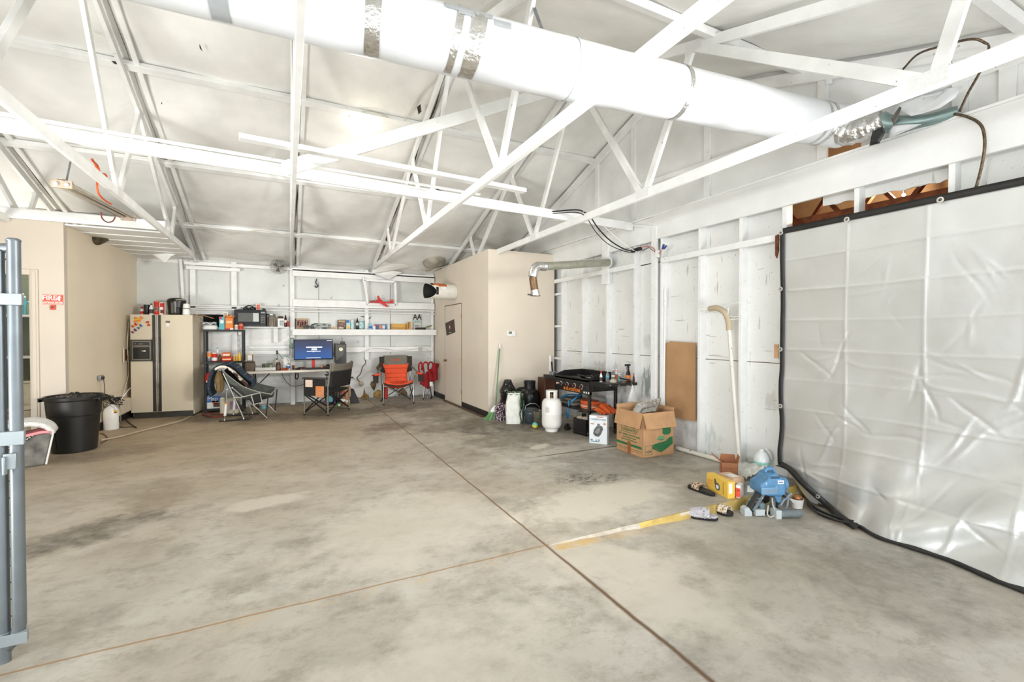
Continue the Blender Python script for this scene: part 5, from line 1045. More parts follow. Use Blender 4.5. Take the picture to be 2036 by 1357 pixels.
# outlet
b, w, h = pbox(548, 696.5, 553.5, 705.5, YR-.13, .02); T = thing('duplex_outlet', 'white duplex outlet with plugs on the rear wall above the brown jar', 'outlet', (b.x, YR-.125, b.z)); MB().box(-w/2, w/2, 0, .02, 0, h).build('plate', WHITEPL, T, bevel=.003)
for z in (.27, .72): MB().box(-w*.3, w*.3, -.025, .0, h*z-.017, h*z+.017).build('plug', BLACK, T, bevel=.004)
MB().tube([(0, -.02, h*.2), (.01, -.02, -.08), (-.005, -.03, -.14)], .004, 5).tube([(0, -.02, h*.6), (.06, -.03, -.02), (.13, -.05, -.13)], .004, 5).build('cord', BLACK, T)
# ================================================================= small shelf with microwave
Ys = YR-.40; zsh = wy(520, 650, Ys).z; sx0, sx1 = wy(466, 650, Ys).x, wy(575, 650, Ys).x
T = thing('wall_shelf', 'short white wall shelf carrying the microwave', 'shelf', ((sx0+sx1)/2, YR, zsh)); w = sx1-sx0
MB().box(-w/2, w/2, -.40, -.01, -.018, 0).build('board', WHITEW, T, bevel=.003)
for px, hh in ((478, .14), (548, .30)):
    x = wy(px, 660, YR-.2).x-(sx0+sx1)/2; MB().box(x-.04, x+.04, -.16, -.03, -.018-hh, -.018).build('bracket', WHITEW, T, bevel=.003)
def sh(x0, y0, x1, y1, Y): 
    b, w, h = pbox(x0, y0, x1, y1, Y, 0); b.z = zsh+.001; return b, w, h
b, w, h = sh(465.5, 616.5, 529, 648, Ys+.02); 
T = thing('microwave', 'black microwave oven on the short wall shelf', 'microwave', (b.x, Ys+.02, zsh+.006)); h = wy(500, 617, Ys+.02).z-zsh
MB().box(-w/2, w/2, 0, .34, .012, h).build('case', BLACK, T, bevel=.005); MB().box(-w/2+.004, w/2-.19*w, -.012, 0, .03, h-.004).build('door', M8('glossy_black_door', 24, 24, 25, .15), T, bevel=.003)
MB().box(-w*.38, w*.26, -.0135, -.012, h*.28, h*.80).build('window', M8('grey_microwave_window', 92, 92, 86, .25), T); MB().box(w*.09, w*.27, -.0150, -.0135, h*.29, h*.80).build('sticker', M8('pale_sticker', 200, 204, 202, .4), T)
mb = MB()
for i in range(3):
    for j in range(5): mb.box(w*(.335+.045*i), w*(.36+.045*i), -.0015, 0, h*(.22+.10*j), h*(.26+.10*j))
mb.box(w*.335, w*.47, -.0015, 0, h*.80, h*.88); mb.build('keypad', M8('keypad_grey', 170, 172, 170, .5), T); MB().box(-w/2+.01, w/2-.01, -.004, 0, .012, .03).build('lower_trim', M8('trim_dark_grey', 60, 60, 60, .3), T)
for sx in (-1, 1): MB().cyl((sx*(w/2-.05), .05, 0), (sx*(w/2-.05), .05, .014), .012).cyl((sx*(w/2-.05), .29, 0), (sx*(w/2-.05), .29, .014), .012).build('foot', RUBBER, T)
mwt = zsh+.006+h
b = wy(496, 617, Ys+.15); T = thing('headphones', 'black over-ear headset lying on top of the microwave', 'headphones', (b.x, b.y, mwt)); MB().lathe([(.05, 0), (.055, .03), (.035, .05)], (-.06, 0, 0), n=16).lathe([(.055, 0), (.06, .035), (.04, .06)], (.055, .02, 0), n=16).build('ear_cup', BLACK, T); MB().tube([(-.1+.2*i/10, .01, .03+.06*sin(pi*i/10)) for i in range(11)], .011, 8).build('headband', BLACK, T)
b, w, h = pbox(505.5, 604, 517, 617.5, Ys+.15, 0); b.z = mwt+.001; carton('tea_box', 'small white and red box on top of the microwave', 'box', b+Vector((.01, .04, 0)), w*.8, .05, .13, .2, PAPERW, [(.1, .1, .9, .9, M8('salmon_print', 220, 110, 84, .5))])
b, w, h = pbox(521, 614, 528, 618, Ys+.1, 0); b.z = mwt; T = thing('small_black_gadget', 'little black gadget at the right edge of the microwave top', 'gadget', tuple(b)); MB().box(-w/2, w/2, 0, .05, 0, .03).build('body', BLACK, T, bevel=.006); MB().cyl((0, .02, .03), (0, .02, .04), .012).build('knob', BLACK, T)
b, w, h = sh(529.5, 619, 548, 648, Ys+.12); T = vessel('bread_jar', 'large glass jar of bread slices beside the microwave', 'jar', b+Vector((0, .02, 0)), w/2, .235, P_CAN, GLASSY, (1.03, .12, mat('brushed_lid', c8(170, 168, 158), .3, .8)), n=26)
for k in range(4): MB().box(-.07+.036*k, -.045+.036*k, -.055, .05, .012, .20).build('bread_slice', M8('bread_crust', 206, 170, 134, .9, var=.15), T, bevel=.012)
b, w, h = sh(552, 630, 564.5, 648, Ys+.08); carton('white_gadget_box', 'white gadget box with a grey picture on the short wall shelf', 'box', b, w, .08, .17, .05, PAPERW, [(.3, .15, .95, .75, M8('grey_picture', 160, 162, 160)), (.45, .25, .8, .6, M8('pale_picture', 206, 208, 204))])
b, w, h = sh(553, 622, 563, 632, Ys+.20); carton('dark_lump', 'dark brown crumpled bag on the short wall shelf behind the white box', 'bag', b, w*1.1, .05, .22, .3, M8('dark_maroon_bag', 66, 36, 34, .5), bevel=.03)
def sodas(b, w, lab, h=.26):
    T = vessel('soda_bottle', lab, 'bottle', b, w/2, h, [(.85, 0), (1, .05), (.92, .3), (1, .5), (.8, .66), (.38, .86), (.34, .92)], COLA, (.4, .06, R_RED), (.34, .56, M8('clear_top_label', 226, 220, 210, .4))); return T
b, w, h = sh(565, 625, 570.5, 648, Ys+.08); sodas(b, w*1.1, 'cola bottle with a red cap on the short wall shelf', .25)
b, w, h = sh(570.5, 637, 575, 648, Ys+.04); vessel('red_cup', 'red plastic cup at the right end of the short wall shelf', 'cup', b, w/2, .115, P_CUP, R_RED)
# ================================================================= long shelf with fascia
Yf = YR-.30; fx0, fx1 = wy(581, 660, Yf).x, 3.12; zf1, zf0 = wy(700, 655.2, Yf).z, wy(700, 667, Yf).z
T = thing('wall_shelf', 'long white wall shelf with a deep front board above the monitor', 'shelf', ((fx0+fx1)/2, YR, zf0)); w = fx1-fx0; H_ = zf1-zf0
MB().box(-w/2, w/2, -.30, -.27, 0, H_).build('front_board', WHITEW, T, bevel=.004); MB().box(-w/2, w/2, -.27, -.01, H_-.03, H_-.004).build('board', WHITEW, T)
zL = zf1+.001
def ls(x0, y0, x1, y1=654, Y=Yf+.12):
    b, w, h = pbox(x0, y0, x1, y1, Y, 0); hh = wy((x0+x1)/2, y0, Y).z-zL; b.z = zL; return b, w, hh
MAT_ = M8('green_cutting_mat', 70, 122, 96, .6); b, w, h = ls(587, 653, 660, 655, Yf+.10); tag(MB().box(b.x-w/2, b.x+w/2, b.y-.09, b.y+.1, zL, zL+.008).build('green_mat', MAT_, bevel=.002), 'thin green mat lying on the left end of the long shelf', 'mat')
b, w, h = ls(587, 633.5, 613, Y=Yf+.12); b.z += .009; carton('photo_collage', 'framed collage of small figures at the left end of the long shelf', 'picture', b, w, .03, h-.01, .0, M8('tan_frame', 190, 160, 120), [(0, 0, .08, 1, M8('dark_navy', 40, 40, 60)), (.12, .12, .97, .86, R_PIC), (.2, .3, .26, .7, R_ORG), (.36, .2, .42, .6, PAPERW), (.5, .3, .58, .7, M8('salmon_print', 0, 0, 0)), (.66, .2, .71, .6, PAPERW), (.78, .35, .85, .7, R_RED)])
b, w, h = ls(618, 641, 659, Y=Yf+.11); T = thing('toy_camper', 'toy camouflage trailer truck standing on the green mat', 'toy vehicle', (b.x, b.y, zL+.009)); CAM = mat('black_white_camouflage', c8(166, 170, 162), .4, var=.1, scale=6, spots=1.0, spotcol=c8(48, 52, 48), spotscale=11, stretch=(1, 1, 2.5))
mb = MB().prism([(-w/2, .025), (-w/2-.0, .06), (-w*.42, .10), (-w*.3, .118), (w*.2, .118), (w*.47, .112), (w/2, .10), (w/2, .03)], -.045, .045, 'y'); mb.build('body', CAM, T, bevel=.006)
for x in (-.42, -.3, .12, .2, .28): MB().cyl((w*x, -.05, .018), (w*x, .05, .018), .017, n=14).build('wheel', RUBBER, T)
for x in (.12, .2, .28, -.42, -.3): MB().cyl((w*x, -.052, .018), (w*x, -.05, .018), .008, n=10).build('hub', PAPERW, T)
b, w, h = ls(605, 645, 619, Y=Yf+.09); T = thing('toy_pickup', 'black toy pickup truck coupled to the camouflage trailer', 'toy vehicle', (b.x, b.y-.005, zL+.009)); MB().prism([(-w/2, .02), (-w/2, .045), (-w*.2, .05), (-w*.1, .075), (w*.2, .075), (w*.28, .045), (w/2, .045), (w/2, .02)], -.035, .035, 'y').build('body', BLACK, T, bevel=.004)
for x in (-.3, .3): MB().cyl((w*x, -.04, .016), (w*x, .04, .016), .016, n=14).build('wheel', RUBBER, T); MB().cyl((w*x, -.042, .016), (w*x, -.04, .016), .008, n=10).build('hub', PAPERW, T)
for k in range(3):
    b, w, h = ls(658.5+4.3*k, 648, 662.5+4.3*k, Y=Yf+.08); vessel('candle_cup', ('left', 'middle', 'right')[k]+'most of three tiny cream cups on the long shelf', 'cup', b, w/2, .055, P_CUP, M8('cream_peach', 226, 196, 160))
b, w, h = ls(672, 636.5, 688); carton('board_game_box', 'brown picture game box standing on the long shelf', 'box', b, w, .06, h, 0, R_BRN, [(.08, .25, .92, .75, R_PIC), (.1, .8, .9, .93, M8('tan_title', 206, 180, 130)), (.06, .08, .7, .2, PAPERW)])
b, w, h = ls(688.5, 637, 696.5, Y=Yf+.10); carton('booklet', 'blue and yellow snack packet beside the brown game box', 'packet', b, w, .04, h, .08, R_LND, [(.1, .05, .9, .35, R_YEL), (.0, .7, .8, 1, R_BLU)])
b, w, h = ls(697, 636, 705); vessel('wipes_canister', 'white and blue wipes canister on the long shelf', 'canister', b, w/2, h*.9, P_CAN, M8('pale_blue_white', 214, 226, 232), (.95, .08, WHITEPL), (.15, .7, R_LND))
b, w, h = ls(708, 632, 713.5); sodas(b, w*1.05, 'cola bottle standing on the long shelf', h)
b, w, h = ls(714, 637.5, 724.5); vessel('wipes_tub', 'green and blue cleaning tub left of the wall stud on the long shelf', 'tub', b, w/2, h*.92, P_CAN, M8('teal_green_tub', 120, 170, 160), (.97, .06, WHITEPL), (.12, .9, R_LND))
b, w, h = ls(733.5, 641, 739.5, Y=Yf+.08); vessel('water_bottle', 'small blue water bottle right of the wall stud on the long shelf', 'bottle', b, w/2, h, P_BOT, M8('pale_blue_bottle', 150, 200, 226, .15), (.4, .08, WHITEPL), (.15, .45, R_BLU))
b, w, h = ls(741, 648, 747.5); vessel('white_mug', 'plain white mug on the long shelf', 'mug', b, w/2, h, P_CAN, WHITEPL)
b, w, h = ls(747.5, 645.5, 769); carton('cookie_box', 'low blue box with orange panel lying on the long shelf', 'box', b, w, .08, h, 0, R_BLU, [(.35, .1, .6, .9, R_ORG), (.65, .15, .9, .85, M8('pale_disc', 220, 226, 226)), (.0, .6, .2, .95, R_RED)])
b, w, h = ls(770.5, 642, 776.5); vessel('clear_bottle', 'clear spray bottle beside the low blue box', 'bottle', b, w/2, h, P_JUG, M8('clear_pale_bottle', 206, 220, 222, .15), (.3, .12, WHITEPL))
b, w, h = ls(779.5, 644, 812); carton('level_case', 'long amber-yellow case lying on the long shelf', 'case', b, w, .07, h, 0, M8('amber_yellow_plastic', 214, 158, 44, .35), [(.0, 0, .03, 1, R_BRN), (.05, .3, .95, .36, M8('dark_amber', 170, 110, 30)), (.45, .12, .5, .2, R_BRN), (.55, .12, .6, .2, R_BRN), (.65, .12, .7, .2, R_BRN)], bevel=.008)
b, w, h = ls(811.5, 640, 817.5, Y=Yf+.06); carton('yellow_block', 'upright yellow block at the right end of the amber case', 'block', b, w, .05, h, 0, M8('amber_orange_plastic', 220, 150, 50, .4), [(.1, .1, .4, .9, R_BRN)], bevel=.005)
b, w, h = ls(824, 625, 838.5, Y=Yf+.17); T = carton('cleaning_pads_pack', 'tall clear AA battery pack leaning on the long shelf', 'battery pack', b, w, .02, h, 0, M8('clear_grey_pack', 206, 206, 198, .3), [(.1, .45, .9, .6, M8('pale_teal_label', 160, 186, 186)), (.15, .2, .8, .3, M8('grey_label', 0, 0, 0))])
text('lettering', 'AA', .20, T, (0, -.0125, h*.82), (pi/2, 0, 0), BLACK, .001, sx=.72, bold=.006)
b, w, h = ls(829, 649.5, 849, Y=Yf+.07); T = thing('scrub_brush', 'black scrub brush with an olive handle at the right end of the long shelf', 'brush', tuple(b)); MB().box(-w/2, w/2, -.025, .025, .012, .05).build('bristle_block', M8('dark_olive_bristle', 58, 56, 44, .8), T, bevel=.004); MB().box(-w/2, w/2, -.02, .02, .0, .012).build('bristles', M8('black_bristle', 36, 34, 30, .9), T)
MB().tube([(w*.42, 0, .035), (w*.75, 0, .075), (w*1.15, 0, .10)], [.008, .018, .012], 8).build('handle', M8('olive_handle', 130, 124, 66, .4), T)
# bat stickers
def sticker(name, lab, cat, pts_, Y, m):
    vs = [wy(x, y, Y) for x, y in pts_]; mb = MB(); n = len(vs); mb.add(vs+[v+Vector((0, .003, 0)) for v in vs], [tuple(range(n)), tuple(range(2*n-1, n-1, -1))]+[(i, n+i, n+(i+1) % n, (i+1) % n) for i in range(n)]); return tag(mb.build(name, m, smooth=0), lab, cat)
sticker('bat_decoration', 'small black paper bat stuck left of the wall stud above the long shelf', 'wall decoration', [(716, 629), (719, 631), (721, 630), (724, 633), (723, 631), (725, 630), (725, 629), (722, 629.5), (721, 628), (719, 629.5)], YR-.02, BLACK)
sticker('bat_decoration', 'small black paper bat stuck right of the wall stud above the long shelf', 'wall decoration', [(733, 635), (735, 631), (736, 632), (739, 628.5), (737, 632.5), (736, 633), (735, 635)], YR-.02, BLACK)
# small window frame with glider
Yw = YR-.175; P4 = [wy(x, y, Yw) for x, y in ((724, 557), (785, 561), (786.5, 607), (731, 605))]
T = thing('wooden_frame', 'empty white wooden frame hanging on the rear wall with the red glider', 'frame', tuple(sum(P4, Vector())/4))
for a, b in zip(P4, P4[1:]+P4[:1]): MB().beam(a, b, .05, .06, (0, 1, 0)).build('rail', WHITEW, T, world=True, bevel=.003)
p = wy(722.5, 557, Yw); MB().cyl(p+Vector((0, -.02, -.06)), p+Vector((0, -.02, .06)), .018).build('bracket', WHITEW, T, world=True)
Yg = Yw-.06; RED = M8('red_foam', 214, 44, 36, .5)
T = thing('toy_glider', 'red foam toy glider plane hanging inside the white frame', 'toy plane', tuple(wy(760, 600, Yg)))
def flat(ptl, m, name, th=.02, Y=Yg, out=0.):
    vs = [wy(x, y, Y) for x, y in ptl]; n = len(vs); c = sum(vs, Vector())/n; mb = MB()
    mb.add([v+Vector((0, -th/2, 0)) for v in vs]+[v+Vector((0, th/2, 0)) for v in vs], [tuple(range(n)), tuple(range(2*n-1, n-1, -1))]+[(i, n+i, n+(i+1) % n, (i+1) % n) for i in range(n)]); return mb.build(name, m, T, world=True, bevel=.003)
flat([(733, 601), (738, 598), (757, 598.5), (768, 601), (775, 600.5), (782, 603.5), (775, 603.5), (757, 602.5), (745, 602.5), (737, 602)], RED, 'fuselage', .045)
flat([(757, 599), (762, 600), (772, 609), (773, 611), (768, 610.5), (758, 604.5), (750, 600)], RED, 'wing', .02, Yg-.05); flat([(755, 601), (746, 599.5), (751, 596), (750, 589), (753, 588), (756, 594), (761, 599)], RED, 'wing', .02, Yg+.045)
flat([(774, 601), (776, 597.5), (781, 594.5), (782, 603), (776, 603)], RED, 'tail_fin', .012); flat([(736, 599.2), (741, 597.8), (757*.5+.5*743, 598.2), (744, 600.2), (737, 600.5)], BLACK, 'canopy', .048)
# hook and fan
cord('wire_hook', 'small dark wire hook with cords hanging on the upper rear wall', [wy(630, 555, YR-.05), wy(628, 563, YR-.05), wy(632, 568, YR-.05), wy(629, 572, YR-.05), wy(626, 568, YR-.05)], .010, BLACK, 'hook')
T = thing('clip_fan', 'tangled grey wire fan cage mounted high on the rear wall post', 'fan', tuple(wy(554, 531, YR-.25)))
for k in range(7):
    rr2 = .035+.018*k; c = T.location; MB().tube([c+Vector((rr2*cos(a*2*pi/20)*1.1, -.05*(1-(k/7)**2)+.004*nz(a, k), rr2*sin(a*2*pi/20))) for a in range(20)], .004, 5, closed=True).build('cage_ring', M8('dusty_grey_wire', 132, 128, 118, .5, metal=.3), T, world=True)
for k in range(8):
    a = k*pi/4+.2; c = T.location; MB().tube([c+Vector((0, -.05, 0)), c+Vector((.09*cos(a), -.035, .085*sin(a))), c+Vector((.16*cos(a), 0, .145*sin(a)))], .0035, 5).build('cage_spoke', M8('dusty_grey_wire', 0, 0, 0), T, world=True)
for k in range(3): a = k*2.1; c = T.location; MB().add([c+Vector((0, 0, 0)), c+Vector((.11*cos(a), .02, .10*sin(a))), c+Vector((.11*cos(a+.7), 0, .10*sin(a+.7)))], [(0, 1, 2)]).build('blade', M8('dark_fan_blade', 86, 84, 78, .4), T, world=True, solid=.006)
MB().cyl(T.location+Vector((.0, .01, 0)), T.location+Vector((.0, .09, 0)), .04, n=16).cyl(T.location+Vector((.0, .06, 0)), T.location+Vector((.14, .06, .02)), .014).build('motor', WHITEPL, T, world=True)
# junction box and thin wiring lower right of rear wall
b, w, h = pbox(832.5, 691, 838.5, 700.5, YR-.14, .03); T = thing('junction_box', 'small grey junction box on the low board by the folded red chair', 'junction box', (b.x, YR-.115, b.z)); MB().box(-w/2, w/2, -.03, .005, 0, h).build('box', M8('pale_grey_box', 190, 190, 180, .4), T, bevel=.004); MB().cyl((0, -.033, h/2), (0, -.03, h/2), .006).build('screw', GALV, T)
WIRE = M8('white_flat_cable', 214, 210, 198, .5)
cord('white_wire', 'white wire drooping along the low board behind the red camp chair', [wy(700, 703, YR-.14), wy(720, 700, YR-.14), wy(745, 693, YR-.14), wy(790, 697, YR-.14), wy(832, 694, YR-.14)], .005, WIRE)
cord('white_wire', 'white wire running from the junction box to the office corner', [wy(838, 692, YR-.14), wy(848, 696, YR-.14), wy(859, 700, YR-.14)], .004, WIRE)
# ================================================================= computer tower
b, w, h = pbox(666.5, 684.5, 688.5, 718, 10.12, 0)
T = thing('computer_tower', 'black angular computer tower with a glowing ring fan beside the monitor', 'computer', (b.x, 10.10, zd)); hh = wy(678, 684.5, 10.1).z-zd
tag(T, T['label'], 'computer'); MB().box(-w/2, w/2, 0, .30, 0.001, hh).build('case', M8('dark_graphite_case', 58, 56, 50, .4, metal=.3), T, bevel=.004)
MB().prism([(-w*.46, hh*.30), (w*.2, hh*.52), (w*.44, hh*.97), (-w*.46, hh*.97)], -.012, .0, 'y').build('front_plate', M8('charcoal_plate', 76, 74, 66, .4), T); MB().prism([(-w*.46, hh*.28), (w*.2, hh*.5), (w*.46, hh*.9), (w*.46, .01), (-w*.46, .01)], -.008, .0, 'y').build('front_plate', BLACK, T)
fz = hh-(694.5-684.5)/33*hh*1.0; fz = wy(678, 695, 10.1).z-zd
fan = MB().lathe([(.022, 0), (.034, 0), (.034, .006), (.022, .006)], ax='y', c=(0.02*0, -.02, fz), n=28, caps=False).build('fan_ring', mat('glowing_ring', c8(150, 220, 190), .3, var=.4, scale=14, col2=c8(235, 150, 90), emit=1.6), T); MB().lathe([(.001, 0), (.012, 0), (.012, .006)], ax='y', c=(0, -.022, fz), n=16, caps=False).build('fan_hub', mat('glow_hub', c8(220, 210, 120), .4, emit=.8), T)
b, w2, _ = pbox(677, 680, 686, 685, 10.2, 0); T = thing('wifi_router', 'small black wireless receiver with an antenna on top of the computer tower', 'router', (b.x, 10.2, zd+hh+.001)); MB().box(-w2/2, w2/2, -.03, .03, 0, .05).build('body', BLACK, T, bevel=.005); MB().tube([(-.01, 0, .05), (-.018, 0, .14)], .005, 6).build('antenna', BLACK, T)
# ================================================================= black and grey folding director chair
c0 = Vector((.655, 9.16, 0)); T = thing('camp_chair', 'black folding arm chair with a grey headrest facing the table', 'camp chair', tuple(c0), atan2(-.30, .40)); LX, LY = .235, .35
FRM = mat('grey_chair_tube', c8(138, 134, 124), .35, .6, var=.1); AZ = .66; 
for s in (-1, 1):
    y = s*LY
    MB().tube([(-LX, y, AZ), (-LX, y, .02)], .012, 10).build('leg', FRM, T); MB().tube([(LX, y, .02), (LX, y, .55), (LX+.06, y*.97, .95)], .013, 10).build('leg', FRM, T)
    MB().tube([(-LX, y, .03), (LX, y, .03)], .009, 8).build('foot_rail', M8('brown_grey_rail', 110, 92, 78, .4, metal=.4), T)
    MB().box(-LX-.03, LX+.0, y-.035, y+.035, AZ, AZ+.03).build('armrest', M8('dark_grey_armrest', 70, 66, 60, .6), T, bevel=.012)
    for sx in (-1, 1): MB().lathe([(.017, 0), (.017, .03)], (sx*LX, y, 0), n=10).build('foot', RUBBER, T)
    MB().beam((-LX, y, .05), (LX, y, .38), .008, .022).build('cross_brace', DARKM, T); MB().beam((LX, y, .05), (-LX, y, .38), .008, .022).build('cross_brace', DARKM, T)
for sx in (-1, 1): MB().beam((sx*LX, -LY, .06), (sx*LX, LY, .40), .008, .022).build('cross_brace', DARKM, T); MB().beam((sx*LX, LY, .06), (sx*LX, -LY, .40), .008, .022).build('cross_brace', DARKM, T)
MB().grid(lambda u, v: Vector((-LX+2*LX*u, -LY+2*LY*v, .44-.03*sin(pi*v)-.01*u)), 8, 10).build('seat', M8('black_chair_fabric', 34, 33, 32, .85), T, solid=.02)
MB().grid(lambda u, v: Vector((LX+.02+.035*u*1.2+.05*sin(pi*v)*(.6+.4*u), -LY*.97+2*LY*.97*v, .50+.30*u)), 10, 12).build('backrest', M8('black_chair_fabric', 0, 0, 0), T, solid=.025, smooth=60)
MB().grid(lambda u, v: Vector((LX+.055+.03*u+.045*sin(pi*v), -LY*.98+2*LY*.98*v, .80+.15*u-.03*sin(pi*v)*u)), 6, 12).build('headrest', M8('taupe_grey_fabric', 118, 112, 100, .8), T, solid=.035, smooth=60)
MB().tube([(LX+.06, -LY, .97), (LX+.10, -LY*.5, .91), (LX+.12, 0, .90), (LX+.10, LY*.5, .93), (LX+.07, LY, .97)], .008, 6).build('headrest_piping', M8('pale_grey_piping', 0, 0, 0), T)
op = MB().box(-LX+.01, LX-.03, -LY-.03, -LY-.015, .36, AZ).build('side_organizer', M8('black_chair_fabric', 0, 0, 0), T, bevel=.004)
MB().box(-LX+.05, -LX+.19, -LY-.045, -LY-.03, .52, .65).build('pocket_papers', M8('white_orange_wrappers', 226, 206, 190, .5, spots=.5, spotcol=c8(220, 120, 60), spotscale=40), op, bevel=.004)
MB().box(LX-.21, LX-.05, -LY-.06, -LY-.03, .34, .54).build('snack_packet', M8('orange_snack_packet', 214, 140, 92, .35, spots=.6, spotcol=c8(150, 130, 120), spotscale=30), op, bevel=.01); MB().box(LX-.20, LX-.09, -LY-.064, -LY-.058, .50, .53).build('packet_flap', R_ORG, op)
MB().tube([(LX+.02+.055*cos(a*pi/6), LY+.06+.055*sin(a*pi/6), .60) for a in range(12)], .006, 6, closed=True).build('cup_ring', GALV, T); MB().box(LX-.1, LX+.07, LY+.02, LY+.05, .62, .64).build('side_tray_hinge', BLACK, T)
# things below the table
b = wz(661, 806); carton('speaker_box', 'black box with purple and teal lights under the folding table', 'speaker', Vector((b.x-.03, b.y+.16, 0)), .20, .18, .25, 0, BLACK, [(.0, .05, .12, .4, R_PUR), (.85, .05, 1, .4, R_PUR), (.35, .25, .7, .75, R_TEAL)], bevel=.02)
b = wz(680, 808); vessel('snack_tin', 'tall red and white printed tin standing under the table end', 'tin', Vector((b.x+.02, b.y+.12, 0)), .065, .27, P_CAN, R_PIC, (.95, .05, R_RED), (.3, .5, PAPERW))
carton('small_carton', 'brown carton standing on the floor behind the red printed tin', 'carton', Vector((b.x+.12, b.y+.36, 0)), .16, .14, .36, .1, KRAFT, [(.1, .1, .9, .2, PAPERW)])
b = wz(700, 806); T = thing('laptop_sleeve', 'black flat bag leaning near the rear wall beside the camp chair', 'bag', (b.x+.02, b.y+.25, 0), .0); MB().add([(-.02, -.05, 0), (.16, -.05, 0), (.05, .05, .30), (-.06, .05, .30), (-.02, -.01, 0), (.16, -.01, 0), (.05, .09, .30), (-.06, .09, .30)], [(0,1,2,3),(4,7,6,5),(0,4,5,1),(1,5,6,2),(2,6,7,3),(3,7,4,0)]).build('bag', BLACK, T, bevel=.008); MB().box(-.04, .03, .0, .07, .30, .312).build('carry_handle', BLACK, T, bevel=.004)
carton('green_pouch', 'tiny green pouch on the floor before the red printed tin', 'pouch', wz(674, 811)+Vector((0, .05, 0)), .07, .05, .09, .3, R_GRN, [(.2, .3, .8, .7, PAPERW)], bevel=.015)
# ================================================================= exposed insulation and cracks low on the rear wall
FBG = mat('yellow_fibreglass', c8(176, 146, 84), .95, var=.35, scale=12, bump=1., bscale=30, col2=c8(120, 96, 56)); BRNI = mat('brown_fibreglass', c8(132, 114, 82), .95, var=.35, scale=14, bump=1., bscale=30, col2=c8(90, 76, 54))
def tear(ptl, m, lab, k=0):
    vs = [wy(x, y, YR-.012) for x, y in ptl]; n = len(vs); c = sum(vs, Vector())/n; mb = MB()
    mb.add(vs+[v.lerp(c, .4)+Vector((0, -.04-.02*nz(i*2, k), 0)) for i, v in enumerate(vs)]+[c+Vector((0, -.06, 0))], [(i, (i+1) % n, n+(i+1) % n, n+i) for i in range(n)]+[(n+i, n+(i+1) % n, 2*n) for i in range(n)])
    return tag(mb.build('exposed_insulation', m, smooth=60), lab, 'insulation')
tear([(724, 772), (727, 783), (733, 787), (735, 796), (728, 798), (718, 795), (715, 793), (722, 785)], FBG, 'yellow insulation bulging from the wall base left of the red camp chair')
tear([(738, 759), (746, 757), (748, 765), (744, 778), (740, 773), (736, 765)], BRNI, 'brown insulation patch behind the left arm of the red camp chair')
tear([(742, 782), (752, 775), (760, 778), (765, 790), (758, 795), (742, 793)], FBG, 'yellow insulation patch low behind the left front leg of the red camp chair')
tear([(748, 731), (754, 722.5), (761, 729), (757, 738), (750, 737)], BRNI, 'square pale brown insulation patch beside the red camp chair back')
tear([(792, 776), (802, 771), (809, 780), (811, 789), (803, 793), (792, 788)], BRNI, 'brown insulation patch seen under the seat of the red camp chair')
tear([(702, 789), (712, 790), (718, 793), (712, 797), (702, 797)], FBG, 'low strip of yellow insulation right of the black bag')
tear([(713, 760), (720, 758), (724, 764), (719, 769), (714, 767)], M8('pale_torn_lining', 206, 190, 164, .9), 'pale round tear in the white sheeting left of the red camp chair')
cord('wall_crack', 'brown crack zigzagging down the white sheeting left of the red camp chair', [wy(724, 712, YR-.012), wy(727, 722, YR-.012), wy(721, 730, YR-.012), wy(717, 743, YR-.012), wy(710, 752, YR-.012), wy(715, 760, YR-.012)], .011, M8('crack_brown', 140, 118, 90, .9), 'crack')
# ================================================================= red camp chair
RC = M8('vermilion_padded_fabric', 232, 84, 44, .7, var=.08, bump=.3, bscale=60); GC = M8('taupe_grey_chair_fabric', 116, 112, 102, .8); DG = M8('dark_grey_chair_fabric', 52, 50, 46, .85); WINE = M8('wine_red_fabric', 150, 36, 30, .8)
c0 = Vector((2.10, 9.82, 0)); T = thing('camp_chair', 'orange-red and grey padded camp chair facing the camera by the rear wall', 'camp chair', tuple(c0), -.10)
hw, dF, dB = .31, -.26, .20
def cg(name, fn, nu, nv, m, th=.03, par=None): return MB().grid(fn, nu, nv).build(name, m, par or T, solid=th, smooth=60)
def wd(t): return .235+.07*abs(1-2*t)**1.5*0+.04*t
seat = cg('seat', lambda u, v: Vector(((-1+2*v)*(.29-.03*u), dF+.40*u, .46-.05*sin(pi*v)-.10*u-.02*sin(pi*u)+.03*abs(2*v-1)**3)), 10, 12, RC, .045)
def back(u, v): # u 0..1 from seat up
    x = (-1+2*v)*(.255-.04*sin(pi*min(1, u))+.03*u); return Vector((x, .14+.16*u+.03*(1-(2*v-1)**2), .37+.45*u+.008*sin(u*20)))
cg('backrest', back, 16, 12, RC, .045)
for k in range(4): MB().tube([back(.12+.22*k, v/8)+Vector((0, -.026, 0)) for v in range(9)], .005, 6).build('quilt_seam', M8('dark_vermilion_seam', 170, 60, 34, .8), T)
cg('headrest', lambda u, v: Vector(((-1+2*v)*(.245+.015*u), .295+.035*u+.02*(1-(2*v-1)**2), .80+.20*u-.03*(1-(2*v-1)**2)*(1-u))), 6, 10, GC, .04)
text('embroidery', 'OZARK', .055, T, (0, .262, .905), (pi/2-.15, 0, 0), RC, .001, sx=1.1)
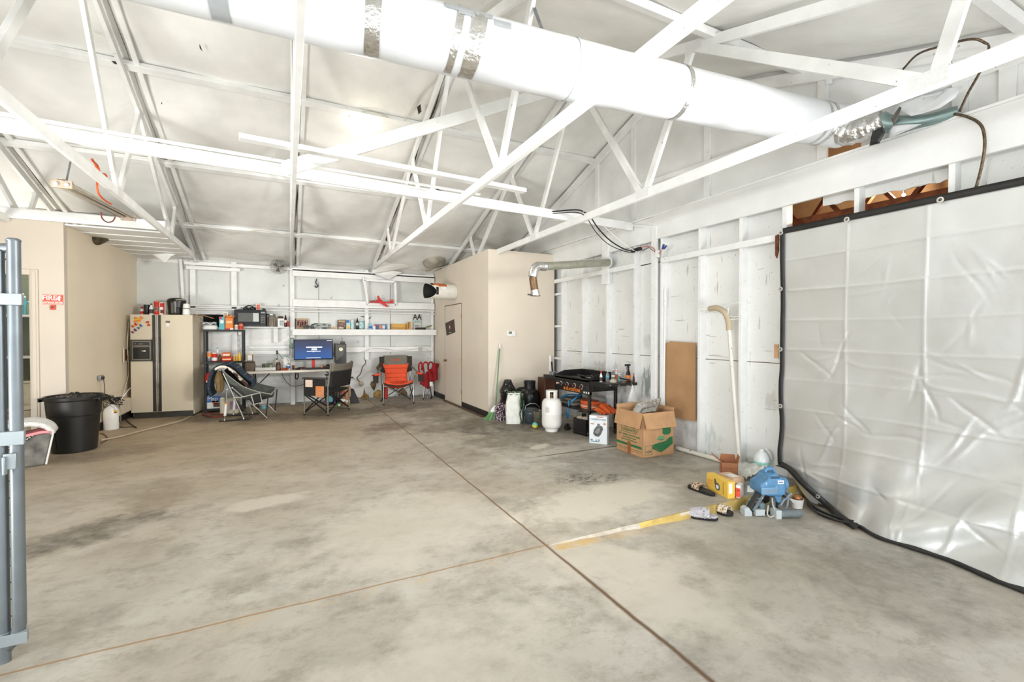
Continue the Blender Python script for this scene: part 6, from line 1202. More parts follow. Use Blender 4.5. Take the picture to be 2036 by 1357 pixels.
for s in (-1, 1):
    cg('back_wing', lambda u, v: Vector((s*(.245+.10*v), .29-.05*v+.03*u, .62+.36*u+.05*v*(1-u))), 8, 5, DG, .025)
    MB().grid(lambda u, v: Vector((s*(.31+.10*u+.05*v), .18-.38*u+.0*v, .77-.13*u-.04*v)), 10, 4).build('arm_fabric', GC, T, solid=.02)
    MB().grid(lambda u, v: Vector((s*(.36+.02*u+.10*v), -.20-.12*u, .645-.01*v)), 4, 4).build('armrest', RC, T, solid=.03)
    MB().lathe([(.05, 0), (.055, .14), (.058, .15)], (s*.46, -.24, .46), n=14).build('cup_holder', DG, T); MB().box(s*.40, s*.54, -.31, -.18, .612, .632).build('cup_rim', WINE, T, bevel=.006)
    MB().tube([(s*hw, dF, .02), (s*hw, dF, .40), (s*.34, dF+.05, .60)], .012, 8).build('leg', STEEL, T); MB().tube([(s*(hw-.02), dB+.10, .02), (s*(hw-.0), dB+.10, .5), (s*.32, .31, .92)], .012, 8).build('leg', STEEL, T)
    MB().tube([(s*hw, dF, .03), (s*(hw-.02), dB+.10, .38)], .010, 8).build('cross_brace', DARKM, T); MB().tube([(s*hw, dF, .38), (s*(hw-.02), dB+.10, .03)], .010, 8).build('cross_brace', DARKM, T)
    MB().tube([(s*hw, dF-.01, .03), (-s*(hw-.05), dF-.01, .40)], .010, 8).build('cross_brace', STEEL, T); MB().tube([(s*hw, dB+.1, .03), (-s*(hw-.05), dB+.1, .40)], .010, 8).build('cross_brace', DARKM, T)
    for y in (dF, dB+.10): MB().lathe([(.018, 0), (.018, .03)], (s*hw, y, 0), n=10).build('foot', RUBBER, T)
MB().box(-.30, -.22, -.24, -.1, .12, .36).build('side_pouch', WINE, T, bevel=.02)
MB().tube(spline([(-.29, dF-.01, .44), (-.15, dF-.03, .405), (0, dF-.035, .39), (.15, dF-.03, .405), (.29, dF-.01, .44)], 5), .014, 8).build('front_edge', DG, T)
# folded red chair
T = thing('folded_camp_chair', 'folded dark red camp chair leaning upright in the corner by the office wall', 'camp chair', (2.84, 10.12, 0))
FR = M8('crimson_canvas', 160, 28, 34, .8, var=.15)
for k, (x, y) in enumerate(((-.12, -.1), (-.06, .05), (.06, -.08), (.12, .06))): MB().tube([(x, y, .01), (x*.5, y*.5, .45), (x*1.2, y, .72)], .011, 8).build('leg', STEEL, T); MB().lathe([(.016, 0), (.016, .03)], (x, y, 0), n=8).build('foot', RUBBER, T)
for k in range(4): x = -.1+.065*k; MB().tube([(x, -.12, .03), (.05-x, -.1, .42)], .007, 6).build('brace', STEEL, T)
def fold(name, pl4, th=.05, m=FR):
    mb = MB(); A_, B_, C__, D_ = [Vector(p) for p in pl4]; mb.grid(lambda u, v: A_.lerp(B_, u).lerp(D_.lerp(C__, u), v)+Vector((0, .03*sin(u*7+v*3), 0)), 8, 8); mb.build(name, m, T, solid=th, smooth=60)
fold('canvas_panel', [(-.20, -.16, .36), (-.02, -.18, .24), (.02, -.15, .60), (-.10, -.12, .58)]); fold('canvas_panel', [(.07, -.14, .36), (.20, -.1, .45), (.24, -.08, .80), (.10, -.12, .82)]); fold('canvas_panel', [(-.05, -.1, .45), (.10, -.13, .42), (.08, -.1, .70), (-.02, -.08, .62)], .08)
for x0, x1 in ((-.22, -.16), (-.12, -.02), (.0, .10)): MB().tube(spline([(x0, -.13, .62), (x0-.01, -.13, .78), (x0+.04, -.12, .84), (x1, -.12, .80), (x1+.01, -.1, .66)], 5), .018, 8).build('strap_loop', FR, T)
MB().box(.0, .07, -.195, -.19, .30, .40).build('care_tag', PAPERW, T)
# ================================================================= poster and duct stub on the office wall
a_, b_, c_, d_ = [wx(x, y, XO-.006) for x, y in ((885.5, 643), (903, 635), (905.5, 661), (888, 668))]
T = thing('door_poster', 'tilted dark brown poster with a red and white emblem on the beige door', 'poster', tuple((a_+b_+c_+d_)/4))
q = MB(); q.add([a_, b_, c_, d_]+[v+Vector((-.003, 0, 0)) for v in (a_, b_, c_, d_)], [(0,1,2,3),(7,6,5,4),(0,4,5,1),(1,5,6,2),(2,6,7,3),(3,7,4,0)]); q.build('sheet', M8('dark_brown_poster', 72, 60, 52, .6), T, world=True, smooth=0)
cen = (a_+b_+c_+d_)/4
def dot(dy, dz, ry, rz, m, name): MB().lathe([(1, 0), (1, .003)], ax='x', c=(0, 0, 0), n=18).xf(Matrix.Translation(cen+Vector((-.0075, dy, dz))) @ Matrix.Diagonal((1, ry, rz, 1))).build(name, m, T, world=True)
dot(0, .03, .055, .085, M8('poster_red', 150, 50, 44, .6), 'emblem_ring'); 
MB().lathe([(1, 0), (1, .003)], ax='x', c=(0, 0, 0), n=18).xf(Matrix.Translation(cen+Vector((-.0095, .0, .03))) @ Matrix.Diagonal((1, .035, .06, 1))).build('emblem_disc', M8('poster_brown_in', 96, 66, 56, .6), T, world=True)
MB().lathe([(1, 0), (1, .003)], ax='x', c=(0, 0, 0), n=14).xf(Matrix.Translation(cen+Vector((-.0115, .01, .01))) @ Matrix.Diagonal((1, .022, .035, 1))).build('emblem_figure', PAPERW, T, world=True); MB().box(cen.x-.0085, cen.x-.004, cen.y-.05, cen.y+.05, cen.z-.115, cen.z-.10).build('caption_strip', M8('poster_pale_text', 196, 180, 170, .6), T, world=True)
Yst = 9.05; zc = wx(906, 581, XO).z
T = thing('duct_stub', 'short white round duct stub with torn orange labels sticking out of the beige office wall', 'air duct', (XO-.3, Yst, zc)); L = .80; r = .155
end = wy(845, 582, Yst).x-XO; 
def cutx(a): return end+.20*max(0, cos(a))**1.0*(1-.35*max(0, sin(a)))     # torn slanted mouth, a=0 faces the camera side
def sleeve(rr, name, m, th, x1=0.):
    MB().grid(lambda u, v: Vector((.3+cutx(2*pi*u)+(x1-cutx(2*pi*u))*v, -rr*cos(2*pi*u)*(1+.03*exp(-((v-.6)/.02)**2)), rr*sin(2*pi*u)*(1+.03*exp(-((v-.6)/.02)**2)))), 48, 30, cu=True).build(name, m, T, solid=th, smooth=60)
sleeve(r, 'sleeve', M8('white_duct_sleeve', 228, 224, 214, .4), .006); sleeve(r*.955, 'dark_lining', M8('duct_lining_black', 34, 36, 32, .8), .004)
def patch(a0, a1, x0, x1, m, name, rr=r*1.035):
    MB().grid(lambda u, v: Vector((.3+x0+(x1-x0)*u, -rr*cos(a0+(a1-a0)*v), rr*sin(a0+(a1-a0)*v))), 6, 10).build(name, m, T, solid=.003)
patch(.75, 1.6, end+.10, end+.24, R_ORG, 'orange_label'); patch(.5, .75, end+.15, end+.25, PAPERW, 'white_label'); patch(.6, 1.7, end+.22, end+.42, M8('dark_orange_label', 200, 104, 44, .5), 'orange_label'); patch(.2, .6, end+.30, end+.42, PAPERW, 'white_label'); patch(-.5, 1.2, end+.19, end+.24, BLACK, 'black_strap'); patch(.8, 1.3, end+.09, end+.15, BLACK, 'black_mark', r*1.06)
# warm loops of thin cable along the far ceiling
cw = M8('cream_ceiling_wire', 206, 200, 184, .5)
lw = lambda x, y, d=.06: (lambda p: p)(_lin(x, y, d))
def _lin(x, y, d):
    r_ = _ray(x, y); t = (RZ+SL*RY-CAMH-d)/(r_.z+SL*r_.y); return Vector((0, 0, CAMH))+r_*t
cord('ceiling_wire', 'thin cream wire sagging across the liner above the refrigerator', [_lin(x, y, .12) for x, y in ((345, 441), (385, 444), (420, 458), (452, 468), (480, 464), (520, 459), (560, 466), (577, 468))], .006, cw)
cord('ceiling_wire', 'thin cream wire sagging from the centre truss toward the rear wall', [_lin(x, y, .12) for x, y in ((590, 468), (620, 470), (650, 482), (690, 490), (740, 500), (762, 508))], .006, cw)
cord('ceiling_wire', 'cream wire drooping over the rear wall beside the small white frame', [wy(783, 509, YR-.3), wy(800, 512, YR-.3), wy(820, 530, YR-.3), wy(845, 541, YR-.3), wy(870, 535, YR-.8), wy(895, 527, YR-1.2)], .006, cw)
cord('ceiling_wire', 'thin cream wire running low along the rear eave above the refrigerator', [_lin(x, y, .05) for x, y in ((388, 499), (440, 501), (500, 506), (560, 512), (578, 514))], .005, cw)
cord('ceiling_wire', 'cream wire bundle at the ceiling lamp climbing towards the big duct', [_lin(x, y, .05) for x, y in ((693, 232), (725, 222), (760, 228), (795, 244), (812, 228), (835, 190), (870, 150))], .007, cw)
# lamp on the ceiling
p = _lin(712, 236, .02); T = thing('ceiling_flood_lamp', 'small glowing clear lamp fixed to the roof purlin in the centre', 'ceiling light', tuple(p))
MB().box(-.08, .08, -.06, .06, -.035, .02).build('mounting_plate', WHITEPL, T, bevel=.005); MB().lathe([(.085, -.035), (.095, -.08), (.09, -.15), (.06, -.19), (.001, -.2)], n=24, caps=False).build('ribbed_globe', mat('lit_prismatic_glass', (1, .96, .88), .2, emit=5.), T, smooth=50)
for k in range(12): a = k*pi/6; MB().tube([(.092*cos(a), .092*sin(a), -.04), (.10*cos(a), .10*sin(a), -.09), (.09*cos(a), .09*sin(a), -.15)], .004, 5).build('globe_rib', GLASSY, T)
# sagging liner bag by the office corner
SAG = mat('sagging_grey_liner', c8(178, 172, 156), .55, var=.2, scale=4, bump=.6, bscale=12)
T = ceil
def quad(name, c4, m, amp=.05, th=.01, nn=14):
    A_, B_, C__, D_ = c4; MB().grid(lambda u, v: A_.lerp(B_, u).lerp(D_.lerp(C__, u), v)+Vector((amp*.4*nz(u*5, v*7), -abs(amp*1.6*sin(pi*u)*sin(pi*v))+amp*.3*nz(u*12, v*9), -amp*1.2*sin(pi*u)*sin(pi*v))), nn, nn).build('sagging_liner', m, T, world=True, solid=th, smooth=60)
quad('fold', [wy(737, 545, 10.30), wy(850, 528, 10.3), wy(845, 490, 10.0), wy(752, 500, 10.1)], LINER, .05); quad('fold', [wy(737, 542, 10.33), wy(772, 557, 10.38), wy(800, 542, 10.34), wy(756, 532, 10.3)], LINER, .02)
quad('bag', [wy(846, 540, 10.0), wy(884, 528, 9.9), wy(885, 492, 9.7), wy(836, 492, 9.8)], SAG, .10)
# ================================================================= helpers for floor items
def box3(name, label, cat, L, N_, R_, z, h, m, decals=(), fixd=None, **k):
    l, n, r = wz(*L, z), wz(*N_, z), wz(*R_, z); ex = (n-l); w = ex.length; ex.normalize(); ey = Vector((-ex.y, ex.x, 0)); d = fixd or abs((r-n).dot(ey))
    c = (l+n)/2+ey*d/2; return carton(name, label, cat, c, w, d, h, atan2(ex.y, ex.x), m, decals, **k)
def loc(T, x, y, z=0): return T.location+Matrix.Rotation(T.rotation_euler[2], 3, 'Z') @ Vector((x, y, z))
OFFX = XO
# ---- thermostat
X0, X1, Z0, Z1 = bby(1008.5, 658, 1024, 669.5, YO)
T = thing('thermostat', 'small white thermostat on the beige office front wall', 'thermostat', ((X0+X1)/2, YO, Z0)); w = X1-X0; h = Z1-Z0
MB().box(-w/2, w/2, -.025, 0, 0, h).build('housing', WHITEPL, T, bevel=.005); MB().box(-w*.38, w*.02, -.027, -.025, h*.45, h*.85).build('display', M8('grey_green_display', 120, 128, 116, .3), T)
for i in range(3): MB().box(w*.1+.012*i, w*.1+.012*i+.007, -.027, -.025, h*.2, h*.27).build('button', M8('grey_label', 0, 0, 0), T)
# ---- flue pipe
T = thing('flue_pipe', 'galvanised flue pipe with foil elbow and rusty end sticking out of the right wall', 'flue pipe', (4.42, 5.6, 2.5))
A, B = Vector((4.44, 5.62, 2.575)), Vector((3.17, 5.46, 2.41)); MB().tube([A, B], .057, 24).build('straight_pipe', M8('dull_galvanised_pipe', 176, 176, 160, .4, metal=.55, var=.12), T, world=True)
C1 = Vector((3.02, 5.44, 2.33)); D1, E1, G1 = Vector((3.0, 5.44, 2.25)), Vector((3.03, 5.44, 2.08)), Vector((3.045, 5.44, 2.0))
el = spline([B+Vector((.05, 0, .005)), B, Vector((3.07, 5.45, 2.40)), C1, D1], 4); mb = MB().tube(el, [.062+.004*(i % 2) for i in range(len(el))], 20); mb.build('foil_elbow', FOIL, T, world=True)
MB().tube([D1, E1], .053, 20).build('rusty_section', M8('brown_rusted_pipe', 134, 104, 74, .5, metal=.4, var=.3, scale=30), T, world=True); MB().tube([E1, G1], [.058, .062], 20).build('foil_collar', FOIL, T, world=True); MB().lathe([(.07, 0), (.07, .006), (.05, .006)], tuple(G1-Vector((0, 0, .006))), n=20).box(G1.x-.12, G1.x-.06, G1.y-.01, G1.y+.01, G1.z, G1.z+.02).build('end_flange', M8('dark_soot_metal', 80, 70, 60, .5, metal=.5), T, world=True)
MB().lathe([(.075, 0), (.075, .008)], ax='x', c=(0, 0, 0), n=22).xf(Matrix.Translation(A+Vector((-.005, 0, 0)))).build('wall_collar', WHITEW, T, world=True)
# ---- broom
bh = Vector((3.20, 7.12, 0)); T = thing('broom', 'green-handled broom leaning against the office corner', 'broom', tuple(bh))
top = wy(994, 684, 7.27)-bh; MB().tube([(0, 0, .20), top*.93+Vector((0, 0, .01))], .0115, 10).build('handle', M8('green_metal_handle', 92, 138, 96, .35), T); MB().tube([top*.93, top], .013, 10).build('handle_tip', WHITEPL, T)
MB().prism([(-.10, .13), (-.085, .18), (-.02, .24), (.02, .24), (.085, .18), (.10, .13)], -.018, .018, 'y').build('broom_head', WHITEPL, T, bevel=.008)
rr_ = random.Random(5); mbs = [MB(), MB()]
for i in range(90):
    u = i/89; x0 = -.095+.19*u; x1 = -.24+.42*u; y = rr_.uniform(-.015, .015); k = 0 if u < .45 else 1
    mbs[k].tube([(x0, y*.6, .14), ((x0+x1)/2, y, .07), (x1, y*1.6, .002)], .003, 4, caps=False)
mbs[0].build('bristles', M8('green_bristles', 120, 170, 110, .7), T, lab='green bristles'); mbs[1].build('bristles', M8('grey_green_bristles', 150, 160, 150, .7), T, lab='grey bristles')
# ---- bags
def sack(name, lab, base, w, d, h, m, k, top=None, seam=None, rz=0, lean=0., amp=1.):
    T = thing(name, lab, 'bag', tuple(base), rz)
    def f(u, v):
        a = 2*pi*u; sq = 1/max(abs(cos(a))**1.0, abs(sin(a))**1.0)**.55; pin = 1-.55*max(0, v-.72)/.28 if top is None else 1-.2*v*v
        bul = 1+.10*sin(pi*v)+amp*(.055*nz(cos(a)*2.5+k, v*7+sin(a)*2)+.03*nz(sin(a)*6, v*16+k+cos(a)*5))
        return Vector((w/2*cos(a)*sq*pin*bul+lean*v, d/2*sin(a)*sq*(pin if top is None else (1-.65*v))*bul, h*v))
    mb = MB().grid(f, 40, 22, cu=True); mb.add([(0, 0, .001)], []); mb.lathe([(w*.4, .002), (.001, .001)], n=20, sy=d/w, caps=False).lathe([(w*.25, h*.97), (.001, h*.965)], n=16, c=(lean, 0, 0), sy=d/w*.5, caps=False)
    mb.build('bag', m, T, smooth=30); return T
b = wz(1000, 836); FILMB = mat('black_shiny_film', c8(34, 33, 30), .2, var=.4, scale=18, bump=.8, bscale=18, spots=.3, spotcol=c8(190, 186, 170), spotscale=22)
sack('trash_bag', 'shiny black trash bag slumped between the broom and the white sack', Vector((3.42, 7.09, 0)), .25, .18, .68, FILMB, 1, amp=2.6)
sack('sequin_bag', 'purple shiny bag standing in front of the black trash bag', wz(999, 838)+Vector((.03, .10, 0)), .19, .14, .30, mat('purple_foil_bag', c8(96, 62, 84), .25, .3, var=.4, scale=22, spots=.9, spotcol=c8(220, 206, 214), spotscale=45, bump=.8, bscale=40), 3, amp=1.8)
T = sack('feed_sack', 'white woven sack with green foil edges standing open on the floor', wz(1022, 845)+Vector((.06, .12, 0)), .27, .18, .50, mat('white_woven_sack', c8(226, 226, 218), .5, var=.08, scale=12, bump=.5, bscale=20), 5, top=1, rz=-.5)
GF = mat('green_foil_print', c8(74, 106, 70), .3, .3, var=.4, scale=22, spots=.7, spotcol=c8(214, 226, 206), spotscale=40, bump=.6)
mb = MB(); mb.grid(lambda u, v: Vector((.10+.055*v+.012*nz(u*8, v*5), -.10+.09*v*1.4, .01+.48*u)), 16, 4); mb.build('side_print', GF, T, solid=.01); MB().grid(lambda u, v: Vector((-.12+.24*u, -.035+.07*v+.008*nz(u*9, v*4), .48+.045*v+.012*nz(u*11, 2))), 16, 4).build('top_fold', GF, T, solid=.008)
# ---- black gas cylinder and things round it
b = Vector((3.77, 6.94, 0)); BG = mat('gloss_black_enamel', c8(24, 25, 26), .28, var=.1)
T = thing('gas_cylinder', 'glossy black round gas cylinder with a ring collar behind the teal box', 'gas cylinder', tuple(b)); r = .168
MB().lathe([(.10, 0), (.12, .02), (r, .08), (r, .36), (r*.97, .42), (r*.82, .49), (r*.5, .53), (.001, .54)], n=32, caps=False).build('body', BG, T, smooth=60)
MB().lathe([(.10, .49), (.098, .60), (.106, .655), (.10, .66), (.09, .60), (.09, .49)], n=28, caps=False).build('collar', BLACK, T); MB().lathe([(.09, .60), (.088, .615), (.001, .62)], n=20, caps=False).build('valve_cap', BLACK, T)
T = thing('round_cooker_lid', 'black domed lid leaning on the office wall behind the gas cylinder', 'lid', (3.78, 7.19, 0)); mb = MB().lathe([(.22, 0), (.25, .02), (.2, .06), (.12, .085), (.001, .09)], n=32, caps=False); mb.xf(Matrix.Translation((0, .04, .27)) @ Matrix.Rotation(pi/2-.15, 4, 'X')); mb.build('dome', BLACK, T, smooth=60); mb = MB().tube([(-.05, 0, .09), (-.04, 0, .12), (.04, 0, .12), (.05, 0, .09)], .009, 8); mb.xf(Matrix.Translation((0, .04, .27)) @ Matrix.Rotation(pi/2-.15, 4, 'X')); mb.build('handle', BLACK, T)
b = wz(1052, 838); carton('detergent_box', 'pale teal box standing in front of the black gas cylinder', 'box', b+Vector((.02, .16, 0)), .18, .07, .33, -.35, R_TEAL, [(.1, .5, .9, .9, M8('pale_teal', 190, 220, 220)), (.05, .05, .35, .3, PAPERW)])
b = wz(1062, 845); T = thing('slow_cooker', 'dark blue-grey slow cooker with a hoop handle on the floor', 'cooker', (b.x+.03, b.y+.13, 0), -.3); SL_ = M8('blue_grey_enamel', 66, 74, 80, .3)
MB().lathe([(.09, 0), (.115, .03), (.125, .14), (.135, .19), (.13, .2)], n=28).build('body', SL_, T, smooth=50); MB().lathe([(.137, .2), (.14, .21), (.10, .25), (.05, .265), (.001, .27)], n=28, caps=False).build('lid', SL_, T, smooth=60)
MB().lathe([(.02, .265), (.028, .285), (.001, .29)], n=14, caps=False).build('lid_knob', BLACK, T); MB().tube([(-.125, -.03, .21), (-.11, -.05, .30), (-.04, -.06, .335), (.05, -.06, .33), (.11, -.05, .28), (.13, -.03, .21)], .007, 8).build('hoop_handle', GALV, T)
MB().box(-.165, -.12, -.03, .03, .13, .155).box(.12, .165, -.03, .03, .13, .155).build('side_handle', BLACK, T, bevel=.006)
b = wz(1075, 851); T = vessel('stock_pot', 'tall brushed steel pot between the slow cooker and the white propane tank', 'pot', b+Vector((.02, .10, 0)), .085, .25, [(.9, 0), (.96, .02), (1, .96), (1.05, 1), (.97, .99), (.9, .05)], mat('warm_brushed_steel', c8(176, 170, 156), .25, .9)); 
b = wz(1065, 853); T = thing('toy_ball', 'small teal and yellow ball on the floor before the slow cooker', 'ball', (b.x, b.y+.02, .05)); MB().lathe([(max(.0005, .048*sin(pi*i/16)), -.048*cos(pi*i/16)) for i in range(9, 17)], n=20, caps=False).build('top_half', M8('teal_ball', 110, 190, 180, .5), T, smooth=60); MB().lathe([(max(.0005, .048*sin(pi*i/16)), -.048*cos(pi*i/16)) for i in range(0, 10)], n=20, caps=False).build('lower_half', M8('lime_yellow_ball', 214, 206, 70, .5), T, smooth=60)
b = wz(1046, 838); sack('small_sack', 'little crumpled white packet beside the foot of the white sack', b+Vector((.02, .02, 0)), .08, .06, .09, PAPERW, 9)
# ---- propane tank
b = wz(1100.5, 861.5); T = thing('propane_tank', 'white propane tank with a cut-out collar standing before the griddle', 'propane tank', (b.x+.05, b.y+.135, 0), -.55); r = .150
PT = mat('white_tank_enamel', c8(236, 234, 228), .3, var=.03, bump=.05)
MB().lathe([(r*.62, 0), (r*.66, .02), (r*.66, .05)], n=32).build('foot_ring', PT, T); MB().lathe([(r*.55, .035), (r*.82, .055), (r*.97, .09), (r, .13), (r, .262), (r*1.012, .268), (r*1.012, .276), (r, .282), (r, .40), (r*.96, .445), (r*.8, .485), (r*.5, .505), (.001, .51)], n=40, caps=False).build('body', PT, T, smooth=40)
col = MB()
for a0, a1 in ((5.05, 6.9), (7.25, 8.2), (8.7, 10.68)):
    col.grid(lambda u, v: Vector((r*.56*cos(a0+(a1-a0)*u), r*.56*sin(a0+(a1-a0)*u), .49+.125*v)), 16, 2)
col.build('collar', PT, T, solid=.006); MB().lathe([(r*.56-.004, .60), (r*.56+.005, .602), (r*.56+.005, .62), (r*.56-.004, .622)], n=36).build('collar_rim', PT, T)
MB().cyl((0, 0, .50), (0, 0, .57), .018).cyl((-.05, 0, .55), (.03, 0, .55), .014).build('valve', mat('aged_brass', (0,0,0)), T); MB().lathe([(.03, .57), (.034, .59), (.03, .6)], n=12).build('valve_knob', BLACK, T); MB().grid(lambda u, v: Vector(((r+.0015)*cos(4.0+.5*u), (r+.0015)*sin(4.0+.5*u), .30+.08*v)), 6, 2).build('ribbed_label', M8('faint_grey_print', 206, 206, 200, .4), T)
# ================================================================= flat-top griddle
GX0, GX1 = 3.85, 4.36; GY0, GY1 = 5.31, 6.24; GT = .80
GR = mat('black_griddle_paint', c8(38, 37, 35), .38, var=.25, scale=9, bump=.1)
T = thing('flat_top_griddle', 'black outdoor flat-top griddle with four knobs and orange lettering', 'griddle', ((GX0+GX1)/2, (GY0+GY1)/2, 0)); Gl = T
MB().add([(GX0-.0, GY0, .595), (GX0, GY1, .595), (GX0+.05, GY1, .595), (GX0+.05, GY0, .595), (GX0-.02, GY0, GT-.02), (GX0-.02, GY1, GT-.02), (GX0+.05, GY1, GT), (GX0+.05, GY0, GT)], [(0,3,2,1),(4,5,6,7),(0,1,5,4),(1,2,6,5),(2,3,7,6),(3,0,4,7)]).build('control_panel', GR, T, world=True, bevel=.004)
MB().box(GX0+.05, GX1, GY0, GY1, .64, GT-.02).build('body', GR, T, world=True, bevel=.004)
MB().box(GX0-.01, GX1+.01, GY0+.02, GY1-.02, GT-.02, GT+.005).build('cooktop', mat('seasoned_steel', c8(66, 60, 52), .3, .6, var=.3, scale=10), T, world=True)
q = MB(); t_ = .006; q.box(GX0-.01, GX0-.01+t_, GY0+.02, GY1-.02, GT-.02, GT+.03).box(GX1+.004, GX1+.01, GY0+.02, GY1-.02, GT, GT+.10)
for y in (GY0+.02, GY1-.026): q.add([(GX0-.01, y, GT-.02), (GX1+.01, y, GT-.02), (GX1+.01, y, GT+.10), (GX0+.16, y, GT+.09), (GX0-.01, y, GT+.03), (GX0-.01, y+t_, GT-.02), (GX1+.01, y+t_, GT-.02), (GX1+.01, y+t_, GT+.10), (GX0+.16, y+t_, GT+.09), (GX0-.01, y+t_, GT+.03)], [(0,1,2,3,4),(9,8,7,6,5),(0,5,6,1),(1,6,7,2),(2,7,8,3),(3,8,9,4),(4,9,5,0)])
q.build('splash_rim', GR, T, world=True)
for (y0, y1, nm) in ((GY0-.40, GY0-.01, 'near'), (GY1+.01, GY1+.36, 'far')):
    MB().box(GX0, GX1+.02, y0, y1, GT-.045, GT-.005).box(GX0-.003, GX0+.0, y0, y1, GT-.06, GT-.0).build('side_shelf', GR, T, world=True, bevel=.006)
for x in (GX0+.02, GX1-.02):
    for y in (GY0+.02, GY1-.02): MB().box(x-.02, x+.02, y-.02, y+.02, .07, .64).build('leg', GR, T, world=True, bevel=.003); MB().cyl((x, y-.014, .035), (x, y+.014, .035), .035, n=16).build('caster', M8('dark_grey_caster', 70, 68, 64), T, world=True)
MB().box(GX0, GX1, GY0, GY1, .34, .365).build('lower_shelf', GR, T, world=True, bevel=.004)
for x in (1212, 1230, 1247): p = wy(x, 766, GY0-.405); MB().tube([p+Vector((-.012, 0, 0)), p+Vector((-.012, -.02, -.004)), p+Vector((.012, -.02, -.004)), p+Vector((.012, 0, 0))], .004, 6).build('tool_hook', GALV, T, world=True)
for k, (x, y) in enumerate(((1116.8, 758), (1129, 760.3), (1143.6, 763), (1157.6, 766))):
    p = wx(x, y, GX0-.018); p.z = .705
    MB().lathe([(.036, 0), (.036, .012), (.03, .016), (.026, .016)], ax='x', n=26).xf(Matrix.Translation(p) @ Matrix.Scale(-1, 4, (1, 0, 0))).build('knob_bezel', CHROME, T, world=True)
    MB().lathe([(.024, .014), (.022, .04), (.001, .042)], ax='x', n=22, caps=False).xf(Matrix.Translation(p) @ Matrix.Scale(-1, 4, (1, 0, 0))).build('knob', GR, T, world=True)
    MB().lathe([(.014, .036), (.013, .046), (.001, .047)], ax='x', n=14, caps=False).xf(Matrix.Translation(p) @ Matrix.Scale(-1, 4, (1, 0, 0))).build('knob_accent', R_RED, T, world=True)
p = wx(1109, 757, GX0-.02); MB().cyl((GX0-.01, p.y, .70), (GX0-.04, p.y, .70), .014).build('igniter', WHITEPL, T, world=True); MB().box(GX0-.016, GX0-.010, p.y-.03, p.y+.05, .742, .752).build('printed_mark', PAPERW, T, world=True)
pL, pR = wx(1124, 775, GX0-.01), wx(1155, 779, GX0-.01); yc = (pL.y+pR.y)/2
text('brand_lettering', 'BLACKSTONE', .062, T, (GX0-.013-T.location.x, yc-T.location.y-.01, .635), (pi/2, 0, -pi/2), R_ORG, .001, bold=.0015, sx=.95)
MB().box(GX0-.012, GX0-.007, pL.y+.005, pL.y+.045, .615, .655).build('flame_mark', R_ORG, T, world=True)
for k in range(3): p = wx(1161+4.5*k, 783, GX0-.01); MB().box(GX0-.010, GX0-.003, p.y-.012, p.y+.012, .615, .64).build('printed_mark', PAPERW, T, world=True)
# things on the griddle
def gt(px, py, z=GT+.006): return wz(px, py, z)
def gtop(px, X, z=GT+.006): y = wx(px, 740, X).y; return Vector((X, y, z))
p = gtop(1165, 4.05); T = thing('skillet', 'small black skillet lying on the griddle top', 'pan', tuple(p), .2); MB().lathe([(.08, 0), (.10, .03), (.104, .032), (.08, .006), (.001, .005)], n=26, caps=False).build('pan', BLACK, T, solid=.004); MB().tube([(.1, 0, .03), (.2, .01, .05)], .011, 8).build('handle', BLACK, T)
p = gtop(1180, 3.95); T = thing('spatula', 'steel griddle spatula lying at the near end of the griddle top', 'spatula', tuple(p+Vector((0, .06, .0))), .5); MB().box(-.05, .05, -.06, .06, .03, .034).build('blade', STEEL, T); MB().tube([(0, .06, .034), (0, .22, .07)], .011, 8).build('handle', BLACK, T)
def on_sh(px, X=None, Y=None): 
    z = GT-.004
    if X is not None: return Vector((X, wx(px, 755, X).y, z))
    return Vector((wy(px, 755, Y).x, Y, z))
for (px, Y, r_, h_, prof, m, cap, band, nm, lab) in (
    (1195, 5.18, .020, .135, P_BOT, PAPERW, (.5, .25, R_RED), (.1, .5, M8('dark_label', 0, 0, 0)), 'glue_bottle', 'white squeeze bottle with a red nozzle on the griddle side shelf'),
    (1208, 5.14, .024, .16, P_BOT, CLEAR, (.4, .06, WHITEPL), (.4, .56, R_TEAL), 'water_bottle', 'clear water bottle with a blue label on the griddle side shelf'),
    (1219, 5.22, .026, .17, P_BOT, CLEAR, (.4, .06, WHITEPL), (.35, .5, PAPERW), 'water_bottle', 'clear water bottle standing left of the orange-label bottle on the griddle shelf'),
    (1225.5, 5.25, .020, .15, P_CAN, M8('orange_label_bottle', 226, 130, 80, .4), (.8, .1, WHITEPL), (.6, .9, PAPERW), 'seasoning_bottle', 'slim orange and white bottle at the back of the griddle side shelf'),
    (1232, 5.12, .028, .12, P_CUP, CLEAR, None, (.1, .5, R_TEAL), 'plastic_cup', 'clear cup with a teal band on the griddle side shelf'),
    (1260, 4.98, .014, .10, P_BOT, M8('dark_red_bottle', 90, 30, 28, .3), (.6, .25, R_RED), None, 'hot_sauce_bottle', 'tiny red-capped bottle at the far corner of the griddle side shelf')):
    vessel(nm, lab, 'bottle' if 'cup' not in nm else 'cup', on_sh(px, Y=Y), r_, h_, prof, m, cap, band)
b = on_sh(1249, Y=5.04); T = vessel('spray_bottle', 'black trigger spray bottle with orange label on the griddle side shelf', 'spray bottle', b, .042, .20, [(.8, 0), (1, .03), (1, .45), (.75, .66), (.42, .82), (.36, 1)], BLACK, (.42, .16, BLACK), (.06, .46, R_ORG), sy=.6)
MB().box(-.055, .035, -.014, .014, .225, .25).box(-.055, -.045, -.008, .008, .215, .235).build('nozzle', BLACK, T, bevel=.004); MB().tube([(-.015, 0, .225), (-.035, 0, .19), (-.03, 0, .17)], .005, 6).build('trigger', BLACK, T)
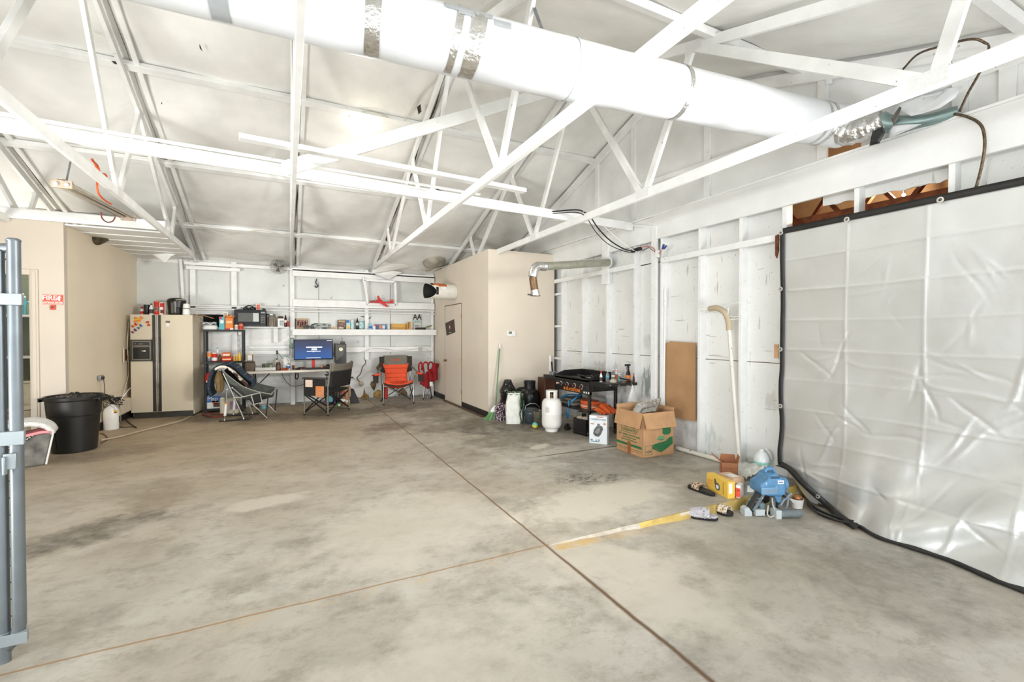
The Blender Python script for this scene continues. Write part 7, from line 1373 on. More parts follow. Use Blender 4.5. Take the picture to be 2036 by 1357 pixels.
b = on_sh(1219, Y=4.985); T = thing('produce_bag', 'small clear bag holding something yellow at the griddle shelf corner', 'plastic bag', tuple(b)); MB().lathe([(.02, 0), (.05, .01), (.055, .035), (.03, .055), (.012, .06)], n=16, sy=.8).build('film', mat('thin_clear_film', (.95, .96, .95), .15, trans=.7, var=.05, bump=.8, bscale=40), T, smooth=30); MB().ball((0, 0, .022), .018).build('fruit', R_YEL, T)
b = on_sh(1243, Y=4.99); T = thing('steel_scoop', 'grey metal scoop lying on the griddle side shelf', 'scoop', tuple(b), -.5); MB().grid(lambda u, v: Vector((-.08+.14*u, -.035+.07*v, .05+.03*(1-u)-.03*sin(pi*v))), 8, 8).build('scoop', STEEL, T, solid=.003); MB().tube([(.06, 0, .035), (.11, 0, .005)], .009, 8).build('handle', STEEL, T)
p = wy(1258, 768, GY0-.42); T = thing('plastic_bag', 'white plastic bag hanging from the griddle shelf above the big cardboard box', 'plastic bag', (p.x, p.y, wy(1258, 798, GY0-.42).z)); hh = p.z-T.location.z
MB().lathe([(.085, 0), (.075, hh*.25), (.045, hh*.6), (.015, hh), (.01, hh*1.02)], n=22, sy=.5).build('film', mat('white_bag_film', c8(230, 230, 228), .4, var=.08, bump=.8, bscale=25), T, smooth=30); MB().tube([(0, 0, hh), (.0, .02, hh+.03), (0, .03, hh+.0)], .004, 5).build('loop', WHITEPL, T)
p = Vector((3.95, 6.36, GT-.004)); T = thing('knife_block', 'small steel holder with a black handled tool on the far griddle shelf', 'tool holder', tuple(p+Vector((-.04, .05, 0)))); MB().box(-.03, .03, -.06, .06, -.05, .06).build('holder', GALV, T, bevel=.004); MB().beam((0, .0, .05), (0.0, .03, .22), .018, .024, (1, 0, 0)).build('tool_handle', BLACK, T, bevel=.004)
p = wx(1102, 735, 4.33); tag(MB().tube([(4.40, p.y+.25, 0), (4.40, p.y+.25, wx(1102, 709, 4.33).z)], .024, 14).build('white_pipe', WHITEPL), 'short white plastic pipe standing upright behind the far end of the griddle', 'pipe')
carton('paper_carton', 'corner of a brown carton poking up behind the griddle', 'carton', Vector((4.40, 6.02, GT+.005)), .05, .10, .10, .2, M8('grey_brown_card', 176, 160, 136), [(.1, .1, .9, .4, PAPERW)])
# brown cabinet left of the griddle
T = thing('small_cabinet', 'dark brown wooden cabinet with a round knob left of the griddle', 'cabinet', (4.09, 6.83, 0)); BRW = mat('dark_walnut_veneer', c8(92, 58, 42), .45, var=.25, scale=5, stretch=(1, 1, .15))
MB().box(-.15, .15, -.10, .13, 0, .72).build('carcass', BRW, T, bevel=.004); MB().box(-.14, .14, -.112, -.101, .03, .70).build('door', BRW, T, bevel=.004); MB().ball((-.05, -.125, .52), .014).build('knob', mat('aged_brass', (0,0,0)), T)
# things on the lower shelf
OR2 = M8('bright_orange_nylon', 238, 106, 52, .5, var=.12); zsh2 = .366
T = thing('folded_life_vest', 'orange and white foam slabs stacked on the lower griddle shelf', 'life vest', (4.09, 5.56, zsh2))
MB().lathe([(.20, .0), (.215, .02), (.20, .045)], n=30, sx=.75).build('foam_slab', M8('pale_orange_foam', 236, 190, 160, .6), T); MB().lathe([(.17, .045), (.19, .07), (.17, .10)], n=30, sx=.7, c=(.02, .08, 0)).build('top_slab', OR2, T); MB().lathe([(.216, .015), (.219, .022), (.216, .03)], n=30, sx=.75, caps=False).build('edge_trim', OR2, T)
T = thing('orange_cloth', 'bright orange cloth draped off the near end of the lower griddle shelf', 'cloth', (4.10, 5.30, zsh2))
MB().grid(lambda u, v: Vector((-.13+.34*u, -.10+.16*v, .012+.10*v*(1-abs(2*u-1))-.05*(1-v)+.014*sin(u*26+v*5))), 26, 8).build('cloth', OR2, T, solid=.008, smooth=40)
T = thing('blue_strap_bundle', 'grey mats with bright blue straps on the lower griddle shelf', 'strap bundle', (4.08, 5.98, zsh2)); MB().box(-.18, .16, -.18, .2, 0, .05).box(-.16, .14, -.15, .22, .055, .10).build('grey_mats', M8('grey_foam_mat', 112, 108, 98, .8), T, bevel=.02)
BS = M8('bright_blue_webbing', 44, 130, 186, .5); MB().tube(spline([(-.2, -.16, .06), (-.12, -.18, .13), (0, -.1, .16), (.1, 0, .13), (-.05, .1, .14), (-.2, .12, .10)], 5), .014, 6).build('strap', BS, T); MB().tube(spline([(-.2, -.1, .08), (-.215, -.12, -.05), (-.215, -.1, -.16), (-.20, -.06, -.2), (-.21, -.04, -.1)], 5), .012, 6).build('hanging_strap', BS, T)
# bin with bread bags
T = box3('storage_bin', 'black plastic bin holding beige bags under the griddle', 'bin', (1140, 862), (1165.5, 868.5), (1185, 866), 0, .235, BLACK, fixd=.20, flaps=[])
for k, (x, y) in enumerate(((-.06, -.03), (.03, .0), (.1, .02))): MB().ball((x, y, .225), .055, 12, 1.2, 1, .7).build('wrapped_bundle', mat('beige_wrapped_bundle', c8(204, 190, 168), .5, var=.2, scale=20, bump=.5), T)
T = carton('silver_box', 'small silver box on the floor under the griddle shelf', 'box', Vector((4.02, 5.74, 0)), .12, .1, .29, .2, mat('satin_metal', (0,0,0)), [(.1, .1, .9, .9, M8('dark_taupe_plastic', 0, 0, 0))])
for k, (x, y, r_, h_) in enumerate(((4.14, 5.72, .09, .26),)): vessel('black_bucket', 'black bucket standing deep under the griddle', 'bucket', (x+.06, y-.25, 0), r_, h_, [(.85, 0), (1, 1), (.95, 1), (.8, .05)], BLACK)
T = thing('black_shoe', 'black shoe lying under the griddle behind the white propane tank', 'shoe', (3.88, 5.92, 0), .9); MB().lathe([(.13, 0), (.135, .02), (.13, .03)], n=24, sy=.35).build('sole', RUBBER, T); MB().lathe([(.125, .03), (.11, .06), (.05, .08), (.001, .085)], n=24, sy=.33, caps=False).build('upper', BLACK, T, smooth=60)
# ================================================================= Farberware box
WHB = M8('white_box_card', 232, 236, 238, .5, var=.02)
T = box3('appliance_box', 'white and blue waffle maker box standing before the griddle leg', 'box', (1171.5, 881), (1207, 885), (1212, 884), 0, .375, WHB, fixd=.10)
w = .24; TB = M8('steel_blue_print', 96, 132, 156, .5); GRD = M8('waffle_maker_grey', 96, 98, 96, .4, var=.25, scale=30)
W_b = (wz(1207, 885)-wz(1171.5, 881)).length; D_b = .10; f = -D_b/2-.0015
text('brand_lettering', 'FARBERWARE', .034, T, (0, f, .325), (pi/2, 0, 0), TB, .0006, bold=.0004); text('small_print', 'BEST PRICE', .010, T, (-W_b*.2, f, .29), (pi/2, 0, 0), TB, .0005)
mb = MB().prism([(-W_b*.28, .13), (-W_b*.22, .19), (-W_b*.08, .235), (W_b*.08, .25), (W_b*.24, .235), (W_b*.28, .20), (W_b*.16, .13), (W_b*.04, .095), (-W_b*.16, .10)], f-.001, f+.001, 'y'); mb.build('printed_waffle_maker', GRD, T)
MB().prism([(-W_b*.2, .15), (-W_b*.05, .205), (W_b*.12, .215), (W_b*.1, .17), (-W_b*.02, .13)], f-.002, f-.001, 'y').build('printed_lid', M8('waffle_maker_light', 140, 142, 138, .4), T); MB().box(-W_b*.05, W_b*.1, f-.002, f, .225, .27).build('printed_handle', M8('mid_grey_print', 120, 124, 124), T)
MB().box(-W_b*.42, W_b*.1, f, f+.0014, .022, .032).box(-W_b*.42, -W_b*.3, f, f+.0014, .04, .055).box(-W_b*.15, -W_b*.05, f, f+.0014, .04, .052).box(W_b*.0, W_b*.09, f, f+.0014, .04, .058).build('printed_icons', TB, T); MB().box(-W_b*.42, -W_b*.22, f, f+.0014, .255, .27).box(W_b*.3, W_b*.42, f, f+.0014, .26, .285).box(-.02, W_b*.28, f, f+.0014, .355, .366).build('printed_accents', M8('faded_red_gold_print', 206, 130, 96), T)
# ================================================================= big moving box
T = box3('moving_box', 'large open brown moving box with green printed furniture', 'cardboard box', (1226, 893), (1278, 912), (1330, 900), 0, .53, KRAFT, flaps=[('F', 2.9, .19), ('R', 2.85, .19), ('B', .3, .04), ('L', .35, .05)])
l, n, r_ = wz(1226, 893), wz(1278, 912), wz(1330, 900); Wb = (n-l).length; ex = (n-l).normalized(); Db = abs((r_-n).dot(Vector((-ex.y, ex.x, 0)))); GP_ = M8('dark_green_print', 46, 112, 66, .6, var=.05); f = -Db/2-.0012
def onF(x0, x1, z0, z1, m=GP_, nm='printed_stripe'): MB().box(x0, x1, f, -Db/2+.001, z0, z1).build(nm, m, T)
onF(-Wb/2, Wb*.46, .095, .125); onF(-Wb/2, Wb*.46, .060, .066); onF(-Wb/2, Wb*.46, .04, .045, KRAFTD); MB().box(-.03, .03, f-.001, -Db/2, .0, .15).build('packing_tape', M8('brown_packing_tape', 156, 96, 50, .35), T)
q = MB(); q.beam((-.15, f, .40), (.15, f, .40), .002, .005).beam((-.15, f, .258), (.12, f, .258), .002, .005).beam((-.15, f, .258), (-.15, f, .40), .002, .005, (1, 0, 0)).beam((.15, f, .40), (.16, f, .32), .002, .005, (1, 0, 0)).beam((.16, f, .32), (.12, f, .258), .002, .005, (1, 0, 0)); q.build('printed_badge', GP_, T)
for s_, z, sz in (('SAVE', .40, .05), ('BEST PRICE', .335, .044), ('GUARANTEE', .288, .044), ('BUY A BUNDLE - SAVE EVEN MORE!', .225, .025), ('Get the lowest prices and', .195, .024), ('find them at 10% FREE boxes!', .165, .024)): text('printed_words', s_, sz, T, (-.0, f, z), (pi/2, 0, 0), GP_, .0005, bold=.0006)
fr_x = Wb/2+.0012
def onR(poly, m=GP_, nm='printed_furniture'): MB().prism(poly, Wb/2-.001, fr_x, 'x').build(nm, m, T)
onR([(.06, .41), (.19, .41), (.19, .27), (.165, .25), (.085, .25), (.06, .27)]); onR([(.118, .25), (.122, .25), (.122, .17), (.118, .17)]); onR([(-.10, .13), (-.07, .15), (.12, .175), (.16, .21), (.22, .22), (.225, .13), (.10, .065), (.03, .04), (-.10, .10)])
onR([(-.03, .20), (.0, .24), (.09, .24), (.10, .20), (.04, .18)], M8('pale_green_print', 110, 160, 110)); onR([(-.02, .17), (.10, .18), (.10, .20), (-.02, .20)], M8('kraft_window', 196, 160, 120)); onR([(-.10, .13), (.03, .055), (.03, .05), (-.10, .122)], M8('kraft_window', 0, 0, 0), 'printed_line')
q = MB(); 
for a, b in (((-.205, .03), (-.10, .03)), ((-.10, .03), (-.10, .14)), ((-.10, .14), (-.205, .14)), ((-.205, .14), (-.205, .03))): q.beam((fr_x-.0005, a[0], a[1]), (fr_x-.0005, b[0], b[1]), .003, .0035, (0, .01, 1) if a[1] == b[1] else (0, 1, 0))
q.build('printed_badge', GP_, T); text('printed_words', 'OK', .045, T, (fr_x, -.14, .065), (pi/2, 0, pi/2), GP_, .0005, bold=.001); text('printed_words', '17x17x17', .022, T, (fr_x, -.14, .415), (pi/2, 0, pi/2), M8('faded_black_print', 70, 70, 62), .0005); text('printed_words', 'v', .05, T, (fr_x, -.185, .07), (pi/2, 0, pi/2), GP_, .0005)
bx = T; T2 = thing('foil_tray', 'crumpled foil roasting tray resting in the top of the big moving box', 'foil tray', tuple(loc(bx, .03, .04, .50)), bx.rotation_euler[2]+.5)
q = MB(); w_, d_ = .17, .12
def ft(u, v):
    s = u*4; k = int(s) % 4; t = s-int(s); cs_ = [(-1, -1), (1, -1), (1, 1), (-1, 1), (-1, -1)]; a, b = cs_[k], cs_[k+1]; x = a[0]+(b[0]-a[0])*t; y = a[1]+(b[1]-a[1])*t; sc = .75+.3*v
    return Vector((x*w_*sc, y*d_*sc, .08*v+.006*nz(u*90, v*9)))
q.grid(ft, 80, 5, cu=True); q.grid(lambda u, v: Vector(((-1+2*u)*w_*.75, (-1+2*v)*d_*.75, .004*nz(u*20, v*20))), 12, 12); q.xf(Matrix.Rotation(.55, 4, 'X') @ Matrix.Rotation(-.35, 4, 'Y')); q.build('tray', FOIL, T2, solid=.002)

# ================================================================= right wall things
def wallpoly(name, lab, cat, pts_, X, th, m, parent=None):
    vs = [wx(x, y, X) for x, y in pts_]; n = len(vs); mb = MB(); mb.add(vs+[v+Vector((th, 0, 0)) for v in vs], [tuple(range(n)), tuple(range(2*n-1, n-1, -1))]+[(i, n+i, n+(i+1) % n, (i+1) % n) for i in range(n)])
    o = mb.build(name, m, parent, smooth=0, world=bool(parent)); return tag(o, lab, cat) if parent is None else o
wallpoly('cardboard_sheet', 'large sheet of brown cardboard pinned between two studs on the right wall', 'cardboard', [(1323, 684), (1333, 678.5), (1340, 680), (1383, 682), (1383, 838), (1360, 835), (1338, 829), (1324, 823)], 4.555, .006, mat('stained_cardboard', c8(188, 146, 104), .75, var=.1, scale=3, bump=.2, bscale=25, spots=.3, spotcol=c8(140, 84, 52), spotscale=5))
tag(MB().tube([wx(1322.5, 574, 4.53), wx(1322.5, 606, 4.53)], .018, 12).tube([wx(1322.5, 606, 4.53), wx(1320, 806, 4.53)], .013, 12).build('riser_pipe', WHITEW), 'thin white riser pipe beside the cardboard sheet on the right wall', 'pipe')
T = thing('bent_vent_hose', 'white plastic pipe with a tan curved hose hooked on the right wall', 'pipe', tuple(wx(1470, 925, 4.43)))
P = [wx(1411, 614.5, 4.40), wx(1425, 613, 4.38), wx(1440, 621, 4.37), wx(1448, 637, 4.37), wx(1450, 657, 4.37)]
MB().tube([wx(1393, 616, 4.40), P[0]], .022, 14).build('stub_pipe', WHITEPL, T, world=True); MB().tube(spline(P, 6), .032, 16).build('curved_hose', M8('tan_ribbed_hose', 194, 178, 148, .6, bump=.6, bscale=90), T, world=True, smooth=60)
MB().tube([wx(1450, 654, 4.37), wx(1453, 700, 4.38), wx(1459, 780, 4.40), wx(1470, 922, 4.44)], .021, 14).build('long_pipe', M8('dirty_white_pipe', 226, 222, 210, .4, spots=.3, spotscale=20), T, world=True, smooth=60)
q = MB()
for pts_ in ([(1440, 612), (1452, 604), (1470, 602), (1474, 606)], [(1446, 628), (1460, 630), (1476, 629)], [(1448, 636), (1462, 635), (1474, 634)], [(1448, 612), (1447, 640)], [(1432, 612), (1440, 622), (1446, 640)]): q.tube([wx(x, y, 4.36) for x, y in pts_], .004, 5)
q.build('wire_bracket', WHITEPL, T, world=True)
a, b = wz(1332, 893, .03), wz(1452, 926, .03); T = thing('floor_pipe', 'white plastic pipe lying on the floor along the right wall', 'pipe', (4.42, 3.9, 0)); MB().tube([Vector((4.41, a.y, .028)), Vector((4.42, 3.65, .028)), Vector((4.44, 3.1, .028))], .026, 14).build('pipe', M8('dirty_white_pipe', 0, 0, 0), T, world=True); MB().tube([Vector((4.42, 3.52, .028)), Vector((4.421, 3.44, .028))], .031, 14).build('coupling', WHITEPL, T, world=True)
for k, (pts_, m, lab) in enumerate((([(1541, 469), (1547, 466), (1548, 498), (1544, 514), (1541, 508)], RUSTY, 'small red-brown wooden tab by the top corner of the silver tarp'), ([(1539, 685), (1547, 685), (1547, 713), (1539, 713)], KRAFT, 'small cardboard tab halfway up the left edge of the silver tarp'))): wallpoly('edge_tab', lab, 'tab', pts_, 4.44, .012, m)
# dark mildew patch and scuffs on the wall behind the griddle
MIL = mat('grey_mildew_stain', c8(120, 130, 128), .8, var=.3, scale=20)
# wall wiring
cord('black_cable', 'black cable drooping from the bracing board across to the right wall', [wx(868, 377, 1.75), wx(914, 391, 2.1), wx(960, 405, 2.4), wx(1010, 418, 2.6), wx(1060, 423, 2.85), wx(1110, 420, 3.1), wx(1150, 418, 3.26), wx(1172, 430, 3.4), wx(1190, 455, 3.7), wx(1215, 480, 4.0), wx(1245, 497, 4.3), wx(1268, 499, 4.42)], .009, BLACK)
cord('black_cable', 'second thinner black cable hanging just below the first one', [wx(950, 405, 2.4), wx(1010, 421, 2.6), wx(1060, 427, 2.85), wx(1110, 424, 3.1), wx(1150, 423, 3.24), wx(1168, 436, 3.4), wx(1185, 462, 3.7), wx(1210, 486, 4.0), wx(1242, 500, 4.3), wx(1262, 502, 4.42)], .006, BLACK)
cord('white_cable', 'white cable crossing from the truss down to the wall junction', [wx(1160, 420, 3.3), wx(1190, 440, 3.6), wx(1220, 468, 4.0), wx(1250, 492, 4.3), wx(1266, 501, 4.42)], .005, WHITEPL)
T = thing('wire_junction', 'black wire connector with loose red and blue wires on the right wall', 'wire connector', tuple(wx(1268, 498, 4.42))); 
MB().beam(wx(1256, 500, 4.42), wx(1275, 494, 4.42), .04, .05).build('connector', BLACK, T, world=True, bevel=.008); MB().tube(spline([wx(1272, 494, 4.42), wx(1285, 490, 4.42), wx(1298, 493, 4.42), wx(1305, 503, 4.42), wx(1312, 503, 4.42), wx(1318, 495, 4.42)], 5), .005, 6).build('red_wire', M8('salmon_red_wire', 206, 96, 76), T, world=True)
MB().tube([wx(1277, 499, 4.42), wx(1290, 492, 4.42), wx(1300, 500, 4.42), wx(1306, 504, 4.42)], .004, 6).build('black_wire', BLACK, T, world=True); MB().tube([wx(1317, 496, 4.42), wx(1320, 486, 4.42)], .014, 8).tube([wx(1320, 495, 4.42), wx(1325, 489, 4.42)], .013, 8).build('wire_nut', M8('navy_blue_nut', 52, 72, 140), T, world=True); MB().box(4.41, 4.44, wx(1307, 505, 4.42).y-.02, wx(1307, 505, 4.42).y+.03, wx(1307, 512, 4.42).z, wx(1307, 498, 4.42).z).build('switch_box', WHITEPL, T, world=True)
# ================================================================= silver tarp
TARP = mat('silver_poly_tarp', c8(220, 221, 218), .36, .62, var=.05, scale=1.5, bump=.3, bscale=7)
TARP_B = M8('black_tarp_hem', 44, 43, 41, .5, var=.15)
HY = [2.87, 2.30, 1.74, 1.18, .62, .06]; HZ = [2.21, 1.90, 1.60, 1.31, 1.02, .74, .46, .18]
foot = [(2.87, 4.45), (2.45, 4.36), (2.06, 4.16), (1.80, 4.07), (1.54, 4.06), (1.10, 4.01), (.5, 3.94), (-.2, 3.96), (-.6, 3.98)]
def footx(y):
    for (a, b), (c, d) in zip(foot, foot[1:]):
        if c <= y <= a: t = (a-y)/(a-c); t = t*t*(3-2*t); return b+(d-b)*t
    return foot[-1][1]
rt_ = random.Random(11); WR = [(rt_.uniform(-.5, 2.7), rt_.uniform(.0, 1.3), rt_.uniform(0, pi), rt_.uniform(.12, .35), rt_.choice((-1, 1))*rt_.uniform(.003, .006)) for _ in range(70)]+[(rt_.uniform(0, 2.6), rt_.uniform(1.3, 2.4), rt_.uniform(0, pi), rt_.uniform(.08, .3), rt_.choice((-1, 1))*.0016) for _ in range(26)]
def zbot(y): # lower hem height: lifts at the corner
    zf = -.043*(footx(y)-JX)+.012
    return zf+(.16-zf)*max(0, (y-2.55)/.32)**1.0 if y > 2.55 else zf
def tarp(u, v): # u 0 left..1 right, v 0 top..1 bottom
    y = 2.87-3.5*u; zb = zbot(y); z = 2.50-(2.50-zb)*v; fx = footx(y); h = max(0, 1-(z-zb)/1.15); x = 4.435-(4.435-fx)*(h**2.1)
    d = .018*nz(y*1.3, z*1.1)*min(1, v*3)+.006*nz(y*5, z*4)
    for hy in HY[1:]: q = (y-hy+.01*sin(z*3)); d += .003*exp(-(q/.010)**2)+.0030*exp(-(abs(q)/.10))
    for i, hz in enumerate(HZ): q = (z-hz+.008*sin(y*3+i)); d += (.0035*exp(-(q/.008)**2)+.0028*exp(-(abs(q)/.07)))*(1 if i % 2 else .7)
    for (wy_, wz_, a, L, am) in WR:
        dy, dz = y-wy_, z-wz_; s = dy*cos(a)+dz*sin(a); n = -dy*sin(a)+dz*cos(a)+.03*sin(s*9)
        if abs(s) < L and abs(n) < .06: d += am*(1-(s/L)**2)*exp(-(n/.014)**2)
    dr = h**1.2*.03*nz(y*4.2+z*2, z*5)+.018*h*sin((y*.9+z*1.2)*9)
    # big diagonal fold lines pulled toward the lower left corner
    g = exp(-((z-(.95-.55*(y))*1.0)/.10)**2)*.02*min(1, v*2)
    return Vector((x-d-dr-g, y, max(z, zb)))
T = thing('silver_tarp', 'huge silver tarp with black hem nailed over the right wall', 'tarp', (4.2, 1.2, -.1))
MB().grid(tarp, 300, 230).build('sheet', TARP, T, world=True, smooth=80)
off = Vector((-.010, 0, 0))
def hem(name, f, n, m=TARP_B): MB().grid(f, n, 2).build(name, m, T, world=True, solid=.006, smooth=60)
hem('top_hem', lambda u, v: (lambda p: Vector((p.x-.012, p.y, 2.525-.055*v)))(tarp(u, .01)), 120)
hem('left_hem', lambda u, v: (lambda p: Vector((p.x-.012-.002*sin(u*20), 2.895-.042*v, p.z)))(tarp(0.004, u)), 60)
# folded-back corner strip running down to the floor
cp = spline([wx(1552, 924, 4.40), wx(1570, 936, 4.36), wx(1600, 968, 4.30), wz(1640, 1003, -.08), wz(1668, 1030, -.10), wz(1700, 1052, -.10)], 8)
def cstrip(u, v):
    i = u*(len(cp)-1); k = min(int(i), len(cp)-2); p = cp[k].lerp(cp[k+1], i-k); return p+Vector((-.015+.015*v, .008-.034*v, .036*v-.006))
hem('corner_hem', cstrip, 60)
MB().grid(lambda u, v: cstrip(u, 0)+Vector((.02+.10*v*sin(pi*u), .05*v, -.02*v+.0)) if True else None, 40, 6).build('folded_corner', mat('brown_grey_tarp_back', c8(120, 108, 90), .35, .3, var=.25, scale=8, bump=.5, bscale=12), T, world=True, solid=.004, smooth=60)
bot = [(lambda p: Vector((p.x-.004, p.y, p.z+.008)))(tarp(.11+.89*i/60, 1)) for i in range(61)]
MB().tube(bot, [.012+.010*min(1, i/45)+.006*nz(i, 2) for i in range(61)], 8).build('bottom_hem', TARP_B, T, world=True, smooth=60)
gr = [wx(1552, 463, 4.40), wx(1683, 436.5, 4.39), wx(1869, 397.5, 4.39), wx(1551.5, 575, 4.40), wx(1551, 695, 4.40), wx(1551, 808, 4.40)]
for p in gr:
    e = MB().lathe([(.011, 0), (.022, .001), (.022, .005), (.011, .006)], ax='x', n=18, caps=False); e.xf(Matrix.Translation(p)); e.build('grommet', M8('pale_zinc_grommet', 214, 210, 202, .3, metal=.5), T, world=True); MB().ball(p+Vector((.002, 0, 0)), .007, 8).build('nail_head', STEEL, T, world=True)
p = cstrip(.52, .5)+Vector((-.012, -.006, .004)); e = MB().lathe([(.010, 0), (.019, .001), (.019, .005), (.010, .006)], ax='x', n=16, caps=False); e.xf(Matrix.Translation(p)); e.build('grommet', M8('pale_zinc_grommet', 0, 0, 0), T, world=True)
# hose coil pinned under the tarp
def lowz(x): return -.043*(x-JX)
T = thing('black_hose_coil', 'coil of black hose poking out under the folded tarp corner', 'hose', tuple(wz(1645, 1020, -.11)))
for k in range(4):
    a = [wz(x, y, -.11) for x, y in ((1606, 1000+2*k), (1625, 1014+4*k), (1650, 1026+4*k), (1680, 1036+3*k), (1705, 1043+2*k))]
    MB().tube(spline([Vector((p.x, p.y, lowz(p.x)+.014+.012*(k % 2))) for p in a], 6), .010, 8).build('hose_loop', BLACK if k % 2 else M8('grey_hose', 120, 122, 122, .4), T, world=True, smooth=60)
# ================================================================= clutter at the step
zl_ = -.085
T = box3('yellow_carton', 'bright yellow carton with a printed grey tool on the step edge', 'carton', (1404.5, 971), (1447, 993), (1461.5, 985), 0, .15, M8('bright_yellow_card', 240, 196, 84, .5, var=.04), [(.06, .62, .3, .66, R_ORG), (.06, .52, .3, .55, R_ORG), (.06, .42, .28, .45, R_ORG), (.15, .3, .6, .9, PAPERW, 'R')], fixd=.075)
n_, l_, r_ = wz(1447, 993), wz(1404.5, 971), wz(1461.5, 985); Wc = (n_-l_).length; ex = (n_-l_).normalized(); Dc = .075; f = -Dc/2-.0012; GRY = M8('printed_grey_tool', 92, 92, 84)
e = MB().lathe([(.034, 0), (.034, .002)], ax='y', n=26); e.xf(Matrix.Translation((.01, f, .065))); e.build('printed_wheel', GRY, T); e = MB().lathe([(.02, 0), (.02, .002)], ax='y', n=22); e.xf(Matrix.Translation((.01, f-.001, .065))); e.build('printed_wheel_rim', PAPERW, T); MB().prism([(-.03, .08), (-.035, .125), (-.02, .13), (.005, .09), (.02, .08)], f-.001, f+.001, 'y').build('printed_tool_body', GRY, T)
text('lettering', 'SHOPTOOL', .018, T, (Wc*.33, f, .075), (pi/2, -pi/2*0+pi/2, 0), M8('dark_ochre_print', 170, 130, 60), .0005) if False else MB().box(Wc*.28, Wc*.33, f, f+.0014, .02, .13).build('printed_vertical_text', M8('dark_ochre_print', 196, 152, 66), T)
c = T.location; rzY = T.rotation_euler[2]; TY = T
T = box3('tape_box', 'white box with a red panel behind the yellow carton on the step edge', 'box', (1462.5, 990), (1472, 992), (1482, 985), .0, .115, PAPERW, [(.0, .08, 1, .78, M8('coral_red_print', 236, 92, 66, .5)), (.3, .55, .8, .65, PAPERW)], fixd=.10)
b = wz(1420, 961); carton('tan_box', 'tan shipping box with a white label behind the yellow carton', 'box', loc(TY, -.01, .125, 0), .19, .12, .155, rzY+.06, M8('tan_box_card', 214, 178, 146, .6), [(.3, .2, .8, .8, PAPERW, 'T'), (.6, .3, .98, .9, PAPERW)])
b = wz(1462, 962); T = carton('open_carton', 'open empty red-brown carton with raised flaps by the right wall', 'carton', b+Vector((.03, .10, 0)), .15, .13, .19, -.75, M8('red_brown_card', 176, 116, 78, .6), [(0, .72, 1, .74, M8('card_crease', 150, 96, 62))], flaps=[('L', .9, .10), ('B', -.1, .06), ('R', .25, .07)])
# crumpled white sheet
b = wz(1490, 955); T = thing('plastic_film', 'crumpled clear-white plastic film on the floor against the right wall', 'plastic film', (b.x, b.y+.06, .005)); MB().grid(lambda u, v: Vector((-.10+.32*u, -.10+.28*v, .02+.09*u*(1-.3*v)+.03*abs(nz(u*9, v*8)))), 26, 20).build('film', mat('crumpled_white_film', c8(214, 214, 206), .35, var=.12, bump=.6, bscale=20), T, solid=.006, smooth=20)
b = wz(1511, 946); T = vessel('washer_fluid_jug', 'white gallon jug with a teal band standing behind the blue paint sprayer', 'jug', (b.x+.05, b.y+.02, 0), .08, .255, [(.85, 0), (1, .04), (1, .58), (.92, .72), (.6, .9), (.24, .97), (.24, .98)], M8('milky_white_plastic', 226, 230, 228, .25), (.28, .05, WHITEPL), (.38, .56, M8('mint_teal_band', 150, 204, 192, .4)), n=28); MB().tube([(.03, -.03, .27), (.07, -.05, .22), (.08, -.055, .16)], .012, 8).build('handle', M8('milky_white_plastic', 0, 0, 0), T)
b = wz(1493, 983, -.0); T = carton('grey_device', 'small grey box tilted on the step edge beside the paint sprayer', 'box', Vector((b.x+.01, b.y+.03, .0)), .10, .07, .10, -.6, M8('mid_grey_plastic', 140, 142, 138, .4), [(.25, .2, .8, .8, PAPERW), (.1, .1, .9, .9, M8('dark_grey_frame', 112, 114, 110), 'T')])
# sandals
def sandal(name, lab, heel, toe, z, sole, strapm, fuzzy=False):
    h, t = wz(*heel, z), wz(*toe, z); h.z = t.z = z; L = (t-h).length; rz = atan2((t-h).y, (t-h).x); T = thing(name, lab, 'sandal', tuple((h+t)/2), rz)
    def outline(s, w=1.): return .5*.105*w*(.72+.45*s-.25*max(0, s-.8)/.2*1.0)*sqrt(max(0, 1-(2*s-1)**6))
    mb = MB(); n = 24; top = []; vs = []
    for i in range(n+1): s = i/n; w = max(.006, outline(s)); vs.append((-L/2+L*s, w))
    poly = [(x, w) for x, w in vs]+[(x, -w) for x, w in reversed(vs)]
    MB().prism(poly, 0, .024, 'z').build('sole', sole, T, bevel=.006)
    if not fuzzy:
        MB().prism([(x*.92, w*.85) for x, w in vs]+[(x*.92, -w*.85) for x, w in reversed(vs)], .024, .027, 'z').build('footbed', M8('dark_footbed', 62, 58, 54, .7), T)
        MB().grid(lambda u, v: Vector((-.01+.085*u+.0*v, -.052*cos(pi*v)*1.02, .02+.052*sin(pi*v))), 6, 14).build('strap', strapm, T, solid=.008, smooth=60)
    else:
        MB().grid(lambda u, v: Vector(((-.02+.14*u), -(.056-.012*u*u)*cos(pi*v), .022+(.062-.03*u*u)*sin(pi*v)+.004*nz(u*30, v*30))), 20, 18).build('fluffy_upper', strapm, T, solid=.018, smooth=60); MB().prism([(x*.97, w*1.08) for x, w in vs]+[(x*.97, -w*1.08) for x, w in reversed(vs)], .018, .036, 'z').build('fluffy_rim', strapm, T, bevel=.008)
        MB().grid(lambda u, v: Vector((-.045+.05*u, -.06*cos(pi*v), .03+.045*sin(pi*v))), 4, 12).build('toe_band', strapm, T, solid=.016, smooth=60)
    return T
LEO = mat('leopard_pattern', c8(214, 184, 154), .5, var=.05, spots=1.0, spotcol=c8(60, 44, 36), spotscale=90); LEO2 = mat('gold_pale_pattern', c8(228, 210, 186), .4, var=.05, spots=.9, spotcol=c8(110, 84, 60), spotscale=80)
sandal('slide_sandal', 'black slide sandal with leopard strap on the floor left of the yellow carton', (1421, 988), (1370, 968), .001, RUBBER, LEO)
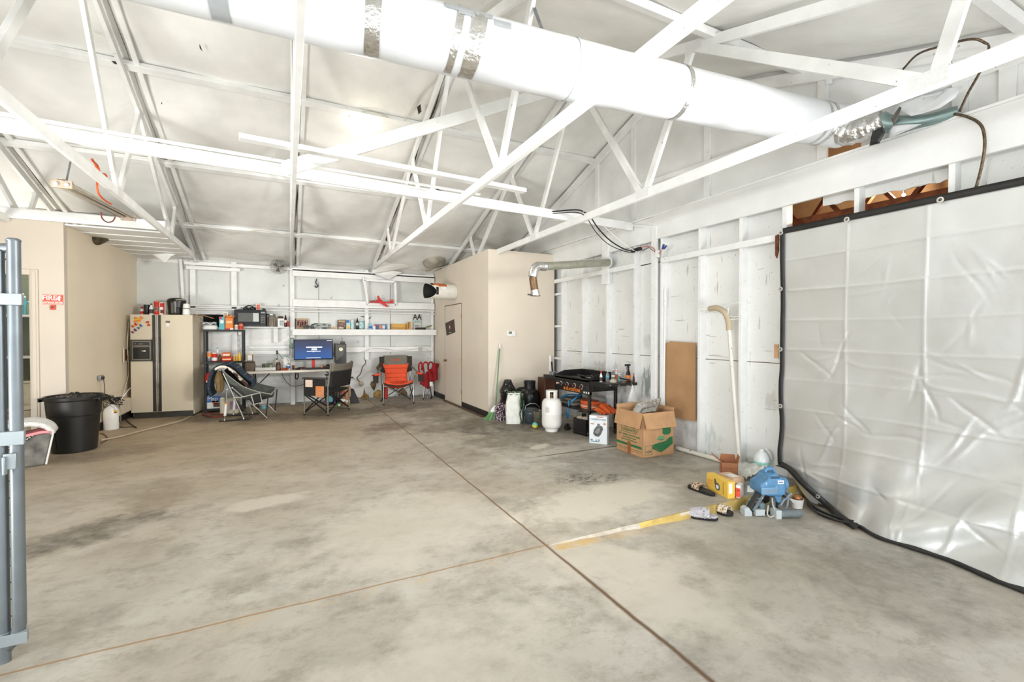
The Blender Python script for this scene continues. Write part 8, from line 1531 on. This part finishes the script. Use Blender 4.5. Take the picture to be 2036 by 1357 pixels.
sandal('slide_sandal', 'black slide sandal with pale gold patterned strap below the painted step', (1409, 1012), (1457, 1027), -.043*(3.3-JX)+.003, RUBBER, LEO2)
sandal('fuzzy_slipper', 'pale grey fuzzy slipper below the painted step', (1428, 1035), (1370, 1027), -.043*(3.1-JX)+.003, RUBBER, mat('grey_lilac_fleece', c8(204, 200, 204), .95, var=.15, scale=60, bump=1., bscale=120, spots=.5, spotcol=c8(110, 104, 110), spotscale=80), True)
# ================================================================= blue paint sprayer
fp = wz(1548, 1030, zl_-.01); S = thing('paint_sprayer', 'dusty blue electric paint sprayer standing on grey legs below the step', 'paint sprayer', (fp.x-.02, fp.y+.10, -.043*(fp.x-JX)), -.35)
SB = mat('dusty_blue_plastic', c8(92, 142, 182), .5, var=.14, scale=10, spots=.4, spotcol=c8(190, 204, 212), spotscale=25); SG = mat('dusty_grey_plastic', c8(116, 124, 126), .6, var=.2, scale=14, spots=.4, spotcol=c8(190, 200, 206), spotscale=25); SK = M8('dark_frame_plastic', 48, 50, 52, .5, var=.2)
hz = .20
KX = Matrix.Translation((.02, 0, 0)) @ Matrix.Diagonal((.78, 1, 1, 1))
MB().prism([(-.155, hz), (-.165, hz+.055), (-.15, hz+.085), (-.07, hz+.125), (-.045, hz+.165), (.03, hz+.17), (.075, hz+.145), (.10, hz+.12), (.135, hz+.08), (.135, hz-.01), (.09, hz-.03), (-.06, hz-.02)], -.085, .085, 'y').xf(KX).build('motor_housing', SB, S, bevel=.018)
MB().box(-.165, .03, -.097, -.085, hz+.0, hz+.062).xf(KX).build('front_duct', M8('light_blue_plastic', 112, 162, 198, .45, var=.12), S, bevel=.008); MB().box(-.155, .02, -.100, -.096, hz+.012, hz+.05).xf(KX).build('duct_insert', M8('blue_grey_insert', 120, 146, 168, .4), S, bevel=.003)
e = MB().box(-.05, .06, -.089, -.08, hz+.13, hz+.152); e.xf(KX).build('handle_slot', M8('slot_dark_blue', 60, 84, 110, .6), S, bevel=.006)
MB().tube([(-.045, 0, hz+.165), (-.03, 0, hz+.19), (.04, 0, hz+.195), (.075, 0, hz+.15)], .018, 10).xf(KX).build('carry_handle', SB, S); MB().box(.03, .10, -.089, -.084, hz+.085, hz+.115).xf(KX).build('rating_label', PAPERW, S); MB().box(.038, .09, -.0905, -.0885, hz+.095, hz+.105).xf(KX).build('label_print', M8('label_blue_print', 100, 130, 170), S)
MB().lathe([(.055, 0), (.06, .01), (.058, .10), (.045, .11)], ax='x', n=22).xf(Matrix.Translation((.09, 0, hz+.06))).xf(KX).build('end_cap', SB, S, smooth=40); MB().lathe([(.012, 0), (.012, .03)], ax='y', n=10).xf(Matrix.Translation((.10, -.11, hz-.02))).xf(KX).build('outlet_nozzle', SK, S)
MB().prism([(.04, hz-.02), (.12, hz-.01), (.10, hz-.09), (.07, hz-.09)], -.05, .05, 'y').build('lower_neck', SB, S, bevel=.006)
for x in (.06, .10): MB().box(x-.008, x+.008, -.03, .03, .04, hz-.03).build('rear_leg', SG, S, bevel=.003)
for k in range(4): MB().box(.068, .092, -.025, .025, .06+.032*k, .066+.032*k).build('leg_rib', SK, S)
MB().beam((-.07, -.01, hz-.01), (-.19, -.03, .04), .05, .035, (0, 0, 1)).build('front_leg', SK, S, bevel=.004); MB().beam((-.045, -.035, hz-.015), (-.155, -.055, .05), .008, .03).beam((-.075, .02, hz-.0), (-.195, 0, .05), .008, .03).build('front_leg_rail', SG, S, bevel=.002)
for k in range(4): t = .2+.2*k; MB().box(-.07-.12*t-.02, -.07-.12*t+.02, -.045, .0, hz-.02-.15*t, hz-.014-.15*t).build('leg_rib', SG, S)
MB().prism([(-.235, .0), (-.235, .07), (-.20, .085), (-.165, .04), (-.165, 0)], -.06, .01, 'y').build('front_foot', M8('pale_grey_dusty_foot', 190, 196, 196, .6), S, bevel=.005); MB().box(-.235, .05, -.02, .02, -.0, .012).build('base_plate', SK, S)
MB().lathe([(.03, 0), (.033, .01), (.033, .19), (.025, .21), (.001, .215)], ax='x', n=20, caps=False).xf(Matrix.Translation((.045, -.10, .034))).build('rear_foot', SG, S, smooth=40); MB().box(.0, .05, -.135, -.05, .001, .075).build('rear_foot_block', M8('pale_grey_dusty_foot', 0, 0, 0), S, bevel=.006)
for x in (-.105, -.035): MB().lathe([(.032, 0), (.032, .07), (.026, .08)], (x, .02, .012), n=18).build('pump_cylinder', M8('dusty_teal_grey', 126, 152, 156, .5, var=.15), S)
MB().box(-.145, -.06, -.075, -.035, .012, .065).build('filter_block', M8('pale_grey_dusty_foot', 0, 0, 0), S, bevel=.004)
MB().tube(spline([(-.01, -.09, hz-.03), (.0, -.09, .10), (.02, -.10, .05), (-.02, -.10, .012), (-.05, -.09, .03), (-.03, -.07, .1)], 6), .006, 7).build('power_cable', M8('beige_grey_cord', 196, 190, 176, .6), S)
MB().tube(spline([(.09, -.06, .09), (.15, -.02, .12), (.25, .02, .16)], 6), .011, 8).tube(spline([(.12, .05, hz+.06), (.20, .05, hz+.03), (.24, .05, .12), (.19, .0, .04), (.11, -.03, .03)], 6), .010, 8).build('air_hose', M8('grey_blue_hose', 132, 150, 164, .4), S, smooth=60)
T = thing('black_round_case', 'dark round case standing behind the blue paint sprayer', 'case', (fp.x+.20, fp.y+.25, -.043*(fp.x+.2-JX))); e = MB().lathe([(.09, 0), (.10, .01), (.10, .06), (.09, .07)], ax='y', n=28); e.xf(Matrix.Translation((0, 0, .10))); e.build('disc', BLACK, T); e = MB().lathe([(.03, -.012), (.03, 0)], ax='y', n=18); e.xf(Matrix.Translation((0, 0, .10))); e.build('hub', SK, T)
b = wz(1590, 1014, -.11); T = vessel('paint_cup', 'white paint cup holding something copper-coloured beside the sprayer', 'cup', (b.x+.02, b.y+.04, -.043*(b.x-JX)+.001), .058, .085, [(.65, 0), (.8, .02), (1, 1), (.96, 1), (.75, .08)], M8('dusty_white_plastic', 214, 212, 206, .5)); MB().prism([(-.058, .085), (-.12, .105), (-.05, .04)], -.01, .01, 'y').build('spout', M8('dusty_white_plastic', 0, 0, 0), T, bevel=.003)
MB().ball((.01, 0, .085), .042, 14, 1, 1, .8).build('copper_wad', mat('copper_foil', c8(190, 130, 84), .3, .8, var=.3, scale=20, bump=1.), T)
# the brown dirt strip under the tarp edge is part of the slab; a loose wooden threshold strip lies there

# ================================================================= group phrases for repeats
GR_ = {'roof_truss': 'white roof trusses', 'bracing_board': 'boards laid across the trusses', 'steel_strap': 'perforated steel straps by the gable', 'conduit': 'white conduits',
       'storage_shelf': 'shelves in the utility room', 'shelf_bottle': 'bottles on the utility room shelf', 'white_cable': 'white cables', 'extension_cord': 'cords by the beige wall',
       'spice_jar': 'spice jars on the rack', 'copper_cup': 'copper bowls on the table', 'candle_cup': 'tiny cups on the long shelf', 'soda_bottle': 'cola bottles on the wall shelves',
       'bat_decoration': 'paper bats on the rear wall', 'white_wire': 'wires on the rear wall', 'ceiling_wire': 'cream wires under the roof', 'exposed_insulation': 'insulation patches low on the rear wall',
       'water_bottle': 'water bottles', 'camp_chair': 'camp chairs by the rear wall', 'slide_sandal': 'slide sandals by the painted step', 'edge_tab': 'tabs at the tarp edge', 'black_cable': 'black cables',
       'wall_shelf': 'white shelves on the rear wall', 'toy': 'small toys on the table', 'food_tub': 'food tubs on the rack', 'carton': 'cartons on the shelf rack'}
for o in SC.objects:
    if o.parent is None and o.get('category') and not o.get('group'):
        k = o.name.split('.')[0]
        if k in GR_: o['group'] = GR_[k]
